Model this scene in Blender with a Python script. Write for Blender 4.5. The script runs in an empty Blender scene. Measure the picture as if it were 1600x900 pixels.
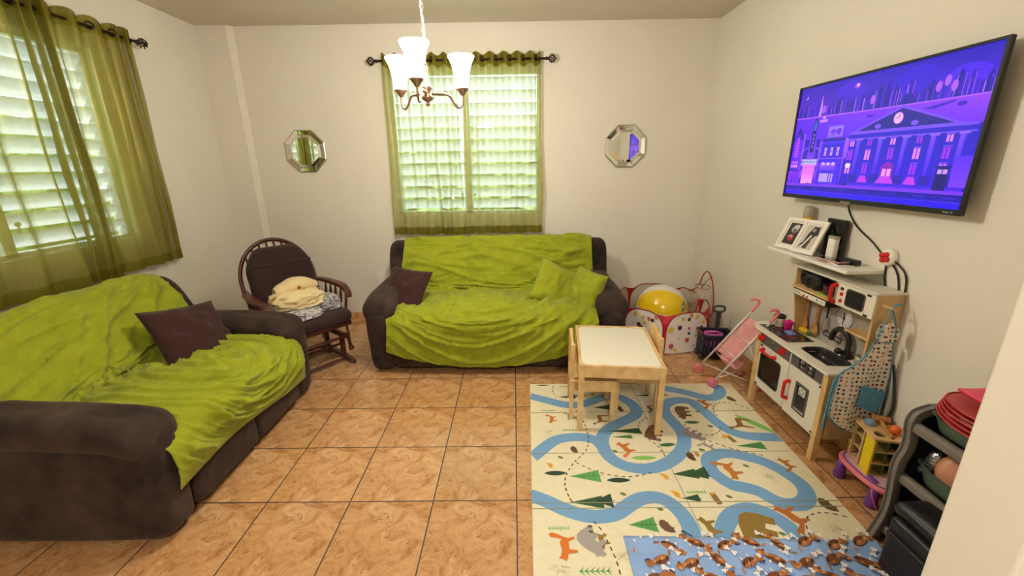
import bpy, math, random
import numpy as np
from mathutils import Vector, Matrix, Euler, noise
R_ = math.radians
PI = math.pi
random.seed(7)
sc = bpy.context.scene

# ---------------------------------------------------------------- camera
F = 649.06                                    # focal length in pixels of a 1600 px wide frame
CAM = Vector((0.0035, -2.8897, 1.5803))
_p, _y, _r = 0.288497, -0.0071423, -0.0143511
_f = Vector((math.sin(_y) * math.cos(_p), math.cos(_y) * math.cos(_p), -math.sin(_p)))
_rt = Vector((math.cos(_y), -math.sin(_y), 0))
_up = _rt.cross(_f)
CR = _rt * math.cos(_r) + _up * math.sin(_r)
CU = -_rt * math.sin(_r) + _up * math.cos(_r)
cd = bpy.data.cameras.new('camera')
cam = bpy.data.objects.new('camera', cd)
sc.collection.objects.link(cam)
cd.sensor_width = 36
cd.lens = 36 * F / 1600
cd.clip_start = 0.02
cam.matrix_world = Matrix(((CR.x, CU.x, -_f.x, CAM.x), (CR.y, CU.y, -_f.y, CAM.y), (CR.z, CU.z, -_f.z, CAM.z), (0, 0, 0, 1)))
sc.camera = cam

# ---------------------------------------------------------------- light and exposure
sc.view_settings.view_transform = 'Standard'
sc.view_settings.look = 'None'
sc.view_settings.gamma = 1
sc.view_settings.use_curve_mapping = False
sc.view_settings.exposure = 0.25
SKY = 9.0
HALL_FILL = 66  # power of the added fill behind the camera
SHADE_EMIT = 22
LIVING_LAMP = 66
SCREEN = 0.95

w = bpy.data.worlds.new('sky')
sc.world = w
w.use_nodes = True
nt = w.node_tree
bg = nt.nodes['Background']
sk = nt.nodes.new('ShaderNodeTexSky')
sk.sky_type = 'HOSEK_WILKIE'
sk.turbidity = 4
sk.sun_direction = (0.3, -0.6, 0.8)
mixw = nt.nodes.new('ShaderNodeMixRGB')
mixw.inputs[0].default_value = 0.75
mixw.inputs[2].default_value = (0.80, 0.92, 1.0, 1)
nt.links.new(sk.outputs[0], mixw.inputs[1])
nt.links.new(mixw.outputs[0], bg.inputs[0])
bg.inputs[1].default_value = SKY


def lamp(name, kind, loc, power, color, size=0.1, rot=(0, 0, 0), size_y=None):
    l = bpy.data.lights.new(name, kind)
    l.energy = power
    l.color = color
    if kind == 'AREA':
        l.size = size
        if size_y:
            l.shape = 'RECTANGLE'
            l.size_y = size_y
    else:
        l.shadow_soft_size = size
    o = bpy.data.objects.new(name, l)
    sc.collection.objects.link(o)
    o.location = loc
    o.rotation_euler = rot
    return o


# ---------------------------------------------------------------- helpers
def hit(u, v, axis, val):
    """world point that a pixel of the photograph shows, on the plane axis = val"""
    d = CR * ((u - 800) / F) - CU * ((v - 450) / F) + _f
    s = (val - CAM[axis]) / d[axis]
    return CAM + d * s


def srgb(r, g, b):
    def c(x):
        x /= 255.0
        return x / 12.92 if x <= 0.04045 else ((x + 0.055) / 1.055) ** 2.4
    return (c(r), c(g), c(b), 1)


def new_mat(name):
    m = bpy.data.materials.new(name)
    m.use_nodes = True
    n = m.node_tree
    return m, n, n.nodes['Principled BSDF']


def N(n, t, **k):
    x = n.nodes.new(t)
    for a, b in k.items():
        setattr(x, a, b)
    return x


def mat(name, col, rough=0.6, metal=0.0, noise_scale=0, amt=0.15, bump=0, bump_scale=None, sheen=0, coat=0, trans=0, spec=None,
        emit=None, estr=0, stretch=None, detail=4, alpha=None):
    """procedural principled material: base colour varied by noise, optional bump"""
    m, n, b = new_mat(name)
    c = srgb(*col)
    b.inputs['Base Color'].default_value = c
    b.inputs['Roughness'].default_value = rough
    b.inputs['Metallic'].default_value = metal
    if sheen:
        b.inputs['Sheen Weight'].default_value = sheen
    if coat:
        b.inputs['Coat Weight'].default_value = coat
    if trans:
        b.inputs['Transmission Weight'].default_value = trans
    if spec is not None:
        b.inputs['Specular IOR Level'].default_value = spec
    if emit:
        b.inputs['Emission Color'].default_value = srgb(*emit)
        b.inputs['Emission Strength'].default_value = estr
    if noise_scale or bump:
        tc = N(n, 'ShaderNodeTexCoord')
        mp = N(n, 'ShaderNodeMapping')
        if stretch:
            mp.inputs['Scale'].default_value = stretch
        n.links.new(tc.outputs['Object'], mp.inputs[0])
    if noise_scale:
        nz = N(n, 'ShaderNodeTexNoise')
        nz.inputs['Scale'].default_value = noise_scale
        nz.inputs['Detail'].default_value = detail
        n.links.new(mp.outputs[0], nz.inputs['Vector'])
        r = N(n, 'ShaderNodeValToRGB')
        r.color_ramp.elements[0].position = 0.3
        r.color_ramp.elements[1].position = 0.7
        r.color_ramp.elements[0].color = (c[0] * (1 - amt), c[1] * (1 - amt), c[2] * (1 - amt), 1)
        r.color_ramp.elements[1].color = (min(1, c[0] * (1 + amt)), min(1, c[1] * (1 + amt)), min(1, c[2] * (1 + amt)), 1)
        n.links.new(nz.outputs[0], r.inputs[0])
        n.links.new(r.outputs[0], b.inputs['Base Color'])
    if bump:
        nb = N(n, 'ShaderNodeTexNoise')
        nb.inputs['Scale'].default_value = bump_scale or 200
        nb.inputs['Detail'].default_value = 3
        n.links.new(mp.outputs[0], nb.inputs['Vector'])
        bp = N(n, 'ShaderNodeBump')
        bp.inputs['Strength'].default_value = bump
        bp.inputs['Distance'].default_value = 0.004
        n.links.new(nb.outputs[0], bp.inputs['Height'])
        n.links.new(bp.outputs[0], b.inputs['Normal'])
    return m


def nz3(x, y, z):
    return noise.noise(Vector((x, y, z)))


def spline(pts, n, closed=False):
    """Catmull-Rom through pts, n samples"""
    P = [Vector(p) for p in pts]
    m = len(P)
    out = []
    segs = m if closed else m - 1
    for i in range(n if closed else n):
        t = i / n * segs if closed else i / (n - 1) * segs
        k = min(int(t), segs - 1)
        f = t - k
        if closed:
            a, b, c, d = P[(k - 1) % m], P[k % m], P[(k + 1) % m], P[(k + 2) % m]
        else:
            a, b, c, d = P[max(k - 1, 0)], P[k], P[k + 1], P[min(k + 2, m - 1)]
        out.append(0.5 * ((2 * b) + (c - a) * f + (2 * a - 5 * b + 4 * c - d) * f * f + (3 * b - a - 3 * c + d) * f ** 3))
    return out


class MB:
    def __init__(s):
        s.v = []
        s.f = []
        s.m = []
        s.sm = []

    def add(s, vs, fs, mi=0, smooth=False):
        o = len(s.v)
        s.v += [Vector(v) for v in vs]
        for f in fs:
            s.f.append([i + o for i in f])
            s.m.append(mi)
            s.sm.append(smooth)
        return s

    def xf(s, M):
        s.v = [M @ v for v in s.v]
        return s

    def box(s, a, b, mi=0, rot=None, c=None):
        """axis-aligned box between corners a and b; rot = Euler tuple about its centre"""
        x0, y0, z0 = [min(a[i], b[i]) for i in range(3)]
        x1, y1, z1 = [max(a[i], b[i]) for i in range(3)]
        vs = [Vector(p) for p in ((x0, y0, z0), (x1, y0, z0), (x1, y1, z0), (x0, y1, z0), (x0, y0, z1), (x1, y0, z1), (x1, y1, z1), (x0, y1, z1))]
        if rot:
            q = Euler(rot).to_matrix()
            cc = Vector(c) if c else Vector(((x0 + x1) / 2, (y0 + y1) / 2, (z0 + z1) / 2))
            vs = [q @ (v - cc) + cc for v in vs]
        return s.add(vs, [(0, 3, 2, 1), (4, 5, 6, 7), (0, 1, 5, 4), (1, 2, 6, 5), (2, 3, 7, 6), (3, 0, 4, 7)], mi)

    def bar(s, p, q, w, h, mi=0, up=(0, 0, 1)):
        """rectangular bar from p to q"""
        p, q = Vector(p), Vector(q)
        d = (q - p).normalized()
        u = Vector(up)
        if abs(d.dot(u)) > 0.98:
            u = Vector((0, 1, 0))
        a = d.cross(u).normalized() * w / 2
        b = a.cross(d).normalized() * h / 2
        vs = [p - a - b, p + a - b, p + a + b, p - a + b, q - a - b, q + a - b, q + a + b, q - a + b]
        return s.add(vs, [(0, 1, 2, 3), (7, 6, 5, 4), (4, 5, 1, 0), (5, 6, 2, 1), (6, 7, 3, 2), (7, 4, 0, 3)], mi)

    def tube(s, pts, r, seg=10, mi=0, closed=False, n=None, flat=1.0):
        pts = [Vector(p) for p in pts]
        if n:
            pts = spline(pts, n, closed)
        m = len(pts)
        rr = r if hasattr(r, '__len__') else [r] * m
        if len(rr) != m:
            rr = [rr[min(len(rr) - 1, int(i / (m - 1) * (len(rr) - 1) + .5))] for i in range(m)]
        vs = []
        pa = None
        for i, p in enumerate(pts):
            a = pts[(i + 1) % m] if (closed or i < m - 1) else p
            b = pts[i - 1] if (closed or i > 0) else p
            d = (a - b)
            if d.length < 1e-9:
                d = Vector((0, 0, 1))
            d.normalize()
            if pa is None:
                pa = d.orthogonal().normalized()
            pa = (pa - d * pa.dot(d))
            if pa.length < 1e-6:
                pa = d.orthogonal()
            pa.normalize()
            pb = d.cross(pa)
            for k in range(seg):
                t = 2 * PI * k / seg
                vs.append(p + (pa * math.cos(t) + pb * math.sin(t) * flat) * rr[i])
        fs = []
        for i in range(m if closed else m - 1):
            j = (i + 1) % m
            for k in range(seg):
                k2 = (k + 1) % seg
                fs.append((i * seg + k, i * seg + k2, j * seg + k2, j * seg + k))
        if not closed:
            fs.append(tuple(range(seg))[::-1])
            fs.append(tuple((m - 1) * seg + k for k in range(seg)))
        return s.add(vs, fs, mi, True)

    def cyl(s, p, q, r, r2=None, seg=20, mi=0):
        return s.tube([p, q], [r, r if r2 is None else r2], seg, mi)

    def lathe(s, prof, c=(0, 0, 0), seg=32, mi=0, axis='z', cap=True):
        """prof: (radius, height) pairs"""
        vs = []
        for (r, h) in prof:
            for k in range(seg):
                t = 2 * PI * k / seg
                a, b = r * math.cos(t), r * math.sin(t)
                v = {'z': (a, b, h), 'x': (h, a, b), 'y': (a, h, b)}[axis]
                vs.append(Vector(v) + Vector(c))
        fs = []
        for i in range(len(prof) - 1):
            for k in range(seg):
                k2 = (k + 1) % seg
                fs.append((i * seg + k, i * seg + k2, (i + 1) * seg + k2, (i + 1) * seg + k))
        if cap:
            if prof[0][0] > 1e-5:
                fs.append(tuple(range(seg))[::-1])
            if prof[-1][0] > 1e-5:
                fs.append(tuple((len(prof) - 1) * seg + k for k in range(seg)))
        return s.add(vs, fs, mi, True)

    def sphere(s, c, r, seg=20, mi=0, sc_=(1, 1, 1), ring=None):
        ring = ring or seg // 2
        prof = [(r * math.sin(PI * i / ring), -r * math.cos(PI * i / ring)) for i in range(ring + 1)]
        prof[0] = (1e-6, -r)
        prof[-1] = (1e-6, r)
        n0 = len(s.v)
        s.lathe(prof, (0, 0, 0), seg, mi, cap=False)
        for i in range(n0, len(s.v)):
            v = s.v[i]
            s.v[i] = Vector((v.x * sc_[0] + c[0], v.y * sc_[1] + c[1], v.z * sc_[2] + c[2]))
        return s

    def prism(s, poly, d0, d1, plane='xy', mi=0, smooth=False):
        """extrude a 2D polygon between depths d0 and d1"""
        def P(a, b, d):
            return {'xy': (a, b, d), 'xz': (a, d, b), 'yz': (d, a, b)}[plane]
        n = len(poly)
        vs = [P(a, b, d0) for a, b in poly] + [P(a, b, d1) for a, b in poly]
        fs = [tuple(range(n))[::-1], tuple(range(n, 2 * n))]
        s.add(vs, fs, mi, False)
        o = len(s.v) - 2 * n
        for i in range(n):
            j = (i + 1) % n
            s.f.append([o + i, o + j, o + n + j, o + n + i])
            s.m.append(mi)
            s.sm.append(smooth)
        return s

    def surf(s, fn, nu, nv, mi=0, cu=False, cv=False, smooth=True):
        vs = []
        for i in range(nu):
            for j in range(nv):
                u = i / nu if cu else i / (nu - 1)
                v = j / nv if cv else j / (nv - 1)
                vs.append(Vector(fn(u, v)))
        fs = []
        for i in range(nu if cu else nu - 1):
            for j in range(nv if cv else nv - 1):
                i2, j2 = (i + 1) % nu, (j + 1) % nv
                fs.append((i * nv + j, i2 * nv + j, i2 * nv + j2, i * nv + j2))
        return s.add(vs, fs, mi, smooth)

    def rbox(s, a, b, r=0.05, n=8, seg=4, mi=0, fn=None):
        """rounded box between corners with optional point deformation"""
        lo = [min(a[i], b[i]) for i in range(3)]
        hi = [max(a[i], b[i]) for i in range(3)]
        c = [(lo[i] + hi[i]) / 2 for i in range(3)]
        h = [(hi[i] - lo[i]) / 2 for i in range(3)]
        rr = [min(r, h[i] * 0.98) for i in range(3)]

        def axis(i):
            arc = [-(h[i]) + rr[i] * (1 - math.cos(k / seg * PI / 2)) * 1.0 for k in range(seg)]
            mid = [-(h[i] - rr[i]) + (2 * (h[i] - rr[i])) * k / n for k in range(n + 1)]
            return arc + mid + [-x for x in arc[::-1]]
        A = [axis(i) for i in range(3)]
        idx = {}
        vs, fs = [], []

        def vert(p):
            k = tuple(round(x, 6) for x in p)
            if k in idx:
                return idx[k]
            q = [max(-(h[i] - rr[i]), min(h[i] - rr[i], p[i])) for i in range(3)]
            d = [(p[i] - q[i]) / rr[i] for i in range(3)]
            m = max(abs(x) for x in d)
            l = math.sqrt(sum(x * x for x in d)) or 1
            if m > 0:
                d = [x / l for x in d]
            o = Vector([c[i] + q[i] + d[i] * rr[i] for i in range(3)])
            if fn:
                o = Vector(fn(o, [p[i] / h[i] for i in range(3)]))
            idx[k] = len(vs)
            vs.append(o)
            return idx[k]
        for ax in range(3):
            b1, b2 = (ax + 1) % 3, (ax + 2) % 3
            for sg in (-1, 1):
                for i in range(len(A[b1]) - 1):
                    for j in range(len(A[b2]) - 1):
                        q = []
                        for (di, dj) in ((0, 0), (1, 0), (1, 1), (0, 1)):
                            p = [0, 0, 0]
                            p[ax] = sg * h[ax]
                            p[b1] = A[b1][i + di]
                            p[b2] = A[b2][j + dj]
                            q.append(vert(p))
                        if sg < 0:
                            q = q[::-1]
                        q2 = []
                        for x in q:
                            if x not in q2:
                                q2.append(x)
                        if len(q2) > 2:
                            fs.append(tuple(q2))
        return s.add(vs, fs, mi, True)

    def pillow(s, a, b, t, M=None, n=22, mi=0, seed=0, wr=0.006, conc=0.07):
        """square cushion a x b, thickness t, in the xz plane facing -y"""
        vs, fs = [], []
        idx = {}

        def g(i, j, side):
            u, v = -1 + 2 * i / n, -1 + 2 * j / n
            edge = i in (0, n) or j in (0, n)
            k = (i, j, 0 if edge else side)
            if k in idx:
                return idx[k]
            q = max(0, (1 - u ** 2)) * max(0, (1 - v ** 2))
            th = t / 2 * (q ** 0.42)
            x = a / 2 * u * (1 - conc * (1 - v * v))
            z = b / 2 * v * (1 - conc * (1 - u * u))
            w_ = wr * nz3(u * 2.2 + seed, v * 2.2, seed + side) * 2 + wr * nz3(u * 6 + seed, v * 3, seed * 2 + side)
            p = Vector((x + w_ * .5, side * (th + w_ * (q ** .3)), z + w_ * .4))
            idx[k] = len(vs)
            vs.append(p)
            return idx[k]
        for side in (-1, 1):
            for i in range(n):
                for j in range(n):
                    q = [g(i, j, side), g(i + 1, j, side), g(i + 1, j + 1, side), g(i, j + 1, side)]
                    fs.append(tuple(q if side < 0 else q[::-1]))
        if M:
            vs = [M @ v for v in vs]
        return s.add(vs, fs, mi, True)

    def build(s, name, mats, parent=None, world=True, bevel=0, seg=2, sub=0, thick=0, off=0.0, tri=False):
        me = bpy.data.meshes.new(name)
        org = Vector((0, 0, 0))
        if parent is not None and world:
            org = world_of(parent)
            iv = org.inverted()
            vs = [iv @ v for v in s.v]
        else:
            vs = s.v
        me.from_pydata([tuple(v) for v in vs], [], s.f)
        if not isinstance(mats, (list, tuple)):
            mats = [mats]
        for m in mats:
            me.materials.append(m)
        me.polygons.foreach_set('material_index', s.m)
        me.polygons.foreach_set('use_smooth', s.sm)
        me.update()
        o = bpy.data.objects.new(name, me)
        sc.collection.objects.link(o)
        if parent is not None:
            o.parent = parent
        if thick:
            md = o.modifiers.new('thickness', 'SOLIDIFY')
            md.thickness = thick
            md.offset = off
        if bevel:
            md = o.modifiers.new('bevel', 'BEVEL')
            md.width = bevel
            md.segments = seg
            md.limit_method = 'ANGLE'
            md.angle_limit = R_(40)
        if sub:
            md = o.modifiers.new('subdivision', 'SUBSURF')
            md.levels = sub
            md.render_levels = sub
        return o


def world_of(o):
    M = Matrix.LocRotScale(o.location, o.rotation_euler, o.scale)
    return world_of(o.parent) @ M if o.parent else M


def thing(name, label, cat, loc=(0, 0, 0), rz=0, group=None, rot=None):
    o = bpy.data.objects.new(name, None)
    sc.collection.objects.link(o)
    o.empty_display_size = 0.1
    o.location = loc
    o.rotation_euler = rot if rot else (0, 0, rz)
    return tag(o, label, cat, group)


def tag(o, label=None, cat=None, group=None, kind=None):
    if label:
        o['label'] = label
    if cat:
        o['category'] = cat
    if group:
        o['group'] = group
    if kind:
        o['kind'] = kind
    return o


def struct(name, mb, m, bevel=0, label=None):
    o = mb.build(name, m, None, bevel=bevel)
    o['kind'] = 'structure'
    if label:
        o['label'] = label
    return o


def copy_tree(o, parent=None):
    c = o.copy()
    sc.collection.objects.link(c)
    if parent:
        c.parent = parent
    for ch in [x for x in bpy.data.objects if x.parent == o]:
        copy_tree(ch, c)
    return c


def catenary(p, q, sag, n=24, side=(0, 0, 0)):
    p, q = Vector(p), Vector(q)
    return [p.lerp(q, t) - Vector((0, 0, sag * 4 * t * (1 - t))) + Vector(side) * 4 * t * (1 - t) for t in [i / (n - 1) for i in range(n)]]


def text_mb(txt, size, M, mi=0, depth=0.0006, res=3, align='CENTER'):
    """lettering turned into a mesh builder (local x right, y up, z out), placed by M"""
    cu = bpy.data.curves.new('lettering', 'FONT')
    cu.body = txt
    cu.size = size
    cu.extrude = depth
    cu.align_x = align
    cu.align_y = 'CENTER'
    cu.resolution_u = res
    o = bpy.data.objects.new('lettering', cu)
    sc.collection.objects.link(o)
    dg = bpy.context.evaluated_depsgraph_get()
    dg.update()
    me = bpy.data.meshes.new_from_object(o.evaluated_get(dg))
    mb = MB()
    mb.add([M @ v.co for v in me.vertices], [tuple(p.vertices) for p in me.polygons], mi)
    bpy.data.objects.remove(o)
    bpy.data.curves.remove(cu)
    bpy.data.meshes.remove(me)
    return mb


def merge(a, b):
    o = len(a.v)
    a.v += b.v
    a.f += [[i + o for i in f] for f in b.f]
    a.m += b.m
    a.sm += b.sm
    return a

# ================================================================ materials
def wall_material():
    m, n, b = new_mat('painted_plaster')
    tc = N(n, 'ShaderNodeTexCoord')
    nz = N(n, 'ShaderNodeTexNoise')
    nz.inputs['Scale'].default_value = 2.2
    nz.inputs['Detail'].default_value = 5
    n.links.new(tc.outputs['Object'], nz.inputs['Vector'])
    r = N(n, 'ShaderNodeValToRGB')
    r.color_ramp.elements[0].color = srgb(222, 216, 200)
    r.color_ramp.elements[1].color = srgb(232, 227, 213)
    n.links.new(nz.outputs[0], r.inputs[0])
    n.links.new(r.outputs[0], b.inputs['Base Color'])
    b.inputs['Roughness'].default_value = 0.75
    nb = N(n, 'ShaderNodeTexNoise')
    nb.inputs['Scale'].default_value = 60
    n.links.new(tc.outputs['Object'], nb.inputs['Vector'])
    bp = N(n, 'ShaderNodeBump')
    bp.inputs['Strength'].default_value = 0.12
    bp.inputs['Distance'].default_value = 0.003
    n.links.new(nb.outputs[0], bp.inputs['Height'])
    n.links.new(bp.outputs[0], b.inputs['Normal'])
    return m


def tile_material(T=0.41, grout=True):
    m, n, b = new_mat('marbled_tile' if grout else 'marbled_skirting_tile')
    tc = N(n, 'ShaderNodeTexCoord')
    sep = N(n, 'ShaderNodeSeparateXYZ')
    n.links.new(tc.outputs['Object'], sep.inputs[0])

    def math_(op, a, bb=None):
        x = N(n, 'ShaderNodeMath', operation=op)
        for i, q in enumerate((a, bb)):
            if q is None:
                continue
            if isinstance(q, (int, float)):
                x.inputs[i].default_value = q
            else:
                n.links.new(q, x.inputs[i])
        return x.outputs[0]
    fr, edges, cells = [], [], []
    for i in range(2):
        q = math_('DIVIDE', sep.outputs[i], T)
        f = math_('FRACT', q)
        c = math_('FLOOR', q)
        e = math_('MINIMUM', f, math_('SUBTRACT', 1.0, f))
        fr.append(f)
        edges.append(e)
        cells.append(c)
    comb = N(n, 'ShaderNodeCombineXYZ')
    n.links.new(fr[0], comb.inputs[0])
    n.links.new(fr[1], comb.inputs[1])
    # printed marbling: warped noise, the same print on each tile
    w1 = N(n, 'ShaderNodeTexNoise')
    w1.inputs['Scale'].default_value = 3.6
    w1.inputs['Detail'].default_value = 10
    w1.inputs['Roughness'].default_value = 0.74
    w1.inputs['Distortion'].default_value = 1.2
    n.links.new(comb.outputs[0], w1.inputs['Vector'])
    r1 = N(n, 'ShaderNodeValToRGB')
    el = r1.color_ramp.elements
    el[0].position = 0.30
    el[0].color = srgb(138, 90, 50)
    el[1].position = 0.72
    el[1].color = srgb(220, 184, 138)
    a = el.new(0.42)
    a.color = srgb(186, 136, 86)
    a = el.new(0.55)
    a.color = srgb(206, 160, 110)
    n.links.new(w1.outputs[0], r1.inputs[0])
    # thin dark veins where a second noise crosses its middle
    w2 = N(n, 'ShaderNodeTexNoise')
    w2.inputs['Scale'].default_value = 6.5
    w2.inputs['Detail'].default_value = 7
    w2.inputs['Distortion'].default_value = 1.8
    mp = N(n, 'ShaderNodeMapping')
    mp.inputs['Location'].default_value = (3.3, 1.7, 0)
    n.links.new(comb.outputs[0], mp.inputs[0])
    n.links.new(mp.outputs[0], w2.inputs['Vector'])
    v = math_('ABSOLUTE', math_('SUBTRACT', w2.outputs[0], 0.5))
    r2 = N(n, 'ShaderNodeValToRGB')
    r2.color_ramp.elements[0].position = 0.0
    r2.color_ramp.elements[0].color = (1, 1, 1, 1)
    r2.color_ramp.elements[1].position = 0.030
    r2.color_ramp.elements[1].color = (0, 0, 0, 1)
    n.links.new(v, r2.inputs[0])
    w3 = N(n, 'ShaderNodeTexNoise')
    w3.inputs['Scale'].default_value = 3
    n.links.new(comb.outputs[0], w3.inputs['Vector'])
    r3 = N(n, 'ShaderNodeValToRGB')
    r3.color_ramp.elements[0].position = 0.45
    r3.color_ramp.elements[1].position = 0.6
    n.links.new(w3.outputs[0], r3.inputs[0])
    vein = math_('MULTIPLY', math_('MULTIPLY', r2.outputs[0], r3.outputs[0]), 0.95)
    mx = N(n, 'ShaderNodeMixRGB')
    mx.inputs[2].default_value = srgb(128, 84, 48)
    n.links.new(vein, mx.inputs[0])
    n.links.new(r1.outputs[0], mx.inputs[1])
    # small spread of tone from tile to tile
    cc = N(n, 'ShaderNodeCombineXYZ')
    n.links.new(cells[0], cc.inputs[0])
    n.links.new(cells[1], cc.inputs[1])
    wn = N(n, 'ShaderNodeTexWhiteNoise')
    n.links.new(cc.outputs[0], wn.inputs['Vector'])
    hs = N(n, 'ShaderNodeHueSaturation')
    n.links.new(math_('ADD', math_('MULTIPLY', wn.outputs['Value'], 0.10), 0.95), hs.inputs['Value'])
    n.links.new(mx.outputs[0], hs.inputs['Color'])
    if grout:
        e = math_('MINIMUM', edges[0], edges[1])
        g = math_('LESS_THAN', e, 0.0075)
        mg = N(n, 'ShaderNodeMixRGB')
        mg.inputs[2].default_value = srgb(44, 32, 24)
        n.links.new(g, mg.inputs[0])
        n.links.new(hs.outputs[0], mg.inputs[1])
        n.links.new(mg.outputs[0], b.inputs['Base Color'])
        ro = math_('ADD', math_('MULTIPLY', g, 0.5), 0.11)
        n.links.new(ro, b.inputs['Roughness'])
        bp = N(n, 'ShaderNodeBump')
        bp.inputs['Strength'].default_value = 0.2
        bp.inputs['Distance'].default_value = 0.0015
        b.inputs['Specular IOR Level'].default_value = 0.85
        n.links.new(math_('SUBTRACT', math_('MULTIPLY', w1.outputs[0], 0.12), g), bp.inputs['Height'])
        n.links.new(bp.outputs[0], b.inputs['Normal'])
    else:
        n.links.new(hs.outputs[0], b.inputs['Base Color'])
        b.inputs['Roughness'].default_value = 0.25
    return m


def suede(name, dark, light):
    m, n, b = new_mat(name)
    tc = N(n, 'ShaderNodeTexCoord')
    nz = N(n, 'ShaderNodeTexNoise')
    nz.inputs['Scale'].default_value = 4.5
    nz.inputs['Detail'].default_value = 8
    nz.inputs['Roughness'].default_value = 0.65
    n.links.new(tc.outputs['Object'], nz.inputs['Vector'])
    r = N(n, 'ShaderNodeValToRGB')
    r.color_ramp.elements[0].position = 0.35
    r.color_ramp.elements[1].position = 0.68
    r.color_ramp.elements[0].color = srgb(*dark)
    r.color_ramp.elements[1].color = srgb(*light)
    n.links.new(nz.outputs[0], r.inputs[0])
    n.links.new(r.outputs[0], b.inputs['Base Color'])
    b.inputs['Roughness'].default_value = 0.85
    b.inputs['Specular IOR Level'].default_value = 0.2
    b.inputs['Sheen Weight'].default_value = 0.25
    b.inputs['Sheen Tint'].default_value = srgb(180, 150, 130)
    nb = N(n, 'ShaderNodeTexNoise')
    nb.inputs['Scale'].default_value = 350
    n.links.new(tc.outputs['Object'], nb.inputs['Vector'])
    bp = N(n, 'ShaderNodeBump')
    bp.inputs['Strength'].default_value = 0.25
    bp.inputs['Distance'].default_value = 0.003
    n.links.new(nb.outputs[0], bp.inputs['Height'])
    n.links.new(bp.outputs[0], b.inputs['Normal'])
    return m


def cloth(name, col, bump=0.4):
    m = mat(name, col, rough=0.9, noise_scale=14, amt=0.10, bump=bump, bump_scale=260, sheen=0.12, spec=0.15)
    return m


def sheer(name, col, transp=0.45):
    """thin woven curtain cloth: part open weave, part diffusing threads"""
    m = bpy.data.materials.new(name)
    m.use_nodes = True
    n = m.node_tree
    n.nodes.clear()
    out = N(n, 'ShaderNodeOutputMaterial')
    tr = N(n, 'ShaderNodeBsdfTransparent')
    df = N(n, 'ShaderNodeBsdfDiffuse')
    tl = N(n, 'ShaderNodeBsdfTranslucent')
    gl = N(n, 'ShaderNodeBsdfGlossy')
    gl.inputs['Roughness'].default_value = 0.38
    tc = N(n, 'ShaderNodeTexCoord')
    mp = N(n, 'ShaderNodeMapping')
    mp.inputs['Scale'].default_value = (60, 60, 1.5)
    nz = N(n, 'ShaderNodeTexNoise')
    nz.inputs['Scale'].default_value = 3
    n.links.new(tc.outputs['Object'], mp.inputs[0])
    n.links.new(mp.outputs[0], nz.inputs['Vector'])
    r = N(n, 'ShaderNodeValToRGB')
    c = srgb(*col)
    r.color_ramp.elements[0].color = (c[0] * .8, c[1] * .8, c[2] * .8, 1)
    r.color_ramp.elements[1].color = (c[0] * 1.15, c[1] * 1.15, c[2] * 1.15, 1)
    n.links.new(nz.outputs[0], r.inputs[0])
    for s_ in (df, tl, gl):
        n.links.new(r.outputs[0], s_.inputs[0])
    a = N(n, 'ShaderNodeMixShader')
    a.inputs[0].default_value = 0.55
    n.links.new(df.outputs[0], a.inputs[1])
    n.links.new(tl.outputs[0], a.inputs[2])
    g = N(n, 'ShaderNodeMixShader')
    g.inputs[0].default_value = 0.22
    n.links.new(a.outputs[0], g.inputs[1])
    n.links.new(gl.outputs[0], g.inputs[2])
    # the weave closes up where the cloth is seen at a slant
    lw = N(n, 'ShaderNodeLayerWeight')
    lw.inputs[0].default_value = 0.35
    mr = N(n, 'ShaderNodeMapRange')
    mr.inputs[1].default_value = 0.0
    mr.inputs[2].default_value = 0.8
    mr.inputs[3].default_value = transp
    mr.inputs[4].default_value = 0.02
    n.links.new(lw.outputs['Facing'], mr.inputs[0])
    f = N(n, 'ShaderNodeMixShader')
    n.links.new(mr.outputs[0], f.inputs[0])
    n.links.new(g.outputs[0], f.inputs[1])
    n.links.new(tr.outputs[0], f.inputs[2])
    n.links.new(f.outputs[0], out.inputs[0])
    return m


def wood(name, a, b_, scale=(1, 1, 14), rough=0.5, ns=6):
    m, n, b = new_mat(name)
    tc = N(n, 'ShaderNodeTexCoord')
    mp = N(n, 'ShaderNodeMapping')
    mp.inputs['Scale'].default_value = scale
    nz = N(n, 'ShaderNodeTexNoise')
    nz.inputs['Scale'].default_value = ns
    nz.inputs['Detail'].default_value = 4
    n.links.new(tc.outputs['Object'], mp.inputs[0])
    n.links.new(mp.outputs[0], nz.inputs['Vector'])
    r = N(n, 'ShaderNodeValToRGB')
    r.color_ramp.elements[0].position = 0.35
    r.color_ramp.elements[1].position = 0.65
    r.color_ramp.elements[0].color = srgb(*a)
    r.color_ramp.elements[1].color = srgb(*b_)
    n.links.new(nz.outputs[0], r.inputs[0])
    n.links.new(r.outputs[0], b.inputs['Base Color'])
    b.inputs['Roughness'].default_value = rough
    return m


M = {}
M['wall'] = wall_material()
M['ceiling'] = mat('ceiling_paint', (204, 194, 176), 0.85, noise_scale=2, amt=0.03)
M['tile'] = tile_material()
M['skirting'] = tile_material(0.41, False)
M['suede'] = suede('brown_suede', (26, 20, 18), (70, 56, 49))
M['green'] = cloth('lime_green_cloth', (146, 154, 34))
M['green_pillow'] = cloth('lime_green_pillow_cloth', (146, 154, 36))
M['brown_pillow'] = cloth('dark_brown_pillow_cloth', (60, 36, 34))
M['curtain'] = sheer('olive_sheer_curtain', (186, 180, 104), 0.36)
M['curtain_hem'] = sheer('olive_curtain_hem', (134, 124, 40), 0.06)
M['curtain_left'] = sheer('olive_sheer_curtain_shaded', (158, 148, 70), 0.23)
M['rod'] = mat('dark_bronze', (62, 44, 38), 0.4, 0.7)
M['louver'] = mat('white_aluminium', (226, 230, 226), 0.45, 0.1)
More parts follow.
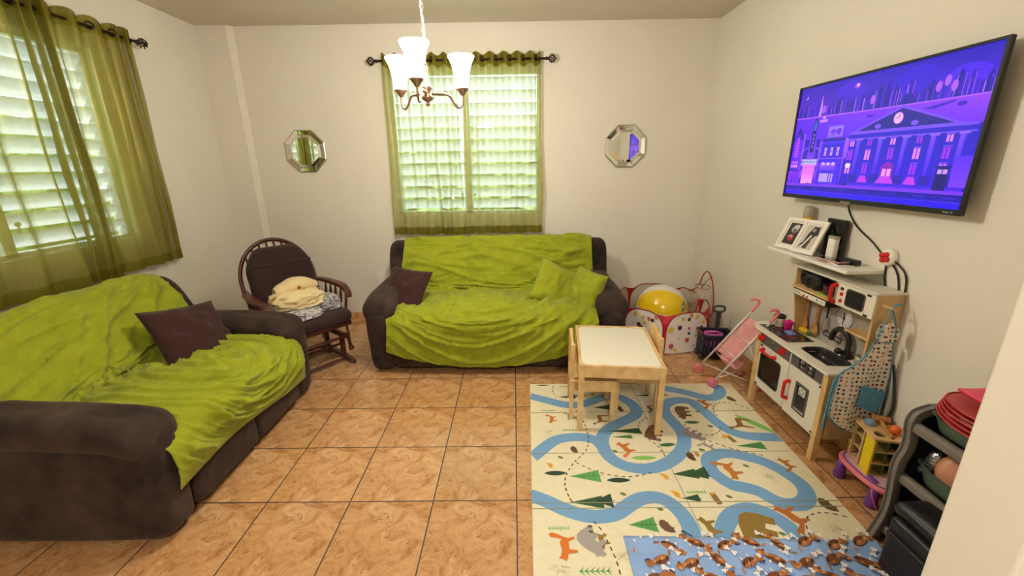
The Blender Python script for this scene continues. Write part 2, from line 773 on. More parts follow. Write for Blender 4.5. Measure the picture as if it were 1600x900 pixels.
def blade_material():
    m = bpy.data.materials.new('frosted_louver_blade')
    m.use_nodes = True
    n = m.node_tree
    n.nodes.clear()
    out = N(n, 'ShaderNodeOutputMaterial')
    d_, t_, g_ = N(n, 'ShaderNodeBsdfDiffuse'), N(n, 'ShaderNodeBsdfTranslucent'), N(n, 'ShaderNodeBsdfTransparent')
    tc = N(n, 'ShaderNodeTexCoord')
    nz = N(n, 'ShaderNodeTexNoise')
    nz.inputs['Scale'].default_value = 3
    n.links.new(tc.outputs['Object'], nz.inputs['Vector'])
    r = N(n, 'ShaderNodeValToRGB')
    r.color_ramp.elements[0].color = (.80, .84, .82, 1)
    r.color_ramp.elements[1].color = (.92, .94, .92, 1)
    n.links.new(nz.outputs[0], r.inputs[0])
    n.links.new(r.outputs[0], d_.inputs[0])
    n.links.new(r.outputs[0], t_.inputs[0])
    a = N(n, 'ShaderNodeMixShader')
    a.inputs[0].default_value = .6
    n.links.new(d_.outputs[0], a.inputs[1])
    n.links.new(t_.outputs[0], a.inputs[2])
    b = N(n, 'ShaderNodeMixShader')
    b.inputs[0].default_value = .15
    n.links.new(a.outputs[0], b.inputs[1])
    n.links.new(g_.outputs[0], b.inputs[2])
    n.links.new(b.outputs[0], out.inputs[0])
    return m


M['blade'] = blade_material()
M['white'] = mat('white_paint', (238, 234, 222), 0.45)
M['black'] = mat('black_plastic', (16, 16, 18), 0.35)
M['chrome'] = mat('brushed_nickel', (176, 150, 132), 0.28, 0.9)
M['silver'] = mat('silver_rim', (196, 192, 180), 0.3, 0.9)
M['mirror'] = mat('mirror_glass', (235, 238, 232), 0.02, 1.0)
M['darkwood'] = wood('dark_cherry_wood', (62, 28, 20), (96, 48, 34), rough=0.35)
M['pine'] = wood('pine_wood', (206, 168, 108), (226, 192, 134), (3, 3, 3), 0.5, 5)
M['pine_end'] = wood('birch_plywood', (200, 166, 112), (216, 184, 130), (2, 2, 2), 0.55, 8)

# ================================================================ room shell
XL, XR, YB, ZC = -2.82, 1.865, 1.343, 2.805
YH = -5.6        # far end of the hall the camera stands in
s = MB(); s.box((XL - .15, YH - .15, -.12), (3.6, YB + .15, 0)); struct('floor', s, M['tile'])
s = MB(); s.box((XL - .15, YH - .15, ZC), (3.6, YB + .15, ZC + .1)); struct('ceiling', s, M['ceiling'])


def wall_with_hole(name, x0, x1, z0, z1, hx0, hx1, hz0, hz1, place):
    s = MB()
    for (a, b, c, d) in ((x0, hx0, z0, z1), (hx1, x1, z0, z1), (hx0, hx1, z0, hz0), (hx0, hx1, hz1, z1)):
        s.box(place(a, c, 0), place(b, d, 1))
    return struct(name, s, M['wall'])


BW = (-1.16, .27, 1.10, 2.43)          # back window opening x0 x1 z0 z1
LW = (-1.35, .22, 1.09, 2.37)          # left window opening y0 y1 z0 z1
wall_with_hole('wall_back', XL, XR, 0, ZC, *BW, lambda a, z, k: (a, YB + .15 * k, z))
wall_with_hole('wall_left', YH, YB + .15, 0, ZC, *LW, lambda a, z, k: (XL - .15 * k, a, z))
s = MB(); s.box((XR, -2.10, 0), (XR + .15, YB + .15, ZC)); struct('wall_right', s, M['wall'])
s = MB(); s.prism([(1.0, -2.10), (XR + .15, -2.10), (XR + .15, -2.25), (1.0, -2.25)], 0, ZC); struct('wall_opening', s, M['wall'], bevel=0.006)
s = MB(); s.box((3.4, YH, 0), (3.55, -2.25, ZC)); s.box((XR + .15, -2.25, 0), (3.55, -2.10, ZC)); struct('wall_hall', s, M['wall'])
s = MB(); s.box((XL, YH - .15, 0), (3.55, YH, ZC)); struct('wall_front', s, M['wall'])
# shallow corner column with a chamfered right edge
s = MB(); s.prism([(XL, YB), (XL, YB - .035), (-2.545, YB - .035), (-2.50, YB)], 0, ZC); struct('wall_column', s, M['wall'])
# skirting tiles
s = MB(); s.box((-2.50, YB - .012, 0), (XR, YB, .072)); struct('baseboard_back', s, M['skirting'], bevel=.002)
s = MB(); s.box((XL, -5.5, 0), (XL + .012, YB - .035, .072)); struct('baseboard_left', s, M['skirting'], bevel=.002)
s = MB(); s.box((XR - .012, -2.10, 0), (XR, YB - .012, .072)); struct('baseboard_right', s, M['skirting'], bevel=.002)


# ---------------------------------------------------------------- louvered windows
def jalousie(idx, name, a0, a1, z0, z1, place, tilt, n=11):
    """place(a, depth, z): a along the wall, depth outward from the room face"""
    root = bpy.data.objects.new('window_%d' % idx, None)
    sc.collection.objects.link(root)
    root['kind'] = 'structure'
    root.location = place((a0 + a1) / 2, .08, z0)
    s = MB()
    for (p, q, r, t) in ((a0, a0 + .035, z0, z1), (a1 - .035, a1, z0, z1), (a0, a1, z0, z0 + .035), (a0, a1, z1 - .035, z1), ((a0 + a1) / 2 - .03, (a0 + a1) / 2 + .03, z0, z1)):
        s.box(place(p, .05, r), place(q, .12, t))
    s.box(place(a0 - .0, .0, z0 - .0), place(a1, .05, z0 + .012))
    s.build('window_frame', M['louver'], root)
    s = MB()
    for (p, q) in ((a0 + .04, (a0 + a1) / 2 - .035), ((a0 + a1) / 2 + .035, a1 - .04)):
        for k in range(n):
            zc = z0 + .05 + (z1 - z0 - .1) * (k + .5) / n
            h = (z1 - z0 - .1) / n * .42
            t = 0.034
            pts = [place(p, .085 - t, zc + h), place(q, .085 - t, zc + h), place(q, .085 + t, zc - h), place(p, .085 + t, zc - h)]
            pts = [Vector(x) for x in pts]
            up = Vector((0, 0, .004))
            s.add([x for x in pts] + [x + up for x in pts], [(0, 1, 2, 3), (7, 6, 5, 4), (0, 4, 5, 1), (1, 5, 6, 2), (2, 6, 7, 3), (3, 7, 4, 0)])
    s.build('window_louvers', M['blade'], root)
    # crank operators on the middle post
    s = MB()
    for (da) in (-.06, .06):
        c = Vector(place((a0 + a1) / 2 + da, .03, z0 + .2))
        s.sphere(c, .014)
        s.tube([c, c + Vector(place(0, .0, 0)) * 0 + Vector((0, 0, -.05))], .005)
    s.build('window_crank', M['louver'], root)
    return root


jalousie(1, 'back', BW[0], BW[1], BW[2], BW[3], lambda a, d, z: (a, YB + d, z), .3)
jalousie(2, 'left', LW[0], LW[1], LW[2], LW[3], lambda a, d, z: (XL - d, a, z), .3)

# ---------------------------------------------------------------- outside the windows
M['grass'] = mat('lawn', (120, 150, 70), 0.95, noise_scale=8, amt=0.3)
M['leaf'] = mat('sunlit_leaves', (150, 184, 104), 0.8, noise_scale=4, amt=0.25)
M['concrete'] = mat('pale_concrete', (206, 204, 196), 0.9, noise_scale=6, amt=0.1)
s = MB(); s.box((-14, -10, -.5), (10, 14, -.35)); struct('ground', s, M['grass'], label='sunlit lawn outside the two louvered windows')


def hedge(label, x0, x1, y0, y1, h, n, seed):
    random.seed(seed)
    s = MB()
    for k in range(n):
        c = Vector((random.uniform(x0, x1), random.uniform(y0, y1), random.uniform(0.0, h)))
        for j in range(22):
            d = Vector((random.gauss(0, 1), random.gauss(0, 1), random.gauss(0, 1))).normalized() * random.uniform(.12, .34)
            p = c + d
            a = Vector((random.gauss(0, 1), random.gauss(0, 1), random.gauss(0, 1))).normalized() * .17
            b = a.orthogonal().normalized() * .09
            s.add([p - a, p + b, p + a, p - b], [(0, 1, 2, 3)])
    o = s.build('hedge', M['leaf'])
    tag(o, label, 'hedge', kind='stuff')
    return o


hedge('leafy green hedge outside, seen through the louvers of the back window', -3.0, 2.6, 3.4, 4.4, 2.05, 260, 3)
hedge('leafy green hedge outside, seen through the louvers of the left window', -6.6, -5.2, -3.5, 3.0, 2.0, 230, 4)
sun = lamp('sun', 'SUN', (0, 0, 6), 7.5, (1, .97, .90), 0.02, (R_(35), R_(-18), 0))


# ---------------------------------------------------------------- curtains
def curtain(label, p0, p1, ztop, zbot, waves, amp, seed, mats, flare=0.0, side_stack=None, grommets=6, rodoff=.09, hem=.07, head=.10, nvec=None, gather=None):
    """grommet curtain hanging between p0 and p1 (xy at the rod); waves = number of folds; gather maps 0..1 to 0..1 to bunch folds"""
    p0, p1 = Vector(p0), Vector(p1)
    L = p1 - p0
    d = L.normalized()
    nv = Vector(nvec)
    root = thing('curtain', label, 'curtain', (p0.x, p0.y, zbot), group=None)
    NU, NV = waves * 26, 46

    def pos(u, z, t):
        g = gather(u) if gather else u
        along = g * L.length
        ph = 2 * PI * waves * u
        spread = 1 + flare * (1 - t)
        a = amp * (0.9 + 0.5 * nz3(u * 7 + seed, t * 1.3, 0)) * (1.0 if t > .93 else (0.75 + .25 * t))
        off = a * math.sin(ph) + .012 * nz3(u * 9, t * 3 + seed, 2) * (1 - t) * 3
        al = along + .018 * (1 - t) * nz3(u * 5 + seed, t * 2, 5) * 2
        c = (al - L.length / 2) * spread + L.length / 2
        return p0 + d * c + nv * (rodoff + off) + Vector((0, 0, z - p0.z))
    parts = []
    for (nm, t0, t1, m, nvv, push) in (('curtain_cloth', hem / (ztop - zbot), 1 - head / (ztop - zbot), mats[0], NV, 0),
                                       ('hem_band', 0, hem / (ztop - zbot), mats[1], 5, 0), ('header_band', 1 - head / (ztop - zbot), 1, mats[1], 5, 0)):
        s = MB()

        def fn(u, v):
            t = t0 + (t1 - t0) * v
            sag = .014 * math.cos(2 * PI * waves * u) * (t > .9) + .01 * nz3(u * 12, seed, 0) * (t < .03)
            z = zbot + (ztop - zbot) * t + sag
            return pos(u, z, t)
        s.surf(fn, NU, nvv)
        parts.append(s.build(nm, m, root))
    s = MB()
    for k in range(grommets):
        u = (k + .5) / grommets
        # rings sit where the cloth crosses the rod
        uu = (round(u * waves * 2) / (waves * 2))
        uu = min(max(uu, .5 / waves / 2), 1 - .25 / waves)
        c = pos(uu, ztop - .045, .98)
        c = Vector((c.x, c.y, ztop - .045))
        dd = (pos(min(1, uu + .004), ztop, .98) - pos(max(0, uu - .004), ztop, .98)).normalized()
        dd.z = 0
        nn = dd.cross(Vector((0, 0, 1)))
        ring = [c + (dd * math.cos(t) + Vector((0, 0, 1)) * math.sin(t)) * .022 for t in [2 * PI * q / 18 for q in range(18)]]
        for q in ring:
            pass
        s = MB()
        s.tube(ring, .0055, 8, closed=True)
        s.build('grommet', M['rod'], root)
    return root


def rod(label, p0, p1, ends, wall_n, brackets, finial):
    p0, p1 = Vector(p0), Vector(p1)
    root = thing('curtain_rod', label, 'curtain rod', p0)
    s = MB(); s.cyl(p0, p1, .0095); s.build('pole', M['rod'], root)
    d = (p1 - p0).normalized()
    for (p, sg) in ends:
        p = Vector(p)
        s = MB()
        dd = d * sg
        # caged twist finial
        s.tube([p, p + dd * .015, p + dd * .02, p + dd * .025], [.010, .016, .012, .010], 12)
        c = p + dd * .062
        for k in range(7):
            a = 2 * PI * k / 7
            pts = []
            for j in range(13):
                t = j / 12
                rr = .033 * math.sin(PI * t) + .001
                aa = a + t * 2.0
                e = Vector((0, 0, 1)) * math.cos(aa) * rr + dd.cross(Vector((0, 0, 1))) * math.sin(aa) * rr
                pts.append(p + dd * (.025 + .07 * t) + e)
            s.tube(pts, .0042, 6)
        s.sphere(p + dd * .097, .007)
        s.build('finial', M['rod'], root)
    for b in brackets:
        b = Vector(b)
        s = MB()
        n_ = Vector(wall_n)
        s.cyl(b - n_ * .088, b - n_ * .004, .006)
        s.cyl(b - n_ * .0895, b - n_ * .082, .022)
        s.tube([b + Vector((0, 0, -.0)) - n_ * .012, b + Vector((0, 0, -.016)), b + n_ * .012], .005, 8, n=9)
        s.build('rod_bracket', M['rod'], root)
    return root


RZ = 2.487
ry = YB - .09
xa = hit(600, 97, 1, ry).x
rod('dark bronze curtain rod above the back window', (hit(590, 97, 1, ry).x, ry, RZ), (hit(852, 92, 1, ry).x, ry, RZ),
    [((hit(590, 97, 1, ry).x, ry, RZ), -1), ((hit(852, 92, 1, ry).x, ry, RZ), 1)], (0, -1, 0), [(hit(597, 97, 1, ry).x, ry, RZ), (hit(840, 92, 1, ry).x, ry, RZ)], 1)
x0, xm, x1 = -1.165, -.455, .285
curtain('left panel of the sheer olive curtains at the back window, behind the chandelier', (x0, YB, RZ), (xm, YB, RZ), RZ + .052, .925, 6, .026, 1.3,
        (M['curtain'], M['curtain_hem']), flare=.06, nvec=(0, -1, 0), grommets=5, gather=lambda u: u * .93 if u > .12 else u * .5 + (.93 * .12 - .06) * u / .12)
curtain('right panel of the sheer olive curtains at the back window, right of the chandelier', (xm + .005, YB, RZ), (x1, YB, RZ), RZ + .052, .93, 6, .026, 5.1,
        (M['curtain'], M['curtain_hem']), flare=.09, nvec=(0, -1, 0), grommets=6, gather=lambda u: u if u < .85 else .85 + (u - .85) * .75)

RL = 2.475
rx = XL + .09
rod('dark bronze curtain rod above the left window', (rx, -1.62, RL), (rx, .50, RL), [((rx, -1.62, RL), -1), ((rx, .50, RL), 1)], (1, 0, 0), [(rx, -1.5, RL), (rx, .46, RL)], 1)
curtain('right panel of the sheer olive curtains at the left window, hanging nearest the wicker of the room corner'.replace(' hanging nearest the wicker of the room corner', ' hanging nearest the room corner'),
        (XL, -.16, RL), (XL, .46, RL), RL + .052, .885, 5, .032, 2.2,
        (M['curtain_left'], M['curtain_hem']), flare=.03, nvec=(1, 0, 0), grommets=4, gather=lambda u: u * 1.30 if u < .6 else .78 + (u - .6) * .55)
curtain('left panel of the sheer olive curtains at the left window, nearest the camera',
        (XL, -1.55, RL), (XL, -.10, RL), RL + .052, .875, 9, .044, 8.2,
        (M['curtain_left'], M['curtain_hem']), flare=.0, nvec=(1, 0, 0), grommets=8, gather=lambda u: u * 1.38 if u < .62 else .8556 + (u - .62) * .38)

# ================================================================ sofas
def closed_loft_x(prof, xs, half, mi=0, n=44, endr=.06, fn=None):
    """rounded bolster: closed (y,z) profile lofted along x; ends pulled in toward the profile centre"""
    P = spline([(a, b, 0) for a, b in prof], n, True)
    cy = sum(p.x for p in P) / n
    cz = sum(p.y for p in P) / n
    st = []
    k = 6
    for i in range(k + 1):
        a = i / k * PI / 2
        st.append((-half + endr * (1 - math.sin(a)), 1 - (1 - math.cos(PI / 2 - a)) * 0 - (endr / .28) * (1 - math.sin(a)) if False else None))
    st = []
    for i in range(k + 1):
        a = i / k * PI / 2
        st.append((-half + endr * (1 - math.cos(PI / 2 - a)), endr * (1 - math.sin(a))))
    st = [(-half + endr * (1 - math.sin(i / k * PI / 2)) if False else -half + endr * (1 - math.cos(i / k * PI / 2)), endr * (1 - math.sin(i / k * PI / 2))) for i in range(k + 1)]
    inner = [(-half + endr + (2 * half - 2 * endr) * j / xs, 0) for j in range(1, xs)]
    st = st + inner + [(-x, q) for x, q in st[::-1]]
    vs = []
    for (x, inset) in st:
        for p in P:
            d = Vector((p.x - cy, p.y - cz))
            L = d.length
            q = d * max(0.05, (L - inset) / L)
            v = Vector((x, cy + q.x, cz + q.y))
            if fn:
                v = Vector(fn(v))
            vs.append(v)
    fs = []
    m = len(st)
    for i in range(m - 1):
        for j in range(n):
            j2 = (j + 1) % n
            fs.append((i * n + j, (i + 1) * n + j, (i + 1) * n + j2, i * n + j2))
    fs.append(tuple(range(n)))
    fs.append(tuple((m - 1) * n + j for j in range(n))[::-1])
    return vs, fs


BACK_PROF = [(.70, .40), (.715, .54), (.765, .70), (.82, .82), (.875, .885), (.94, .895), (1.00, .85), (1.03, .72), (1.02, .48), (.98, .20), (.76, .20)]


def make_sofa(label, loc, rz, W, seats, lean=None, bh=0.0, endgap=.0, cat='sofa', endx=0.0):
    t = thing('recliner_sofa', label, cat, loc, rz)
    h = W / 2
    aw = .215
    # carcass
    s = MB(); s.rbox((-h + .05, .05, .035), (h - .05, .93, .36), .03, n=4)
    s.build('sofa_frame', M['suede'], t, world=False)
    s = MB()
    for sx in (-1, 1):
        for yy in (.12, .84):
            s.cyl((sx * (h - .14), yy, 0), (sx * (h - .14), yy, .05), .025)
    s.build('foot', M['black'], t, world=False)
    # footrest panels under the seats
    wseat = (W - 2 * aw) / seats
    for k in range(seats):
        x0 = -h + aw + k * wseat
        s = MB()
        s.rbox((x0 + .002, .0, .045), (x0 + wseat - .002, .14, .40), .028, n=6,
               fn=lambda p, q: (p.x, p.y - .012 * (1 - q[0] ** 2) * (1 - q[2] ** 2) if q[1] < -.9 else p.y, p.z))
        s.build('footrest_panel', M['suede'], t, world=False)
        s = MB()
        s.rbox((x0, .02, .27), (x0 + wseat, .80, .455), .06, n=8, fn=lambda p, q: (p.x, p.y, p.z + (.018 * (1 - q[0] ** 2) * (1 - q[1] ** 2) if q[2] > 0 else 0)))
        s.build('seat_cushion', M['suede'], t, world=False)
    # arms: side panel with rounded, bulging front and a stuffed pad that droops over it
    for sx in (-1, 1):
        s = MB()

        def arm(p, q, sx=sx):
            x, y, z = p
            b = .018 * (1 - q[1] ** 2) * sx
            if q[1] < 0:
                y -= .035 * (1 - (z / .5 - .75) ** 2) * max(0, 1 - abs(q[0]) ** 3)
            x -= sx * .02 * (1 - min(1, z / .35)) * (1 if q[0] * sx > 0 else 0)
            return (x + b * .5, y, z)
        s.rbox((sx * (h - aw), .02, .02), (sx * h, .90, .52), .055, n=7, fn=arm)
        s.build('arm_panel', M['suede'], t, world=False)
        s = MB()

        def pad(p, q, sx=sx):
            x, y, z = p
            # fat in front, thinner behind; drooping front lip
            f = (y + .05) / .80
            k = 1.0 - .18 * max(0, f)
            cx = sx * (h - .095)
            x = cx + (x - cx) * k
            if f < .35:
                z -= .075 * (1 - f / .35) ** 2
            z += .012 * nz3(x * 5, y * 5, sx * 3) + .006 * nz3(x * 13, y * 13, 4)
            x += .010 * nz3(y * 5, z * 6, 7 * sx)
            return (x, y, z + .025 * f)
        s.rbox((sx * (h - aw - .025), -.005, .462), (sx * (h + .018), .80, .618), .076, n=9, seg=6, fn=pad)
        s.build('armrest_pad', M['suede'], t, world=False)
    # backrest, in one bolster per seat with a shallow seam between
    hb = h + endx

    def backfn(v):
        x, y, z = v
        k = max(0, (z - .4) / .5)
        if lean:
            y += lean(x) * k
            z += (lean(x) * .12 + bh) * k
        else:
            z += bh * k
        return (x, y + .006 * nz3(x * 5, z * 5, 1), z + .008 * nz3(x * 4, 3, 2) * k)
    vs, fs = closed_loft_x(BACK_PROF, 26, hb - endgap, n=44, endr=.07, fn=backfn)
    s = MB(); s.add(vs, fs, 0, True)
    s.build('backrest', M['suede'], t, world=False)
    return t


def edge_fade(u, v):
    e = min(u, 1 - u) / .07
    k = max(0.25, min(1, e))
    if v > .93:
        k *= max(.4, 1 - (v - .93) * 8)
    return k


def ridge(x, y, z):
    n_ = 1 - abs(nz3(x, y, z)) * 2.4
    return max(0, n_) ** 2.6


def make_cover(label, loc, rz, xl, xr, hem, lean=None, bh=0.0, seed=0, folds=None, NU=150, NV=190, cat='sofa cover'):
    """one cloth from behind the top of the back, over the seat, hanging down in front"""
    t = thing('sofa_cover', label, cat, loc, rz)
    path0 = [(1.045, .72), (1.01, .862), (.94, .912), (.868, .902), (.805, .83), (.748, .70), (.70, .55), (.672, .492), (.60, .483), (.45, .492), (.25, .496), (.10, .485), (.0, .448), (-.035, .38)]

    s = MB()

    def fn(u, v):
        hz = hem(u)
        pth = path0 + [(-.038 - .012 * max(0, (.38 - hz)), .38 - (.38 - hz) * .5), (-.030, hz)]
        m = len(pth) - 1
        # even samples by segment
        tt = v * m
        k = min(int(tt), m - 1)
        f = tt - k
        P = [Vector((a, b)) for a, b in pth]
        a, b, c, d = P[max(k - 1, 0)], P[k], P[k + 1], P[min(k + 2, m)]
        q = 0.5 * ((2 * b) + (c - a) * f + (2 * a - 5 * b + 4 * c - d) * f * f + (3 * b - a - 3 * c + d) * f ** 3)
        tg = ((c - a) * .5 + (d - b) * .5)
        tg = tg.normalized() if tg.length > 0 else Vector((0, -1))
        nn = Vector((tg.y, -tg.x))      # outward
        if nn.dot(Vector((-1, 1))) < 0:
            nn = -nn
        x = xl(v) + (xr(v) - xl(v)) * u
        w_ = folds(u, v, x) if folds else 0
        y, z = q.x + nn.x * w_, q.y + nn.y * w_
        kk = max(0, min(1.06, (z - .4) / .5))
        if lean and v < .56:
            y += lean(x) * kk
            z += (lean(x) * .12 + bh) * kk
        elif v < .56:
            z += bh * kk
        return (x, y, z)
    s.surf(fn, NU, NV)
    s.build('cover_cloth', M['green'], t, world=False, thick=.004, off=1)
    return t


SA = (-.15, .085, 0)
make_sofa('three seat dark brown suede recliner sofa under the back window', SA, 0, 2.03, 3, bh=.012)


def foldsA(u, v, x):
    w_ = 0.0
    if v < .5:      # back: pulls fanning in from the sides, finer creases between
        side = (abs(u - .5) * 2)
        w_ += .046 * ridge(u * 1.5 + 3, v * 9 + u * 2.0, 1.0) * (.3 + side)
        w_ += .030 * ridge(u * 2.6 + 9, v * 22 - u * 4, 4.0)
        w_ += .018 * ridge(u * 5 + 2, v * 46 + u * 5, 6.0) * (.3 + side)
        w_ += .014 * nz3(u * 3, v * 5, 2)
        for c in (.34, .66):
            w_ -= .035 * math.exp(-((u - c) / .010) ** 2) * math.exp(-((v - .17) / .05) ** 2)
            w_ += .018 * math.exp(-((u - c - .03) / .018) ** 2) * math.exp(-((v - .19) / .06) ** 2)
    else:           # seat and drop: radiating and swagged folds
        cx = (u - .42)
        r = math.hypot(cx * 1.5, (v - .44) * 1.7)
        g = min(1, (v - .5) * 5)
        w_ += .032 * ridge(r * 11.0, math.atan2(cx, v - .40) * .8 + 5, 2.0) * g
        w_ += .018 * ridge(r * 24.0, math.atan2(cx, v - .40) * 2 + 5, 7.0) * g
        w_ += .016 * ridge(u * 9 + 5, v * 3 + u * 3, 8.0)
        w_ += .010 * ridge(u * 18 + 5, v * 5 + u * 8, 3.0)
        w_ += .012 * nz3(u * 4, v * 6, 12)
    if v < .24:
        w_ *= .4 + .6 * max(0, (v - .16) / .08)
    return max(-.012, w_ * edge_fade(u, v) + .002)


make_cover('lime green cloth cover spread over the three seat sofa under the back window', SA, 0,
           lambda v: -.875 + (.035 * (v > .6)) - .01 * math.sin(v * 20),
           lambda v: (.872 if v < .36 else (.872 - (v - .36) * .9 if v < .46 else .782)) + .006 * math.sin(v * 17),
           lambda u: .205 - .165 * math.sin(PI * min(1, u * 1.0)) ** .8 + .05 * u, bh=.012, seed=1, folds=foldsA)

LB = lambda x: .06 + .11 * max(0, min(1, (.68 - x) / 1.36))     # the near end of the back reclines further
SBL = (-1.50, -.80, 0)
make_sofa('two seat dark brown suede recliner sofa under the left window', SBL, R_(90), 1.40, 2, lean=LB, bh=-.03, endx=.05)


def foldsB(u, v, x):
    w_ = 0
    if v < .5:
        w_ += .050 * ridge(u * 1.5 + 13, v * 7 + u * 3.5, 1.0)
        w_ += .032 * ridge(u * 2.2 + 29, v * 16 + u * 3, 4.0)
        w_ += .018 * ridge(u * 4 + 29, v * 36 + u * 6, 9.0)
        w_ += .02 * nz3(u * 2, v * 4, 7)
    else:
        cx, cy = u - .62, v - .66
        r = math.hypot(cx * 1.6, cy * 2.2)
        k = 1 if v < .9 else max(.15, 1 - (v - .9) * 9)
        w_ += .034 * ridge(r * 9, 3.3 + math.atan2(cx, cy) * .5, 6.0) * k
        w_ += .018 * ridge(r * 20, 3.3 + math.atan2(cx, cy) * 1.2, 2.0) * k
        w_ += .018 * ridge(u * 4 - v * 5, v * 5 + 20, 3) * k
        w_ += .012 * nz3(u * 4, v * 6, 12)
    if v < .24:
        w_ *= .4 + .6 * max(0, (v - .16) / .08)
    return max(-.012, w_ * edge_fade(u, v) + .002)


make_cover('lime green cloth cover spread over the two seat sofa under the left window', SBL, R_(90),
           lambda v: -.60 - .0 * v, lambda v: .645 if v < .40 else (.645 - (v - .40) * 2.2 if v < .46 else .512),
           lambda u: .235 + .03 * math.sin(u * 5) - .03 * u, lean=LB, bh=-.03, seed=2, folds=foldsB)


def cushion(label, c, a, b, th, rot, m, seed, group=None):
    t = thing('throw_pillow', label, 'pillow', c, rot=rot, group=group)
    s = MB(); s.pillow(a, b, th, seed=seed, wr=.010)
    s.build('pillow_cover', m, t, world=False)
    s = MB()
    n = 22
    pts = []
    for (f, sgn) in ((lambda q: (q, -1), 1), (lambda q: (1, q), 1), (lambda q: (-q, 1), 1), (lambda q: (-1, -q), 1)):
        for i in range(n):
            u, v = f(-1 + 2 * i / n)
            pts.append(Vector((a / 2 * u * (1 - .07 * (1 - v * v)), 0, b / 2 * v * (1 - .07 * (1 - u * u)))))
    s.tube(pts, .0028, 6, closed=True)
    s.build('piping', m, t, world=False)
    return t


# on the three seat sofa
cushion('dark brown square throw pillow on the left end of the three seat sofa', (-.915, .41, .585), .40, .41, .13, (R_(-38), R_(3), R_(-22)), M['brown_pillow'], 3)
cushion('lime green square throw pillow leaning on the sofa back, left of its twin', (.355, .46, .59), .41, .38, .14, (R_(-28), R_(28), R_(6)), M['green_pillow'], 5)
cushion('lime green throw pillow wedged against the right arm of the three seat sofa', (.575, .34, .595), .34, .34, .15, (R_(-24), R_(4), R_(-58)), M['green_pillow'], 8)
cushion('dark brown square throw pillow on the two seat sofa', (-2.00, -.50, .585), .44, .44, .15, (R_(-38), R_(8), R_(72)), M['brown_pillow'], 11)

# ================================================================ painted pattern helper
class Paint:
    """flat coloured shapes stacked in thin layers on a surface; fn(s, t, lift) gives the world point"""

    def __init__(s, fn, step=0.0002):
        s.fn, s.step = fn, step
        s.v, s.f, s.c = [], [], []
        s.k = 0

    def poly(s, pts, col, lift=None):
        """col: one (r, g, b) or one per point"""
        s.k += 1
        o = len(s.v)
        h = s.step * s.k if lift is None else lift
        s.v += [s.fn(a, b, h) for a, b in pts]
        s.f.append([o + i for i in range(len(pts))])
        if isinstance(col[0], (tuple, list)):
            s.c += [srgb(*c) for c in col]
        else:
            s.c += [srgb(*col)] * len(pts)
        return s

    def layer(s):
        s.k += 1

    def same(s, pts, col):
        """same layer as the last"""
        s.k -= 1
        return s.poly(pts, col)

    def rect(s, a, b, c, d, col, col2=None):
        return s.poly([(a, b), (c, b), (c, d), (a, d)], [col, col, col2, col2] if col2 else col)

    def ell(s, x, y, rx, ry, col, rot=0, n=18, col2=None):
        P = []
        for i in range(n):
            t = 2 * PI * i / n
            a, b = rx * math.cos(t), ry * math.sin(t)
            P.append((x + a * math.cos(rot) - b * math.sin(rot), y + a * math.sin(rot) + b * math.cos(rot)))
        return s.poly(P, col)

    def band(s, pts, w, col, n=60, closed=False, smooth=True):
        P = [Vector((a, b, 0)) for a, b in pts]
        if smooth:
            P = spline([tuple(p) for p in P], n, closed)
        m = len(P)
        L, Rr = [], []
        for i in range(m):
            a = P[(i + 1) % m] if (closed or i < m - 1) else P[i]
            b = P[i - 1] if (closed or i > 0) else P[i]
            d = (a - b).normalized()
            nn = Vector((-d.y, d.x, 0)) * w / 2
            L.append(P[i] + nn)
            Rr.append(P[i] - nn)
        s.k += 1
        o = len(s.v)
        h = s.step * s.k
        for i in range(m):
            s.v.append(s.fn(L[i].x, L[i].y, h))
            s.v.append(s.fn(Rr[i].x, Rr[i].y, h))
            s.c += [srgb(*col)] * 2
        for i in range(m if closed else m - 1):
            j = (i + 1) % m
            s.f.append([o + 2 * i, o + 2 * i + 1, o + 2 * j + 1, o + 2 * j])
        return s

    def build(s, name, m, parent, world=True):
        me = bpy.data.meshes.new(name)
        vs = s.v
        if parent is not None and world:
            iv = world_of(parent).inverted()
            vs = [iv @ Vector(v) for v in vs]
        me.from_pydata([tuple(v) for v in vs], [], s.f)
        a = me.color_attributes.new('print', 'FLOAT_COLOR', 'POINT')
        a.data.foreach_set('color', [x for c in s.c for x in c])
        me.materials.append(m)
        o = bpy.data.objects.new(name, me)
        sc.collection.objects.link(o)
        if parent is not None:
            o.parent = parent
        return o


def print_mat(name, rough=0.6, emit=0):
    m, n, b = new_mat(name)
    a = N(n, 'ShaderNodeVertexColor', layer_name='print')
    if emit:
        b.inputs['Base Color'].default_value = (0.01, 0.01, 0.01, 1)
        n.links.new(a.outputs[0], b.inputs['Emission Color'])
        b.inputs['Emission Strength'].default_value = emit
        b.inputs['Roughness'].default_value = 0.25
    else:
        n.links.new(a.outputs[0], b.inputs['Base Color'])
        b.inputs['Roughness'].default_value = rough
    return m


M['print'] = print_mat('printed_pattern', 0.65)
M['screen'] = print_mat('lit_screen', emit=SCREEN)

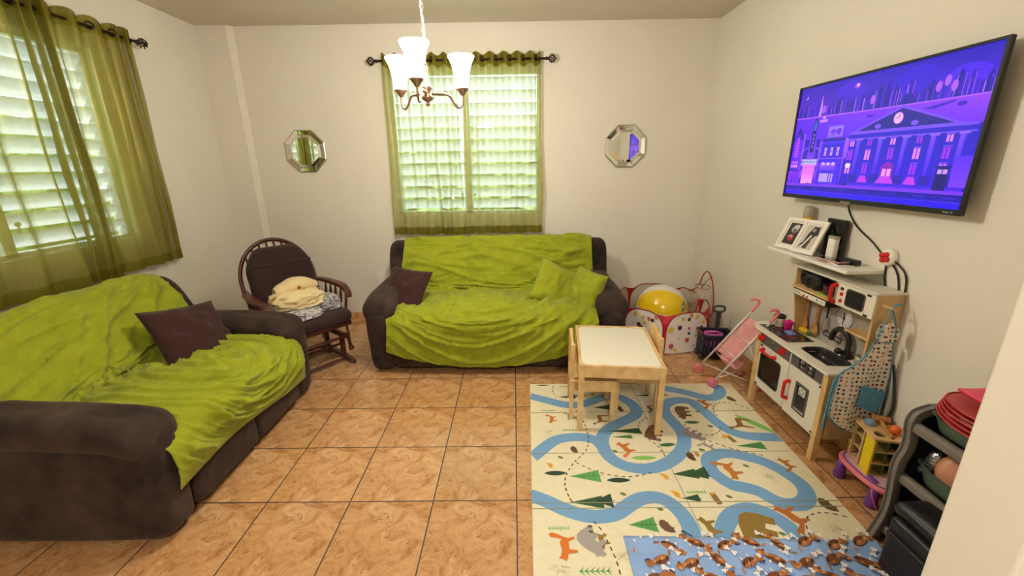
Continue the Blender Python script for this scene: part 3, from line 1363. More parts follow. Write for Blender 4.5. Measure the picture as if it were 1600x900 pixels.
# ================================================================ chandelier
HX, HY = -.430, -.58
M['shade'] = mat('frosted_glass_shade', (255, 246, 230), 0.3, emit=(255, 244, 226), estr=SHADE_EMIT)
M['pull'] = mat('white_cord', (226, 222, 210), 0.5)
ch = thing('chandelier', 'three light brushed nickel chandelier with glowing white bell shades', 'chandelier', (HX, HY, ZC))
zh = 1.935
s = MB(); s.lathe([(.001, ZC - .03), (.03, ZC - .03), (.058, ZC - .018), (.062, ZC)], (HX, HY, 0)); s.build('ceiling_canopy', M['chrome'], ch)
s = MB()
zz = ZC - .03
k = 0
while zz > zh + .12:
    s.tube([(HX + (.006 * math.cos(a) if k % 2 else 0), HY + (0 if k % 2 else .006 * math.cos(a)), zz - .014 + .016 * math.sin(a)) for a in [2 * PI * q / 10 for q in range(10)]], .0016, 6, closed=True)
    zz -= .026
    k += 1
s.build('chain', M['chrome'], ch)
s = MB(); s.tube([(HX + .006 * math.sin(q * 1.3), HY + .004 * math.cos(q), ZC - .03 - (ZC - zh - .13) * q / 14) for q in range(15)], .0022, 6, n=40); s.build('power_cord', M['pull'], ch)
s = MB(); s.lathe([(.001, zh - .062), (.009, zh - .058), (.011, zh - .050), (.006, zh - .043), (.014, zh - .038), (.028, zh - .028), (.032, zh - .018), (.022, zh - .008), (.022, zh + .018), (.030, zh + .026), (.022, zh + .034), (.010, zh + .046), (.008, zh + .11), (.013, zh + .118), (.001, zh + .125)], (HX, HY, 0))
s.build('hub', M['chrome'], ch)
AR = .190
for (deg, rr_) in ((-93, AR), (27, AR), (147, AR)):
    a = R_(deg)
    d = Vector((math.cos(a), math.sin(a), 0))
    c = Vector((HX, HY, 0))

    def q(r, z):
        return c + d * r + Vector((0, 0, z))
    s = MB()
    s.tube([q(.018, zh), q(.07, zh + .002), q(.115, zh - .005), q(.14, zh - .040), q(.165, zh - .062), q(.187, zh - .045), q(.19, zh + .005)], .0058, 10, n=34)
    s.tube([q(.028, zh), q(.062, zh + .001), q(.10, zh + .0)], [.009, .0095, .007], 10, n=12)
    arm = s.build('arm', M['chrome'], ch)
    p = q(.19, 0)
    z0 = zh + .0
    s = MB(); s.lathe([(.008, z0 - .002), (.012, z0 + .004), (.018, z0 + .014), (.034, z0 + .030), (.034, z0 + .034), (.001, z0 + .034)], p); s.build('shade_holder', M['chrome'], ch)
    z1 = z0 + .031
    s = MB(); s.lathe([(.024, z1), (.031, z1 + .004), (.036, z1 + .03), (.040, z1 + .07), (.047, z1 + .105), (.057, z1 + .130), (.066, z1 + .146), (.0685, z1 + .155), (.066, z1 + .157), (.055, z1 + .133), (.044, z1 + .105), (.037, z1 + .07), (.033, z1 + .03), (.028, z1 + .006)], p, cap=False)
    s.build('glass_shade', M['shade'], ch)
    s = MB(); s.lathe([(.013, z1), (.013, z1 + .03), (.022, z1 + .055), (.026, z1 + .075), (.018, z1 + .098), (.001, z1 + .104)], p); s.build('light_bulb', M['shade'], ch)

# added fill light behind the camera, dressed as a round ceiling fixture
hl = thing('hall_fill_lamp', 'added round fill lamp, unseen in the hall behind the camera', 'lamp', (.3, -3.9, ZC))
M['glow'] = mat('fill_opal_glass', (255, 250, 240), 0.4, emit=(255, 240, 215), estr=9)
s = MB(); s.lathe([(.001, ZC - .09), (.10, ZC - .08), (.16, ZC - .05), (.18, ZC - .02)], (.3, -3.9, 0)); s.build('fill_lamp_glass', M['glow'], hl)
s = MB(); s.lathe([(.19, ZC - .03), (.20, ZC)], (.3, -3.9, 0)); s.build('fill_lamp_rim', M['chrome'], hl)
lamp('hall_fill_light', 'AREA', (.3, -3.9, ZC - .10), HALL_FILL, (1, .96, .89), .5, (0, 0, 0))
lamp('chandelier_light', 'POINT', (HX, HY, zh + .27), LIVING_LAMP, (1, .94, .84), .10)


# ================================================================ octagonal mirrors
def mirror(label, c, R=.195):
    t = thing('octagonal_mirror', label, 'mirror', c, group='octagonal bevelled wall mirrors')
    y = c[1]

    def oct_(r, yy):
        return [Vector((c[0] + r * math.cos(PI / 8 + k * PI / 4), yy, c[2] + r * math.sin(PI / 8 + k * PI / 4))) for k in range(8)]
    rings = [(R, y), (R, y - .014), (R - .010, y - .020), (R - .048, y - .012), (R - .052, y - .018), (R - .075, y - .024)]
    names = []
    s = MB()

    def ringset(s, a, b):
        A, B = oct_(*a), oct_(*b)
        for k in range(8):
            j = (k + 1) % 8
            s.add([A[k], A[j], B[j], B[k]], [(0, 1, 2, 3)])
    R2 = R / math.cos(PI / 8)
    rings = [(R2 - (R - r), yy) for r, yy in rings]
    ringset(s, rings[0], rings[1]); ringset(s, rings[1], rings[2])
    s.build('rim', M['silver'], t)
    s = MB(); ringset(s, rings[2], rings[3]); s.build('bevelled_border', M['mirror'], t)
    s = MB(); ringset(s, rings[3], rings[4]); s.build('inner_rim', M['silver'], t)
    s = MB(); ringset(s, rings[4], rings[5]); s.build('bevelled_edge', M['mirror'], t)
    s = MB(); s.add(oct_(*rings[5]), [tuple(range(8))]); s.build('mirror_glass', M['mirror'], t)
    return t


mc = hit(478, 236.5, 1, YB - .01)
mirror('octagonal mirror on the back wall left of the window', (mc.x, YB - .003, mc.z), .193)
mc = hit(977, 228.5, 1, YB - .01)
mirror('octagonal mirror on the back wall right of the window', (mc.x, YB - .003, mc.z), .193)

# ================================================================ television
TW, TH = 1.11, .645
tc_ = Vector((1.779, -.655, 1.680))
wv = Vector((.018, -1, 0)).normalized()
uv = Vector((0, 0, 1))
nv_ = Vector((-1, -.018, 0)).normalized()


def tvp(s_, t_, d=0.0):
    """s 0..1 left to right, t 0..1 top to bottom on the front of the set, d toward the room"""
    return tc_ + wv * (s_ - .5) * TW - uv * (t_ - .5) * TH + nv_ * d


tv = thing('television', 'wall mounted flat television showing a purple night city street', 'television', tc_)
s = MB()


def tvbox(s, s0, s1, t0, t1, d0, d1, mi=0):
    P = [tvp(a, b, d) for d in (d0, d1) for (a, b) in ((s0, t0), (s1, t0), (s1, t1), (s0, t1))]
    return s.add(P, [(0, 1, 2, 3), (7, 6, 5, 4), (0, 4, 5, 1), (1, 5, 6, 2), (2, 6, 7, 3), (3, 7, 4, 0)], mi)


tvbox(s, 0, 1, 0, 1, -.018, -.004)
s.build('back_shell', M['black'], tv, bevel=.004)
s = MB(); tvbox(s, .2, .8, .35, .92, -.045, -.018); s.build('electronics_housing', M['black'], tv, bevel=.006)
s = MB(); tvbox(s, .38, .62, .38, .72, -.084, -.045); s.build('wall_mount', M['black'], tv)
s = MB()
b0 = .011; b1 = .017
tvbox(s, 0, 1, 0, b1, -.004, .003); tvbox(s, 0, 1, 1 - .036, 1, -.004, .003)
tvbox(s, 0, b0, b1, 1 - .036, -.004, .003); tvbox(s, 1 - b0, 1, b1, 1 - .036, -.004, .003)
s.build('bezel', M['black'], tv)
s = MB(); tvbox(s, .44, .50, .985, 1.012, -.012, .006); s.build('sensor_badge', M['chrome'], tv, bevel=.003)


def scr(a, b, lift):
    a, b = min(1, max(0, a)), min(1, max(0, b))
    return tvp(b0 + a * (1 - 2 * b0), b1 + b * (1 - .036 - b1), -.003 + lift)


P = Paint(scr, 0.000006)
DB, BL, PU, VI, LI = (34, 0, 150), (72, 10, 230), (118, 20, 235), (160, 60, 250), (205, 150, 255)
P.rect(0, 0, 1, 1, (70, 8, 190))
# sky
P.poly([(0, 0), (.5, 0), (1, 0), (1, .30), (.5, .30), (0, .27)], [(70, 8, 190), (56, 0, 190), (40, 0, 180), (110, 20, 235), (128, 24, 220), (112, 20, 200)])
for (x, y, r, c) in ((.13, .16, .05, (96, 20, 205)), (.36, .11, .09, (92, 12, 215)), (.7, .12, .10, (80, 10, 215)), (.9, .16, .08, (104, 40, 235))):
    P.ell(x, y, r, r * .9, c)
P.ell(.395, .075, .016, .022, (180, 90, 240)); P.ell(.398, .07, .008, .012, (250, 215, 250))
P.ell(.055, .09, .009, .014, (235, 225, 255)); P.ell(.0515, .087, .007, .012, (84, 12, 196))
# far skyline: plain towers with lit faces
random.seed(21)
x = 0.0
while x < 1.0:
    w_ = random.uniform(.008, .024)
    h_ = random.uniform(.05, .13) * (1.25 if .45 < x < .95 else 1)
    top = .27 + .02 * x - h_
    c = random.choice([(72, 8, 190), (60, 0, 175), (86, 18, 205), (46, 0, 160)])
    P.rect(x, top, x + w_, .29, c)
    if random.random() < .75:
        P.rect(x + w_ * .72, top + .006, x + w_ * .95, .28, random.choice([(170, 90, 255), (200, 140, 255), (140, 60, 240)]))
    if random.random() < .3:
        P.poly([(x, top), (x + w_ / 2, top - .035), (x + w_, top)], c)
    x += w_ * random.uniform(.7, 1.5)
P.poly([(.168, .28), (.186, .28), (.179, .10), (.1765, .10)], (222, 178, 255))
P.poly([(.555, .30), (.585, .30), (.585, .20), (.572, .09), (.569, .09), (.555, .20)], (54, 0, 165))
P.poly([(.63, .30), (.72, .30), (.705, .24), (.69, .21), (.665, .21), (.645, .25)], (46, 0, 160))
for (x, y) in ((.80, .20), (.83, .17), (.86, .21), (.20, .22), (.50, .21)):
    P.ell(x, y, .012, .035, (196, 130, 255))
# water
P.poly([(0, .27), (.5, .29), (1, .29), (1, .60), (0, .60)], [(120, 40, 235), (150, 60, 250), (170, 90, 250), (100, 10, 235), (92, 12, 225)])
P.poly([(0, .27), (.5, .283), (1, .283), (1, .292), (.5, .293), (0, .281)], (196, 130, 252))
P.poly([(.185, .31), (.245, .31), (.24, .335), (.19, .335)], (214, 170, 255)); P.ell(.215, .295, .012, .008, (240, 210, 255))
P.poly([(.48, .325), (.53, .325), (.52, .34), (.49, .34)], (70, 0, 190))
P.poly([(.75, .33), (.88, .30), (.88, .31), (.80, .345)], (84, 10, 200)); P.ell(.905, .33, .018, .014, (78, 8, 195))
# gothic brick building
P.poly([(.0, .93), (.0, .47), (.02, .43), (.045, .37), (.07, .43), (.085, .47), (.085, .93)], [(90, 20, 225)] * 3 + [(60, 0, 190)] + [(90, 20, 225), (120, 40, 240), (150, 60, 250)])
P.poly([(.0, .47), (.022, .42), (.045, .36), (.068, .42), (.088, .47), (.088, .50), (.045, .41), (.0, .50)], (36, 0, 140))
P.poly([(.025, .64), (.025, .50), (.032, .465), (.042, .45), (.052, .465), (.059, .50), (.059, .64)], (196, 80, 235))
for k in range(6):
    P.rect(.025, .49 + k * .026, .059, .495 + k * .026, (120, 30, 210))
for r in range(2):
    for k in range(4):
        P.rect(.014 + k * .014, .68 + r * .035, .024 + k * .014, .705 + r * .035, (250, 190, 250) if r else (220, 140, 245))
P.rect(.0, .76, .085, .775, (60, 0, 170))
P.poly([(.0, .775), (.085, .775), (.085, .93), (.0, .93)], [(170, 60, 235), (150, 50, 240), (90, 20, 230), (100, 30, 235)])
P.rect(.035, .79, .039, .92, (40, 0, 130))
P.rect(.086, .42, .098, .93, (184, 110, 255), (140, 60, 250))
# picture house
P.poly([(.10, .93), (.10, .49), (.215, .49), (.215, .93)], [(70, 20, 225), (48, 0, 190), (48, 0, 190), (90, 30, 235)])
P.rect(.098, .485, .218, .50, (40, 0, 150))
for c_ in (.128, .196):
    P.ell(c_ - .002, .63, .036, .075, (170, 130, 255)); P.ell(c_ - .002, .63, .031, .065, (52, 10, 170))
    for k in range(5):
        a = -1.2 + k * .6
        P.poly([(c_, .66), (c_ + .030 * math.sin(a) - .001, .66 - .07 * math.cos(a)), (c_ + .030 * math.sin(a) + .002, .66 - .07 * math.cos(a))], (150, 110, 250))
P.poly([(.135, .67), (.135, .47), (.143, .44), (.150, .42), (.174, .42), (.182, .44), (.190, .47), (.190, .67)], [(140, 90, 255), (110, 50, 240), (96, 40, 235), (96, 40, 235), (96, 40, 235), (96, 40, 235), (110, 50, 240), (140, 90, 255)])
P.poly([(.149, .60), (.149, .34), (.154, .30), (.162, .285), (.170, .30), (.175, .34), (.175, .60)], (28, 4, 110))
P.poly([(.153, .40), (.153, .35), (.162, .305), (.171, .35), (.171, .40)], (70, 150, 200))
for k in range(4):
    P.rect(.159, .43 + k * .035, .166, .45 + k * .035, (190, 170, 255))
P.rect(.098, .66, .232, .715, (190, 170, 255)); P.rect(.106, .668, .222, .708, (205, 222, 250))
P.rect(.096, .712, .236, .722, (232, 180, 255))
P.poly([(.112, .722), (.212, .722), (.205, .91), (.118, .91)], [(236, 140, 240), (236, 140, 240), (250, 180, 240), (250, 170, 235)])
P.rect(.098, .722, .112, .93, (70, 10, 200)); P.rect(.212, .722, .226, .93, (80, 20, 205))
for k in range(2):
    P.ell(.105 + .114 * k, .80, .005, .045, (180, 120, 250))
for k in range(6):
    P.poly([(.118 + k * .015, .91), (.122 + k * .015, .80), (.126 + k * .015, .91)], (255, 225, 245))
P.poly([(.135, .925), (.145, .90), (.165, .885), (.195, .885), (.215, .90), (.22, .915), (.215, .925)], (90, 0, 110))
P.rect(.219, .50, .235, .93, (170, 110, 255), (120, 50, 245))
# row of shops with a billboard on the roof
P.rect(.262, .375, .362, .475, (150, 120, 250)); P.rect(.266, .385, .358, .467, (176, 150, 250))
P.ell(.335, .425, .016, .026, (120, 60, 225)); P.poly([(.272, .43), (.30, .40), (.322, .425), (.30, .45)], (132, 70, 230)); P.rect(.272, .452, .352, .458, (110, 60, 220))
P.rect(.238, .485, .385, .93, (74, 24, 230), (110, 50, 245))
P.rect(.236, .485, .388, .505, (36, 4, 160)); P.rect(.238, .515, .386, .523, (120, 80, 250))
for k in range(3):
    P.rect(.256 + k * .042, .545, .280 + k * .042, .64, (40, 0, 165))
    P.rect(.260 + k * .042, .56, .276 + k * .042, .635, (226, 190, 255))
    P.rect(.267 + k * .042, .56, .269 + k * .042, .635, (70, 10, 190)); P.rect(.260 + k * .042, .595, .276 + k * .042, .599, (70, 10, 190))
P.rect(.236, .655, .388, .662, (170, 120, 255))
P.poly([(.248, .70), (.352, .70), (.356, .78), (.244, .78)], [(180, 130, 255), (180, 130, 255), (80, 30, 220), (80, 30, 220)])
for k in range(3):
    P.ell(.268 + k * .034, .705, .012, .014, (235, 205, 255))
P.rect(.25, .785, .352, .875, (60, 10, 190)); P.rect(.254, .79, .318, .868, (206, 190, 255)); P.rect(.324, .79, .334, .868, (206, 190, 255)); P.rect(.339, .79, .35, .868, (206, 190, 255))
P.rect(.25, .875, .352, .93, (120, 70, 245))
P.rect(.388, .49, .415, .93, (190, 120, 250), (90, 20, 230)); P.rect(.400, .66, .414, .93, (24, 0, 190))
# bank with a clock pediment and tall columns
P.rect(.415, .46, 1, .86, (40, 0, 190), (80, 20, 225))
P.poly([(.415, .455), (.665, .285), (.94, .455)], (150, 110, 250)); P.poly([(.45, .445), (.665, .305), (.90, .445)], (40, 6, 150))
P.rect(.405, .45, .985, .468, (150, 110, 250)); P.rect(.405, .47, .985, .50, (64, 20, 205)); P.rect(.41, .50, .985, .508, (150, 110, 250))
P.poly([(.664, .285), (.666, .285), (.666, .235), (.664, .235)], (60, 0, 160))
P.ell(.655, .375, .026, .046, (90, 40, 190)); P.ell(.655, .375, .022, .040, (246, 214, 250))
P.band([(.655, .375), (.660, .35)], .004, (60, 10, 120), 2, smooth=False); P.band([(.655, .375), (.643, .372)], .004, (60, 10, 120), 2, smooth=False)
for x in (.56, .735):
    P.ell(x, .42, .016, .018, (150, 120, 250))
cols_ = (.475, .595, .715, .835, .945)
for i, x in enumerate((.435, .535, .655, .775, .895)):
    for (a, b, hh) in ((-.012, .52, .045), (-.014, .60, .075), (-.014, .71, .075)):
        if i == 2 and b > .7:
            P.poly([(x - .030, .72), (x, .685), (x + .030, .72), (x + .030, .83), (x - .030, .83)], (160, 20, 190))
            P.rect(x - .022, .745, x - .003, .80, (250, 190, 250)); P.rect(x + .003, .745, x + .022, .80, (250, 190, 250))
            continue
        P.rect(x - .018, b - .012, x + .018, b - .004, (150, 100, 245))
        c = (240, 170, 250) if (i + int(b * 10)) % 2 else (180, 70, 235)
        P.rect(x + a, b, x - .002, b + hh, c); P.rect(x + .002, b, x - a, b + hh, c)
for i, x in enumerate(cols_):
    P.rect(x - .020, .505, x + .020, .52, (170, 130, 255))
    P.rect(x - .014, .52, x + .014, .80, (150, 100, 255), (96, 36, 235)); P.rect(x + .004, .52, x + .014, .80, (80, 30, 225), (60, 10, 205))
    P.rect(x - .022, .79, x + .022, .86, (62, 14, 180))
for (x, y, r) in ((.655, .82, .05), (.535, .82, .03), (.775, .82, .03)):
    P.poly([(x - r, .86), (x - r * .5, .80), (x + r * .5, .80), (x + r, .86)], (214, 90, 235))
P.rect(.415, .855, .99, .885, (76, 30, 215), (110, 60, 235))
# street lamp, kiosk
P.rect(.432, .72, .436, .88, (20, 0, 100)); P.ell(.434, .72, .016, .020, (255, 250, 255)); P.poly([(.415, .90), (.42, .87), (.448, .87), (.453, .90)], (20, 0, 110))
P.rect(.875, .73, .925, .885, (24, 0, 120)); P.rect(.881, .745, .898, .775, (214, 190, 255)); P.rect(.902, .745, .919, .775, (214, 190, 255))
P.rect(.868, .72, .932, .733, (40, 10, 150)); P.rect(.935, .66, 1, .86, (120, 60, 245), (150, 90, 250))
# pavement and road
P.poly([(0, .895), (.4, .885), (1, .885), (1, .91), (.4, .912), (0, .92)], [(150, 80, 250)] * 6)
P.poly([(0, .918), (.4, .910), (1, .908), (1, .965), (0, .965)], [(26, 0, 140), (36, 0, 150), (30, 0, 150), (56, 0, 200), (52, 0, 200)])
for (x) in (.12, .25, .43, .56, .70, .83, .95):
    P.ell(x, .93, .03, .008, (70, 20, 205))
P.poly([(0, .958), (1, .958), (1, 1), (0, 1)], [(60, 0, 225), (60, 0, 225), (70, 0, 245), (70, 0, 245)])
P.rect(0, .957, 1, .961, (130, 70, 250))
P.c = [(a ** 1.35 * .9, b ** 1.35 * .7, c ** 1.05, 1) for a, b, c, d in P.c]
scn = P.build('screen', M['screen'], tv)
for p_ in ():
    pass
M['mark'] = mat('marquee_lettering', (30, 60, 90), .6)
M['mark_light'] = mat('pale_lettering', (210, 210, 215), .5)
Mx = Matrix((( wv.x, uv.x, nv_.x, 0), (wv.y, uv.y, nv_.y, 0), (wv.z, uv.z, nv_.z, 0), (0, 0, 0, 1)))
pt = scr(.164, .688, .012)
mt = Matrix.Translation(scr(.164, .689, .0034)) @ Mx
text_mb('FREE MOVIES & TV', .0185, mt, depth=.0001).build('marquee_text', M['mark'], scn)
mt = Matrix.Translation(tvp(.955, .984, .0034)) @ Mx
text_mb('Roku TV', .011, mt, depth=.0002).build('badge_text', M['mark_light'], tv)

# ================================================================ wall shelf and what stands on it
SZ = 1.045
sy0, sy1 = -.205, -.885
sh = thing('wall_shelf', 'white floating shelf on the right wall under the television', 'shelf', (XR, (sy0 + sy1) / 2, SZ))
s = MB(); s.box((1.668, sy1 + .02, SZ - .018), (XR - .001, sy0 + .02, SZ)); s.build('shelf_board', M['white'], sh, bevel=.003)
s = MB()
for yy in (-.25, -.70):
    s = MB(); s.box((1.72, yy - .01, SZ - .026), (XR - .001, yy + .01, SZ - .018)); s.box((XR - .01, yy - .01, SZ - .09), (XR - .001, yy + .01, SZ - .018)); s.build('shelf_bracket', M['white'], sh)


def picture_frame(label, base, w_, h_, dirx, tilt, motif):
    """leaning frame; base = lower left corner on the shelf, dirx = unit vector along its width, seen from the room"""
    t = thing('framed_photo', label, 'photo frame', base, group='white framed photographs on the wall shelf')
    b = Vector(base)
    dx = Vector(dirx).normalized()
    n0 = dx.cross(Vector((0, 0, 1))).normalized()
    if n0.x > 0:
        n0 = -n0
    up = (Vector((0, 0, 1)) * math.cos(tilt) - n0 * math.sin(tilt)).normalized()
    nn = dx.cross(up).normalized()
    if nn.x > 0:
        nn = -nn

    def g(a, c, d):
        return b + dx * a + up * c + nn * (d + .001) + Vector((0, 0, .004))
    f = .018

    def slab(s, a0, a1, c0, c1, d0, d1):
        P_ = [g(a, c, d) for d in (d0, d1) for (a, c) in ((a0, c0), (a1, c0), (a1, c1), (a0, c1))]
        s.add(P_, [(3, 2, 1, 0), (4, 5, 6, 7), (0, 1, 5, 4), (1, 2, 6, 5), (2, 3, 7, 6), (3, 0, 4, 7)])
    s = MB()
    slab(s, 0, w_, 0, f, 0, .012); slab(s, 0, w_, h_ - f, h_, 0, .012); slab(s, 0, f, f, h_ - f, 0, .012); slab(s, w_ - f, w_, f, h_ - f, 0, .012)
    s.build('frame', M['white'], t)
    s = MB(); slab(s, f, w_ - f, f, h_ - f, 0, .004); s.build('backing', M['black'], t)
    s = MB(); slab(s, w_ * .45, w_ * .55, .0, h_ * .7, -.004, 0); s.build('stand', M['black'], t)
    P = Paint(lambda a, c, l: g(f + a * (w_ - 2 * f), f + c * (h_ - 2 * f), .0045 + l), .00008)
    motif(P)
    P.build('photo', M['print'], t)
    return t


def motif1(P):
    P.rect(0, 0, 1, 1, (228, 224, 212)); P.rect(.10, .08, .90, .92, (48, 44, 42))
    P.ell(.5, .68, .20, .15, (176, 172, 160)); P.ell(.55, .78, .16, .09, (206, 202, 190)); P.ell(.52, .62, .12, .09, (120, 112, 104))
    for k in range(12):
        a = k * 2.4
        P.ell(.48 + .05 * math.sqrt(k) * math.cos(a), .34 + .035 * math.sqrt(k) * math.sin(a), .055, .036, (170, 40, 50) if k % 3 else (214, 180, 170))


def motif2(P):
    P.rect(0, 0, 1, 1, (228, 224, 212)); P.rect(.10, .06, .90, .94, (200, 194, 182))
    P.poly([(.10, .10), (.30, .35), (.34, .60), (.48, .88), (.80, .90), (.88, .60), (.74, .56), (.60, .40), (.55, .10)], (44, 40, 38))
    P.poly([(.14, .10), (.30, .20), (.52, .60), (.60, .55), (.46, .30), (.34, .10)], (222, 216, 204))
    P.ell(.56, .76, .10, .07, (150, 140, 128))
    P.poly([(.42, .08), (.60, .08), (.66, .40), (.58, .40)], (70, 64, 60))


fa = hit(1222, 386, 2, SZ)
picture_frame('white framed black and white photo with red flowers, left of the pair on the shelf', (1.700, -.222, SZ), .160, .200, (.16, -.98, 0), R_(24), motif1)
picture_frame('white framed black and white photo of a couple, right of the pair on the shelf', (1.700, -.372, SZ), .160, .205, (.16, -.98, 0), R_(24), motif2)

# bottle with yellow band, behind the frames
bt = thing('baby_bottle', 'small clear bottle with a yellow band, behind the photo frames', 'bottle', (1.82, -.300, SZ))
M['clear'] = mat('cloudy_plastic', (196, 188, 166), .25, trans=.3)
M['yellow'] = mat('yellow_plastic', (232, 184, 20), .45)
s = MB(); s.lathe([(.026, 0), (.028, .02), (.027, .19), (.024, .20)], (1.82, -.300, SZ)); s.build('bottle_body', M['clear'], bt)
s = MB(); s.lathe([(.029, .165), (.029, .198), (.024, .20)], (1.82, -.300, SZ)); s.build('bottle_band', M['yellow'], bt)
s = MB(); s.lathe([(.026, .20), (.0275, .205), (.0275, .255), (.022, .266), (.001, .268)], (1.82, -.300, SZ)); s.build('bottle_cap', M['clear'], bt)
# dark photo print and white prop behind
dp = thing('photo_block', 'dark photo block standing behind the white frames on the shelf', 'photo block', (1.79, -.49, SZ))
s = MB(); s.box((1.825, -.60, SZ), (1.845, -.46, SZ + .215)); s.build('block', M['black'], dp, bevel=.002)
P = Paint(lambda a, c, l: Vector((1.8247 - l, -.595 + a * .13, SZ + .008 + c * .20)), .0004)
random.seed(4)
for k in range(14):
    P.ell(random.random(), random.random(), .16, .05, random.choice([(60, 66, 54), (40, 40, 40), (96, 92, 84), (120, 116, 108), (30, 44, 30)]), random.random() * 3, 10)
P.build('printed_face', M['print'], dp)
vs_ = thing('tissue_packet', 'upright white packet standing on the shelf beside the dark photo block', 'packet', (1.75, -.56, SZ))
s = MB(); s.rbox((1.775, -.610, SZ + .001), (1.805, -.555, SZ + .125), .008, n=3); s.build('packet_body', M['white'], vs_)
s = MB(); s.rbox((1.7735, -.611, SZ + .112), (1.8065, -.554, SZ + .130), .006, n=2); s.build('packet_flap', M['clear'], vs_)


def slab_device(name, label, c, w_, l, rz, z, m1, m2, grp=None):
    t = thing(name, label, 'phone', (c[0], c[1], z), rz, grp)
    s = MB(); s.rbox((-w_ / 2, -l / 2, 0), (w_ / 2, l / 2, .009), .004, n=3); s.build('case', m1, t, world=False)
    s = MB(); s.rbox((-w_ / 2 + .004, -l / 2 + .005, .0088), (w_ / 2 - .004, l / 2 - .005, .0102), .0006, n=2); s.build('display', m2, t, world=False)
    return t


M['rose'] = mat('rose_metal', (206, 160, 150), .35, .3)
M['glass_dark'] = mat('dark_glass', (40, 38, 42), .08, coat=.5)
slab_device('mobile_phone', 'phone in a rose case, topmost of the two on the shelf', (1.733, -.675), .078, .155, R_(8), SZ + .0105, M['rose'], M['glass_dark'])
slab_device('mobile_phone', 'phone with a pale case lying under the rose phone on the shelf', (1.745, -.705), .080, .165, R_(-14), SZ + .0002, M['white'], M['glass_dark'])
pa = thing('power_adapter', 'black power adapter lying on the shelf beside the wall', 'adapter', (1.80, -.72, SZ))
s = MB(); s.rbox((1.775, -.77, SZ + .0005), (1.815, -.68, SZ + .030), .006, n=3); s.build('adapter_body', M['black'], pa)
s = MB(); s.tube([(1.795, -.68, SZ + .014), (1.79, -.65, SZ + .02), (1.80, -.60, SZ + .006), (1.815, -.56, SZ + .005)], .003, 6, n=16); s.build('adapter_cord', M['black'], pa)
# power tap with red plugs
px_ = hit(1387, 402, 0, XR - .02)
M['red'] = mat('glossy_red_plastic', (206, 24, 26), .28)
pt_ = thing('power_tap', 'round white power tap with red sockets at the right end of the shelf', 'power tap', (XR - .03, px_.y, px_.z))
s = MB(); s.lathe([(.001, -.032), (.034, -.030), (.042, -.02), (.044, -.003), (.040, .0)], (XR - .002, px_.y, px_.z), axis='x', seg=28); s.build('tap_body', M['white'], pt_)
for k in range(4):
    a = k * PI / 2 + .5
    s = MB(); s.lathe([(.001, -.012), (.012, -.010), (.013, 0)], (XR - .032, px_.y + .017 * math.cos(a), px_.z + .017 * math.sin(a)), axis='x', seg=14); s.build('red_socket', M['red'], pt_)


def cable(label, pts, r=.0042, n=50):
    o = MB().tube(pts, r, 8, n=n).build('power_cable', M['black'])
    return tag(o, label, 'cable')


def pxw(u, v, x=XR - .008):
    return tuple(hit(u, v, 0, x))


cable('black cable running from the television down to the round power tap', [tuple(tvp(.455, .99, -.03)), pxw(1327, 330), pxw(1335, 348), pxw(1346, 362), pxw(1362, 377), pxw(1376, 394), pxw(1383, 400, XR - .03)])
cable('outermost black cable looping from the power tap past the end of the shelf', [pxw(1392, 404, XR - .03), pxw(1402, 412), pxw(1413, 425), pxw(1416, 440), pxw(1413, 460), pxw(1408, 474, XR - .006), pxw(1404, 500, XR - .006)])
cable('black cable dropping from the power tap behind the shelf to the toy kitchen', [pxw(1389, 409, XR - .03), pxw(1396, 416), pxw(1402, 428), pxw(1404, 442), pxw(1404, 456, XR - .006)])
cable('shortest black cable hanging behind the end of the shelf', [pxw(1385, 409, XR - .02), pxw(1384, 418), pxw(1382, 432), pxw(1383, 447, XR - .006)])

# wall socket beside the three seat sofa
wo = hit(596, 432, 1, YB)
ou = thing('wall_socket', 'white wall socket low on the back wall left of the sofa', 'socket', (wo.x, YB, wo.z))
s = MB(); s.box((wo.x - .035, YB - .006, wo.z - .057), (wo.x + .035, YB, wo.z + .057)); s.build('cover_plate', M['white'], ou, bevel=.002)
for dz in (-.02, .02):
    s = MB(); s.box((wo.x - .016, YB - .0085, wo.z + dz - .014), (wo.x + .016, YB - .006, wo.z + dz + .014)); s.build('socket_face', M['white'], ou, bevel=.003)

# ================================================================ glider rocking chair
GC = (-1.72, .265, 0)
gl_ = thing('glider_chair', 'dark cherry wood glider chair with brown cushions in the room corner', 'chair', GC, R_(52))
M['cush'] = cloth('dark_brown_cushion_cloth', (56, 40, 38), .3)
# bow: goes up from the seat sides, over the top and flares into the arms
lean = lambda z: .20 + .26 * (z - .40)
bow = []
for k in range(41):
    t = k / 40
    a = PI * (1 - t)
    x = .285 * math.cos(a) * (1.0 if True else 0)
    z = .70 + .315 * math.sin(a)
    bow.append((x, lean(z) + .02, z))
left = [(-.235, .22, .40), (-.262, .235, .50), (-.282, .27, .61)]
right = [(-a, b, c) for a, b, c in left[::-1]]
s = MB(); s.tube(left + bow + right, .018, 10, n=90, flat=.8); s.build('bow_frame', M['darkwood'], gl_, world=False)
for k in range(8):
    x = -.205 + .41 * k / 7
    zt = .70 + .315 * math.sqrt(max(0, 1 - (x / .285) ** 2)) - .012
    s = MB(); s.tube([(x * .86, lean(.40), .40), (x * .95, lean(.7) + .01, .7), (x, lean(zt) + .02, zt)], .0085, 8, n=8); s.build('back_spindle', M['darkwood'], gl_, world=False)
s = MB(); s.box((-.26, .19, .37), (.26, .235, .405)); s.build('back_rail', M['darkwood'], gl_, world=False, bevel=.006)
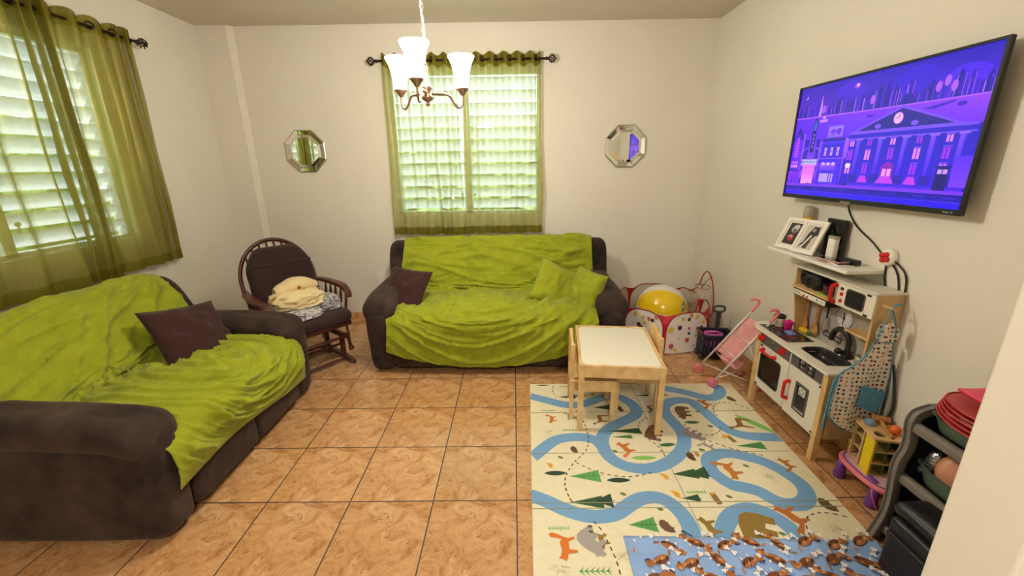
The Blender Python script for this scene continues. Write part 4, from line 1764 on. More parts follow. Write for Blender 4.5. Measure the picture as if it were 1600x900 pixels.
for sx in (-1, 1):
    s = MB()
    pts = spline([(sx * .278, .285, .64), (sx * .300, .20, .645), (sx * .315, .05, .64), (sx * .318, -.10, .632), (sx * .308, -.19, .600), (sx * .300, -.215, .555)], 30)
    vs, fs = [], []
    for i, p in enumerate(pts):
        w_ = .024 + .012 * math.sin(PI * i / 29)
        for (a, b) in ((-w_, -.011), (w_, -.011), (w_ * .8, .012), (-w_ * .8, .012)):
            vs.append(p + Vector((a, 0 if i < 20 else b * .3, b)))
    for i in range(29):
        for j in range(4):
            j2 = (j + 1) % 4
            fs.append((i * 4 + j, i * 4 + j2, i * 4 + 4 + j2, i * 4 + 4 + j))
    fs += [(0, 1, 2, 3), (119, 118, 117, 116)]
    s.add(vs, fs, 0, True)
    s.build('armrest', M['darkwood'], gl_, world=False, bevel=.003)
    for k, yy in enumerate((.16, .08, 0, -.08, -.16)):
        s = MB(); s.tube([(sx * .27, yy * 1.02, .36), (sx * .30, yy, .50), (sx * .312, yy, .63)], [.007, .011, .007], 8, n=8); s.build('arm_spindle', M['darkwood'], gl_, world=False)
s = MB(); s.rbox((-.27, -.27, .335), (.27, .23, .375), .012, n=4); s.build('seat_frame', M['darkwood'], gl_, world=False)
s = MB(); s.rbox((-.275, -.30, .375), (.275, .20, .475), .045, n=8, seg=5, fn=lambda p, q: (p.x + .01 * nz3(p.y * 8, p.x * 4, 1), p.y - .012 * (1 - q[0] ** 2), p.z + .012 * (1 - q[0] ** 2) * (1 - q[1] ** 2)))
s.build('seat_cushion', M['cush'], gl_, world=False)
s = MB()


def bc(p, q):
    x, y, z = p
    top = max(0, (z - .78) / .17)
    x *= 1 - .35 * top ** 2
    y += lean(z) - .20 - .018 * (1 - q[0] ** 2)
    return (x + .004 * nz3(z * 9, y * 9, 3), y + .008 * nz3(x * 6, z * 6, 9), z)


s.rbox((-.258, .10, .45), (.258, .19, .975), .042, n=10, seg=5, fn=bc)
s.build('back_cushion', M['cush'], gl_, world=False)
s = MB()
s.rbox((-.250, .094, .832), (.250, .15, .852), .006, n=8, fn=bc)
s.build('cushion_flap', M['cush'], gl_, world=False)
# glider base: two side frames with feet, swing arms, stretchers
for sx in (-1, 1):
    s = MB(); s.prism([(-.29, .0), (-.27, .035), (-.18, .055), (.18, .055), (.27, .035), (.29, .0), (.20, .0), (.12, .018), (-.12, .018), (-.20, .0)], sx * .235 - .018, sx * .235 + .018, 'yz'); s.build('base_foot', M['darkwood'], gl_, world=False, bevel=.004)
    for yy in (-.13, .13):
        s = MB(); s.box((sx * .235 - .013, yy - .025, .05), (sx * .235 + .013, yy + .025, .24)); s.build('base_post', M['darkwood'], gl_, world=False, bevel=.004)
    s = MB(); s.box((sx * .235 - .015, -.20, .205), (sx * .235 + .015, .20, .25)); s.build('base_rail', M['darkwood'], gl_, world=False, bevel=.004)
    for yy in (-.20, .20):
        s = MB(); s.bar((sx * .262, yy * .92, .225), (sx * .262, yy * 1.08, .11), .012, .035); s.cyl((sx * .25, yy * .92, .225), (sx * .278, yy * .92, .225), .014); s.cyl((sx * .25, yy * 1.08, .115), (sx * .278, yy * 1.08, .115), .020); s.build('swing_arm', M['darkwood'], gl_, world=False)
        s = MB(); s.cyl((sx * .255, yy * 1.10, .12), (sx * .255, yy * 1.0, .34), .010); s.build('seat_post', M['darkwood'], gl_, world=False)
for (yy, zz) in ((-.20, .035), (.20, .035), (-.12, .14), (-.20, .225), (.20, .225)):
    s = MB(); s.tube([(-.23, yy, zz), (0, yy, zz), (.23, yy, zz)], [.010, .014, .010], 10, n=8); s.build('stretcher', M['darkwood'], gl_, world=False)

# blanket and grey cushions on the seat
M['blanket'] = mat('cream_fleece_print', (226, 208, 160), .95, noise_scale=60, amt=.08, bump=.5, bump_scale=160, sheen=.3)


def fleece_print():
    m, n, b = new_mat('cream_fleece_with_rust_print')
    tc = N(n, 'ShaderNodeTexCoord')
    vo = N(n, 'ShaderNodeTexVoronoi')
    vo.inputs['Scale'].default_value = 9
    n.links.new(tc.outputs['Object'], vo.inputs['Vector'])
    nz = N(n, 'ShaderNodeTexNoise')
    nz.inputs['Scale'].default_value = 26
    nz.inputs['Detail'].default_value = 2
    n.links.new(tc.outputs['Object'], nz.inputs['Vector'])
    ad = N(n, 'ShaderNodeMath', operation='MULTIPLY')
    n.links.new(vo.outputs['Distance'], ad.inputs[0])
    n.links.new(nz.outputs[0], ad.inputs[1])
    r = N(n, 'ShaderNodeValToRGB')
    r.color_ramp.interpolation = 'CONSTANT'
    e = r.color_ramp.elements
    e[0].position = 0
    e[0].color = srgb(120, 52, 28)
    e[1].position = .115
    e[1].color = srgb(228, 208, 156)
    x = e.new(.075)
    x.color = srgb(196, 140, 60)
    n.links.new(ad.outputs[0], r.inputs[0])
    n.links.new(r.outputs[0], b.inputs['Base Color'])
    b.inputs['Roughness'].default_value = .95
    b.inputs['Sheen Weight'].default_value = .3
    return m


def grey_print():
    m, n, b = new_mat('grey_marbled_plush')
    tc = N(n, 'ShaderNodeTexCoord')
    nz = N(n, 'ShaderNodeTexNoise')
    nz.inputs['Scale'].default_value = 24
    nz.inputs['Detail'].default_value = 5
    nz.inputs['Distortion'].default_value = 1.5
    n.links.new(tc.outputs['Object'], nz.inputs['Vector'])
    r = N(n, 'ShaderNodeValToRGB')
    r.color_ramp.elements[0].position = .40
    r.color_ramp.elements[0].color = srgb(70, 66, 68)
    r.color_ramp.elements[1].position = .54
    r.color_ramp.elements[1].color = srgb(190, 186, 186)
    n.links.new(nz.outputs[0], r.inputs[0])
    n.links.new(r.outputs[0], b.inputs['Base Color'])
    b.inputs['Roughness'].default_value = .95
    b.inputs['Sheen Weight'].default_value = .4
    return m


M['blanket'] = fleece_print()
M['greyplush'] = grey_print()
G = Matrix.Translation(GC) @ Matrix.Rotation(R_(52), 4, 'Z')


def heap(name, label, cat, c, r, m, seed, folds, part='folded_cloth', group=None):
    """crumpled cloth heap: flattened dome with layered creases, c in the chair's own axes"""
    w0 = G @ Vector(c)
    t = thing(name, label, cat, w0, R_(52), group)
    s = MB()

    def fn(u, v):
        a = 2 * PI * u
        el = v * PI
        cx, cy, cz = math.cos(a) * math.sin(el), math.sin(a) * math.sin(el), -math.cos(el)
        k = 1 + .16 * nz3(cx * 1.6 + seed, cy * 1.6, cz * 1.6) + folds * ridge(cx * 2.2 + seed, cy * 2.2, cz * 3.5) + .03 * nz3(cx * 7, cy * 7, cz * 9 + seed)
        sq = (abs(cx) ** 3 + abs(cy) ** 3 + 1e-6) ** (-1 / 3) if abs(cx) + abs(cy) > .3 else 1
        sq = min(sq, 1.18)
        z = r[2] * cz * k
        return (r[0] * cx * k * sq, r[1] * cy * k * sq, max(z, -r[2] * .35) + r[2] * .35)
    s.surf(fn, 72, 40, cu=True)
    s.build(part, m, t, world=False)
    return t


g1 = heap('plush_cushion', 'grey marbled plush cushion peeking out left under the cream blanket', 'cushion', (-.08, -.17, .485), (.14, .10, .045), M['greyplush'], 3, .10, 'plush_cover')
g2 = heap('plush_cushion', 'grey marbled plush cushion against the right arm of the glider chair', 'cushion', (.17, -.04, .485), (.10, .155, .075), M['greyplush'], 9, .10, 'plush_cover')
b1_ = heap('folded_blanket', 'crumpled cream fleece blanket with rust print on the glider chair', 'blanket', (-.03, -.02, .545), (.18, .14, .085), M['blanket'], 17, .16)
G3 = G
s = MB()


def roll(u, v):
    a = 2 * PI * u
    x = -.16 + .33 * v
    rr = .058 * (1 + .2 * nz3(v * 4, u * 3, 3)) * (math.sin(PI * min(max(v, .02), .98)) ** .25)
    return G @ Vector((x + .02 * nz3(v * 3, 0, u * 2), .045 + rr * 1.3 * math.cos(a), .675 + rr * math.sin(a) + .03 * math.sin(v * 3) - .02))


s.surf(roll, 30, 30, cu=True)
s.build('folded_top_layer', M['blanket'], b1_)

# ================================================================ folding play mat with a printed forest
M['mat_foam'] = mat('cream_foam', (224, 215, 180), 0.6, noise_scale=30, amt=.03)
MT = .012
mc0, mc1 = Vector((.107, -.123)), Vector((1.582, -.145))
mv = Vector((-.030, -1)).normalized()
mat_ = thing('play_mat', 'cream folding play mat printed with blue rivers, trees and forest animals', 'play mat', ((mc0.x + mc1.x) / 2, -1.1, 0))
C4 = [mc0, mc1, mc1 + mv * 1.98, mc0 + mv * 1.98]
s = MB(); s.prism([tuple(c) for c in C4][::-1], .0005, MT, 'xy'); s.build('mat_pad', M['mat_foam'], mat_, bevel=.003)


def on_mat(a, b, l):
    b = min(b, -.128)
    dx = mv.x * (-b)
    return Vector((min(max(a, mc0.x + dx + .002 + a * 1e-5), mc1.x + dx - .002), b, MT + l))


P = Paint(on_mat, .000012)
P.k = 4


def Q(u, v):
    h = hit(u, v, 2, MT)
    return (h.x, h.y)


def c3(x, y): return Q(820 + .23328 * x, 590 + .2333 * y)
def c4(x, y): return Q(1080 + .2445 * x, 640 + .2444 * y)
def c5(x, y): return Q(820 + .1875 * x, 760 + .1874 * y)
def c6(x, y): return Q(1060 + .2222 * x, 540 + .2222 * y)


BLU = (112, 158, 196)
W_ = .078
P1 = [c3(28, 122), c3(150, 152), c3(250, 178), c3(330, 184), c3(400, 174), c3(470, 150), c3(540, 130), c3(620, 128), c3(690, 158), c3(738, 200), c3(745, 238), c3(710, 268), c3(640, 300), c3(560, 345), c3(522, 395), c3(522, 450), c3(550, 510), c3(610, 562), c3(690, 596), c3(790, 610), c3(880, 600), c3(960, 568), c3(1030, 515), c3(1065, 450), c3(1060, 380), c3(1010, 315), c3(960, 262), c3(932, 220), c3(940, 182), c3(985, 158), c3(1060, 152), c3(1130, 168), c6(130, 425), c6(190, 468), c6(240, 515), c6(290, 555), c6(350, 592), c6(420, 620), c6(500, 636), c6(600, 642), (1.572, c6(740, 645)[1])]
P2 = [(mc0.x - .020, c3(45, 540)[1] + .006), c3(90, 503), c3(140, 462), c3(200, 422), c3(280, 402), c3(360, 398), c3(430, 406), c3(480, 424), c3(522, 462)]
P3 = [c3(935, 72), c6(0, 318), c6(90, 340), c6(160, 360), c6(230, 367), c6(278, 350), c6(292, 320), c6(275, 292), c6(235, 280)]
P4 = [c4(112, 315), c4(170, 283), c4(250, 280), c4(340, 298), c4(440, 325), c4(540, 368), c4(640, 428), c4(708, 482), c4(740, 540), c4(728, 585), c4(680, 607), c4(600, 602), c4(520, 572), c4(430, 522), c4(340, 497), c4(260, 480), c4(180, 432), c4(125, 380)]
a0 = Vector(c4(225, 860)); a1 = Vector(c4(705, 850))
P5 = [(a0.x + .0, a0.y - .45), (a0.x - .01, a0.y - .2), c4(225, 860), c4(208, 800), c4(222, 730), c4(268, 668), c4(350, 637), c4(430, 642), c4(520, 680), c4(600, 730), c4(665, 790), c4(715, 860), (a1.x + .05, a1.y - .12), (1.50, a1.y - .30)]
P6 = [(mc0.x - .060, c5(40, 66)[1]), c5(75, 84), c5(180, 122), c5(300, 178), c5(420, 222), c5(530, 247), c5(650, 250), c5(760, 225), c5(850, 168), c5(940, 113), c5(1040, 90), c5(1140, 102), c5(1230, 152), c5(1315, 235), c5(1372, 330), c5(1392, 400), c5(1388, 460), (c5(1388, 460)[0] - .01, -1.65), (.62, -1.95)]
for pts, cl, n in ((P1, False, 220), (P2, False, 50), (P3, False, 60), (P4, True, 120), (P5, False, 110), (P6, False, 130)):
    P.band(pts, W_ + .008, (214, 214, 190), n, cl)
for pts, cl, n in ((P1, False, 220), (P2, False, 50), (P3, False, 60), (P4, True, 120), (P5, False, 110), (P6, False, 130)):
    P.band(pts, W_, BLU, n, cl)


def dashes(pts, step=.030, n=160, w_=.006, col=(56, 46, 30)):
    S = spline([(a, b, 0) for a, b in pts], n)
    acc, on, cur = 0, True, [S[0]]
    for a, b in zip(S, S[1:]):
        acc += (b - a).length
        if on:
            cur.append(b)
        if acc > (step * .62 if on else step * .5):
            if on and len(cur) > 1:
                P.band([(q.x, q.y) for q in (cur[0], cur[-1])], w_, col, 2, smooth=False)
                P.k -= 1
            on = not on
            acc = 0
            cur = [b]
    P.k += 1


dashes([c3(190, 55), c3(190, 100), c3(225, 148)])
dashes([c3(340, 215), c3(385, 280), c3(412, 340), c3(426, 420), c3(415, 480), c3(370, 530), c3(320, 580), c3(275, 660), c3(272, 740), c3(310, 820), c3(335, 862)])
dashes([c3(345, 568), c3(440, 615), c3(540, 645), c3(640, 662), c3(740, 660), c3(850, 636)])
dashes([c3(820, 268), c3(770, 300), c3(765, 345), c3(810, 400), c3(870, 440), c3(915, 490), c3(938, 525)])
dashes([c5(575, 292), c5(640, 365), c5(700, 480), c5(760, 610), c5(800, 745)])
dashes([c5(340, 12), c5(370, 90), c5(415, 165)])
dashes([c6(270, 495), c6(245, 455), c6(265, 408), c6(350, 402), c6(440, 425), c6(560, 465)])
dashes([c6(35, 552), c6(100, 592), c6(180, 628), c6(250, 625), c6(295, 595), c6(290, 570)])
dashes([c6(120, 590), c6(200, 660), c6(300, 700), c6(420, 735), c6(560, 765), c6(620, 778)])
dashes([c4(785, 850), c4(748, 780), c4(732, 700), c4(790, 665), c4(870, 660), c4(950, 675), c4(1010, 690)])

TRE, TRE2, TRL, TRB = (44, 84, 48), (56, 104, 58), (104, 170, 84), (34, 66, 44)


def tree(x, y, h, w_, col, vein=True):
    """triangular tree lying with its tip toward -x"""
    P.poly([(x - h / 2, y), (x + h / 2, y + w_ / 2), (x + h / 2, y - w_ / 2)], col)
    if vein:
        d = tuple(int(c * .55) for c in col)
        P.band([(x - h * .25, y), (x + h / 2 + .012, y)], .0028, d, 2, smooth=False)
        for k in range(3):
            a = x - h * .05 + k * h * .16
            P.band([(a, y), (a + .012, y + w_ * (.16 + .08 * k))], .0022, d, 2, smooth=False); P.k -= 1
            P.band([(a, y), (a + .012, y - w_ * (.16 + .08 * k))], .0022, d, 2, smooth=False); P.k -= 1


def leafy(x, y, h, w_, col, rot=0):
    pts = []
    for i in range(9):
        t = i / 8
        pts.append((-h / 2 + h * t, w_ / 2 * math.sin(PI * t) ** .7))
    pts += [(a, -b) for a, b in pts[::-1][1:-1]]
    P.poly([(x + a * math.cos(rot) - b * math.sin(rot), y + a * math.sin(rot) + b * math.cos(rot)) for a, b in pts], col)


def fern(x, y, L, col):
    P.band([(x - L / 2, y), (x + L / 2, y)], .004, col, 2, smooth=False)
    for k in range(6):
        a = x - L / 2 + L * k / 6
        for sg in (-1, 1):
            P.poly([(a, y), (a + L * .17, y + sg * L * .16), (a + L * .07, y)], col); P.k -= 1
    P.k += 1


BEAR = [(-.56, .02), (-.56, .12), (-.46, .20), (-.44, .28), (-.38, .28), (-.34, .24), (-.16, .30), (.10, .34), (.34, .30), (.46, .16), (.48, -.02), (.44, -.32), (.28, -.32), (.27, -.14), (.14, -.12), (.12, -.30), (-.00, -.30), (-.02, -.12), (-.14, -.12), (-.16, -.32), (-.30, -.32), (-.30, -.06), (-.40, -.02)]
FOX = [(-.46, .10), (-.38, .20), (-.36, .30), (-.28, .22), (-.10, .16), (.14, .18), (.24, .10), (.30, .22), (.34, .40), (.46, .46), (.50, .34), (.42, .18), (.30, .00), (.26, -.10), (.30, -.28), (.22, -.28), (.14, -.08), (-.10, -.06), (-.16, -.28), (-.24, -.28), (-.24, .0), (-.36, .04)]
DEER = [(-.50, .34), (-.40, .44), (-.34, .42), (-.26, .20), (-.10, .10), (.22, .12), (.34, .06), (.30, -.46), (.25, -.46), (.20, -.08), (-.12, -.10), (-.16, -.46), (-.21, -.46), (-.24, -.04), (-.36, .26)]
BIRD = [(-.5, .1), (-.3, .3), (0, .26), (.3, .1), (.6, .2), (.4, -.1), (.1, -.28), (-.2, -.24), (-.3, .0)]
HEDGE = [(-.5, -.1), (-.38, .12), (-.15, .30), (.15, .32), (.40, .18), (.48, -.04), (.36, -.2), (.2, -.2), (.16, -.3), (.08, -.2), (-.18, -.2), (-.22, -.3), (-.30, -.18)]


def beast(shape, x, y, size, rot, col, flip=1):
    """rot 0 = feet toward +x as on the mat"""
    r = R_(90) + R_(rot)
    P.poly([(x + size * (flip * a * math.cos(r) - b * math.sin(r)), y + size * (flip * a * math.sin(r) + b * math.cos(r))) for a, b in shape], col)


BRN, ORG, OLV, GRY, GLD = (110, 74, 44), (196, 112, 36), (140, 112, 44), (142, 134, 128), (222, 160, 40)
for (f, x, y, h, w_, col) in ((c3, 280, 130, .12, .05, TRB), (c3, 525, 200, .14, .075, TRE), (c3, 665, 358, .20, .06, TRE), (c3, 650, 397, .12, .04, (86, 140, 70)), (c3, 400, 660, .16, .09, (92, 160, 84)), (c3, 1070, 645, .13, .075, TRE), (c3, 1170, 632, .08, .08, TRB), (c3, 415, 835, .16, .08, TRE), (c3, 525, 825, .09, .09, TRB), (c3, 780, 120, .10, .03, TRE), (c3, 1110, 808, .09, .05, TRE),
                           (c6, 505, 705, .16, .07, (72, 140, 72)), (c4, 22, 410, .12, .08, TRE), (c5, 980, 320, .125, .085, (86, 156, 80))):
    q_ = f(x, y); tree(q_[0], q_[1], h, w_, col)
for (f, x, y, h, w_, col, rt) in ((c3, 205, 640, .12, .034, TRB, 0), (c3, 628, 687, .125, .034, TRB, 0), (c3, 798, 538, .145, .034, (132, 186, 92), 0), (c3, 955, 450, .10, .032, TRE2, .1), (c3, 1118, 300, .095, .03, TRE2, 0), (c6, 95, 540, .10, .03, TRE2, 0), (c6, 535, 548, .26, .05, (128, 190, 90), -.9), (c3, 440, 68, .08, .02, TRB, 0), (c3, 120, 52, .10, .015, TRB, 0)):
    q_ = f(x, y); leafy(q_[0], q_[1], h, w_, col, rt)
for (f, x, y, L, col) in ((c3, 310, 352, .11, (78, 140, 70)), (c3, 160, 222, .08, (116, 178, 96)), (c5, 285, 350, .10, (128, 190, 110)), (c5, 590, 708, .13, (74, 150, 74)), (c3, 1150, 768, .10, (116, 178, 96)), (c3, 800, 105, .07, (96, 150, 80)), (c3, 270, 60, .09, (78, 140, 70)), (c5, 1440, 48, .06, (120, 180, 96))):
    q_ = f(x, y); fern(q_[0], q_[1], L, col)
for (f, x, y) in ((c3, 240, 535), (c3, 603, 493), (c3, 658, 780), (c3, 945, 118), (c3, 1158, 228), (c3, 1188, 484), (c3, 1245, 325), (c3, 455, 112), (c6, 225, 568), (c6, 165, 732), (c4, 350, 360), (c4, 242, 557), (c4, 583, 795), (c6, 135, 465), (c3, 905, 880), (c4, 122, 108), (c4, 65, 258)):
    q_ = f(x, y); leafy(q_[0], q_[1], .034, .018, (92, 116, 46), -.5)
for (sh_, f, x, y, sz, rt, col, fl) in ((BEAR, c3, 1060, 232, .145, -8, BRN, 1), (BEAR, c3, 865, 372, .15, -25, BRN, -1), (BEAR, c4, 440, 790, .24, -18, OLV, 1), (HEDGE, c3, 638, 210, .07, 10, (74, 52, 40), 1), (HEDGE, c3, 332, 483, .065, 15, BRN, 1), (HEDGE, c3, 1115, 530, .075, 0, (92, 60, 36), 1),
                                       (HEDGE, c6, 372, 376, .075, 20, BRN, 1), (HEDGE, c4, 872, 610, .095, 20, (96, 80, 48), 1), (HEDGE, c5, 1185, 335, .085, 30, (104, 78, 60), 1),
                                       (FOX, c3, 185, 278, .10, 0, ORG, 1), (FOX, c3, 680, 472, .135, 20, ORG, -1), (FOX, c3, 1205, 170, .12, 20, (176, 100, 40), -1), (FOX, c4, 255, 385, .16, 15, (190, 118, 48), 1), (FOX, c4, 650, 680, .17, 25, (176, 104, 44), -1), (FOX, c4, 615, 348, .11, 10, (168, 110, 40), -1), (FOX, c5, 350, 500, .15, 5, (206, 112, 30), 1), (FOX, c4, 125, 750, .13, 10, OLV, -1),
                                       (FOX, c5, 650, 450, .095, 10, OLV, 1), (BEAR, c5, 560, 460, .145, 40, (160, 152, 146), 1), (DEER, c3, 505, 278, .13, 0, (140, 98, 50), 1), (DEER, c6, 430, 545, .17, -15, (142, 100, 46), 1), (DEER, c3, 840, 208, .09, 20, (112, 70, 40), 1),
                                       (BEAR, c6, 105, 625, .13, 50, GRY, 1), (FOX, c3, 1225, 455, .10, 50, (158, 150, 140), 1), (FOX, c3, 303, 262, .085, 0, GRY, 1), (BIRD, c3, 170, 588, .05, 40, GLD, 1), (BIRD, c3, 940, 662, .055, 40, GLD, 1), (BIRD, c3, 1015, 780, .055, 40, GLD, 1), (BIRD, c6, 322, 640, .05, 0, GLD, 1), (BIRD, c6, 130, 765, .05, 20, (176, 130, 60), 1)):
    q_ = f(x, y); beast(sh_, q_[0], q_[1], sz, rt, col, fl)
for (f, a, b) in ((c3, (1250, 770), (1290, 830)), (c6, (340, 630), (400, 680)), (c4, (130, 530), (185, 605))):
    P.band([f(*a), f(*b)], .026, (132, 106, 48), 2, smooth=False)
    P.band([f(*a), (Vector(f(*a)) * .8 + Vector(f(*b)) * .2)[:]], .022, (220, 168, 70), 2, smooth=False)
# raccoon-striped tail, moss and dry scribbles of grass
q_ = c5(550, 370)
for k in range(4):
    P.ell(q_[0], q_[1] - .02 + .014 * k, .012, .008, (90, 84, 80) if k % 2 else (160, 152, 146))
random.seed(12)
for (f, x, y) in ((c3, 165, 365), (c4, 500, 430), (c4, 925, 760), (c5, 290, 690), (c6, 385, 450), (c5, 810, 590)):
    q_ = f(x, y)
    for k in range(12):
        a = random.uniform(.3, 2.8)
        l = random.uniform(.02, .05)
        P.band([(q_[0] + random.gauss(0, .012), q_[1] + random.gauss(0, .012)), (q_[0] + math.sin(a) * l * random.choice((-1, 1)), q_[1] + math.cos(a) * l)], .0012, (176, 170, 140), 2, smooth=False); P.k -= 1
    P.k += 1
for k in range(110):
    x, y = random.uniform(.14, 1.5), random.uniform(-1.95, -.2)
    P.ell(x, y, .0022, .0022, random.choice([(150, 160, 120), (190, 150, 90), (140, 120, 100)]), n=6); P.k -= 1
P.k += 1
_f2 = []
for f_ in P.f:
    q_ = [P.v[i] for i in f_]
    n_ = sum(((q_[i] - q_[0]).cross(q_[(i + 1) % len(q_)] - q_[0]) for i in range(1, len(q_) - 1)), Vector((0, 0, 0)))
    if abs(n_.z) > 2e-7:
        _f2.append(f_ if n_.z > 0 else f_[::-1])
P.f = _f2
P.build('printed_picture', M['print'], mat_)
# fold lines pressed into the foam
M['crease'] = mat('foam_crease', (150, 150, 122), .8)
for (yy) in (-.500, -.902, -1.262, -1.296, -1.70):
    s = MB(); xl, xr = mc0.x + mv.x * (-yy), mc1.x + mv.x * (-yy)
    s.box((xl + .002, yy - .0022, MT), (xr - .002, yy + .0012, MT + .0016)); s.build('fold_line', M['crease'], mat_)
s = MB(); s.add([Vector((.846, -.135, MT + .0017)), Vector((.850, -.135, MT + .0017)), Vector((.806, -2.09, MT + .0017)), Vector((.802, -2.09, MT + .0017))], [(0, 1, 2, 3)]); s.build('fold_line', M['crease'], mat_)

# towel printed with puppies
tw = thing('printed_towel', 'blue cloth printed with brown puppies lying over the near end of the mat', 'towel', (1.0, -1.8, MT))
M['towel'] = cloth('blue_flannel', (140, 172, 216), .3)
s = MB()
TZ = lambda x, y: MT + .007 + .0035 * nz3(x * 6, y * 6, 2) + .003 * ridge(x * 2.1 + 4, y * 2.4, 1)
TX0, TX1, TY0, TY1 = .463, 1.535, -1.456, -2.02


def tfn(u, v):
    x = TX0 + (TX1 - TX0) * u
    y = TY0 - .036 * u + (TY1 - TY0) * v
    return (x - .01 * v * 1.5, y, TZ(x, y))


s.surf(tfn, 60, 30); s.build('towel_cloth', M['towel'], tw, thick=.0015, off=-1)


def tfn2(x, y, l):
    u = (x - TX0) / (TX1 - TX0)
    return Vector((x, y, TZ(x, y) + .0012 + l))


TP = Paint(tfn2, .00003)


def puppy(x, y, rot, k, z=1.0):
    c, s_ = math.cos(rot) * z, math.sin(rot) * z

    def g(a, b): return (x + a * c - b * s_, y + a * s_ + b * c)
    B0, B1, B2, DK = (112, 62, 26), (168, 104, 50), (206, 150, 92), (40, 22, 14)
    TP.ell(*g(0, 0), 0.03680, 0.01920, B0, rot, 14); TP.ell(*g(.004, .006), 0.02880, 0.01120, B1, rot, 12)
    for j in range(4):
        TP.ell(*g(-.03 + .018 * j, .004 * (-1) ** j), .010, .004, DK if j % 2 else B2, rot + .6, 8)
    TP.ell(*g(-.052, .006), 0.01760, 0.01520, B1, rot, 12); TP.ell(*g(-.058, .0), 0.00880, 0.00640, B2, rot, 10)
    TP.ell(*g(-.046, .019), 0.00800, 0.00560, B0, rot + 1, 8); TP.ell(*g(-.058, .010), 0.00224, 0.00224, DK, 0, 6); TP.ell(*g(-.050, .004), 0.00224, 0.00224, DK, 0, 6); TP.ell(*g(-.066, -.001), 0.00280, 0.00240, DK, 0, 6)
    TP.ell(*g(.050, .012), 0.01440, 0.00480, B1 if k % 2 else (196, 120, 60), rot + .9, 8)
    for j in (-.02, .015):
        TP.ell(*g(j, -.024), 0.00480, 0.00800, (226, 218, 206), rot, 8)
    if k % 3 == 0:
        TP.ell(*g(-.056, .024), 0.00960, 0.00480, (40, 62, 120), rot, 8)


def bone(x, y, rot):
    c, s_ = math.cos(rot), math.sin(rot)
    TP.band([(x - .018 * c, y - .018 * s_), (x + .018 * c, y + .018 * s_)], .012, (232, 228, 220), 2, smooth=False)
    for e in (-1, 1):
        for f in (-1, 1):
            TP.ell(x + e * .018 * c - f * .006 * s_, y + e * .018 * s_ + f * .006 * c, .007, .006, (232, 228, 220), 0, 8)
    TP.ell(x, y, .005, .003, (150, 50, 40), rot, 6)


k = 0
random.seed(9)
for r in range(6):
    for c in range(9):
        x = .53 + c * .116 + (.058 if r % 2 else 0)
        y = -1.495 - r * .084 - .015 * (c % 2)
        if x < 1.46 and y > -1.96:
            puppy(x, y, random.choice((-.5, .4, 2.6, 3.6, -1.0)), k)
            bone(min(x + .068, 1.50), y + .040, random.uniform(-1, 1))
            k += 1
TP.build('puppy_print', M['print'], tw)


# ================================================================ children's table and chairs
TB = Matrix.Translation((.652, -.41, MT + .0003)) @ Matrix.Rotation(R_(-6.2), 4, 'Z')
TLOC, TRZ = (.652, -.41, MT + .0003), R_(-6.2)
ct = thing('kids_table', 'small pine children\'s table with a white top standing on the play mat', 'table', TLOC, TRZ)
tw2, td2, th_ = .247, .318, .445
for sx in (-1, 1):
    for sy in (-1, 1):
        s = MB(); s.box((sx * tw2, sy * td2, 0), (sx * (tw2 - .034), sy * (td2 - .034), th_ - .001)); s.build('leg', M['pine'], ct, world=False, bevel=.003)
s = MB()
for sy in (-1, 1):
    s = MB(); s.box((-tw2 + .034, sy * td2, th_ - .078), (tw2 - .034, sy * (td2 - .018), th_)); s.build('apron_rail', M['pine'], ct, world=False, bevel=.002)
for sx in (-1, 1):
    s = MB(); s.box((sx * tw2, -td2 + .034, th_ - .078), (sx * (tw2 - .018), td2 - .034, th_)); s.build('apron_rail', M['pine'], ct, world=False, bevel=.002)
M['laminate'] = mat('white_laminate', (226, 222, 200), .4)
s = MB(); s.box((-tw2 + .019, -td2 + .019, th_ - .018), (tw2 - .019, td2 - .019, th_ - .006)); s.build('tabletop', M['laminate'], ct, world=False)
s = MB(); s.box((-tw2 - .0012, -.30, th_ - .06), (-tw2 - .0002, -.272, th_ - .025)); s.build('paper_sticker', M['white'], ct, world=False)


def kids_chair(label, loc, rz):
    """back at local x = 0 facing +x"""
    t = thing('kids_chair', label, 'chair', loc, rz)
    hw = .14
    for sy in (-1, 1):
        s = MB(); s.box((0, sy * hw, 0), (.026, sy * (hw - .030), .515)); s.build('leg', M['pine'], t, world=False, bevel=.003)
        s = MB(); s.box((.255, sy * hw, 0), (.285, sy * (hw - .030), .265)); s.build('leg', M['pine'], t, world=False, bevel=.003)
        s = MB(); s.box((.026, sy * (hw - .006), .20), (.255, sy * (hw - .022), .262)); s.build('side_rail', M['pine'], t, world=False, bevel=.002)
    s = MB(); s.box((.004, -hw + .030, .395), (.020, hw - .030, .515)); s.build('backrest', M['pine'], t, world=False, bevel=.003)
    s = MB(); s.box((.258, -hw + .030, .215), (.276, hw - .030, .262)); s.build('front_rail', M['pine'], t, world=False, bevel=.002)
    s = MB(); s.box((.0, -hw - .004, .266), (.29, hw + .004, .280)); s.build('seat', M['pine'], t, world=False, bevel=.003)
    return t


kids_chair('pine children\'s chair tucked under the left side of the small table', (.352, -.435, MT + .0003), R_(-5))
kids_chair('pine children\'s chair tucked under the right side of the small table', (.945, -.365, MT + .0003), R_(174))

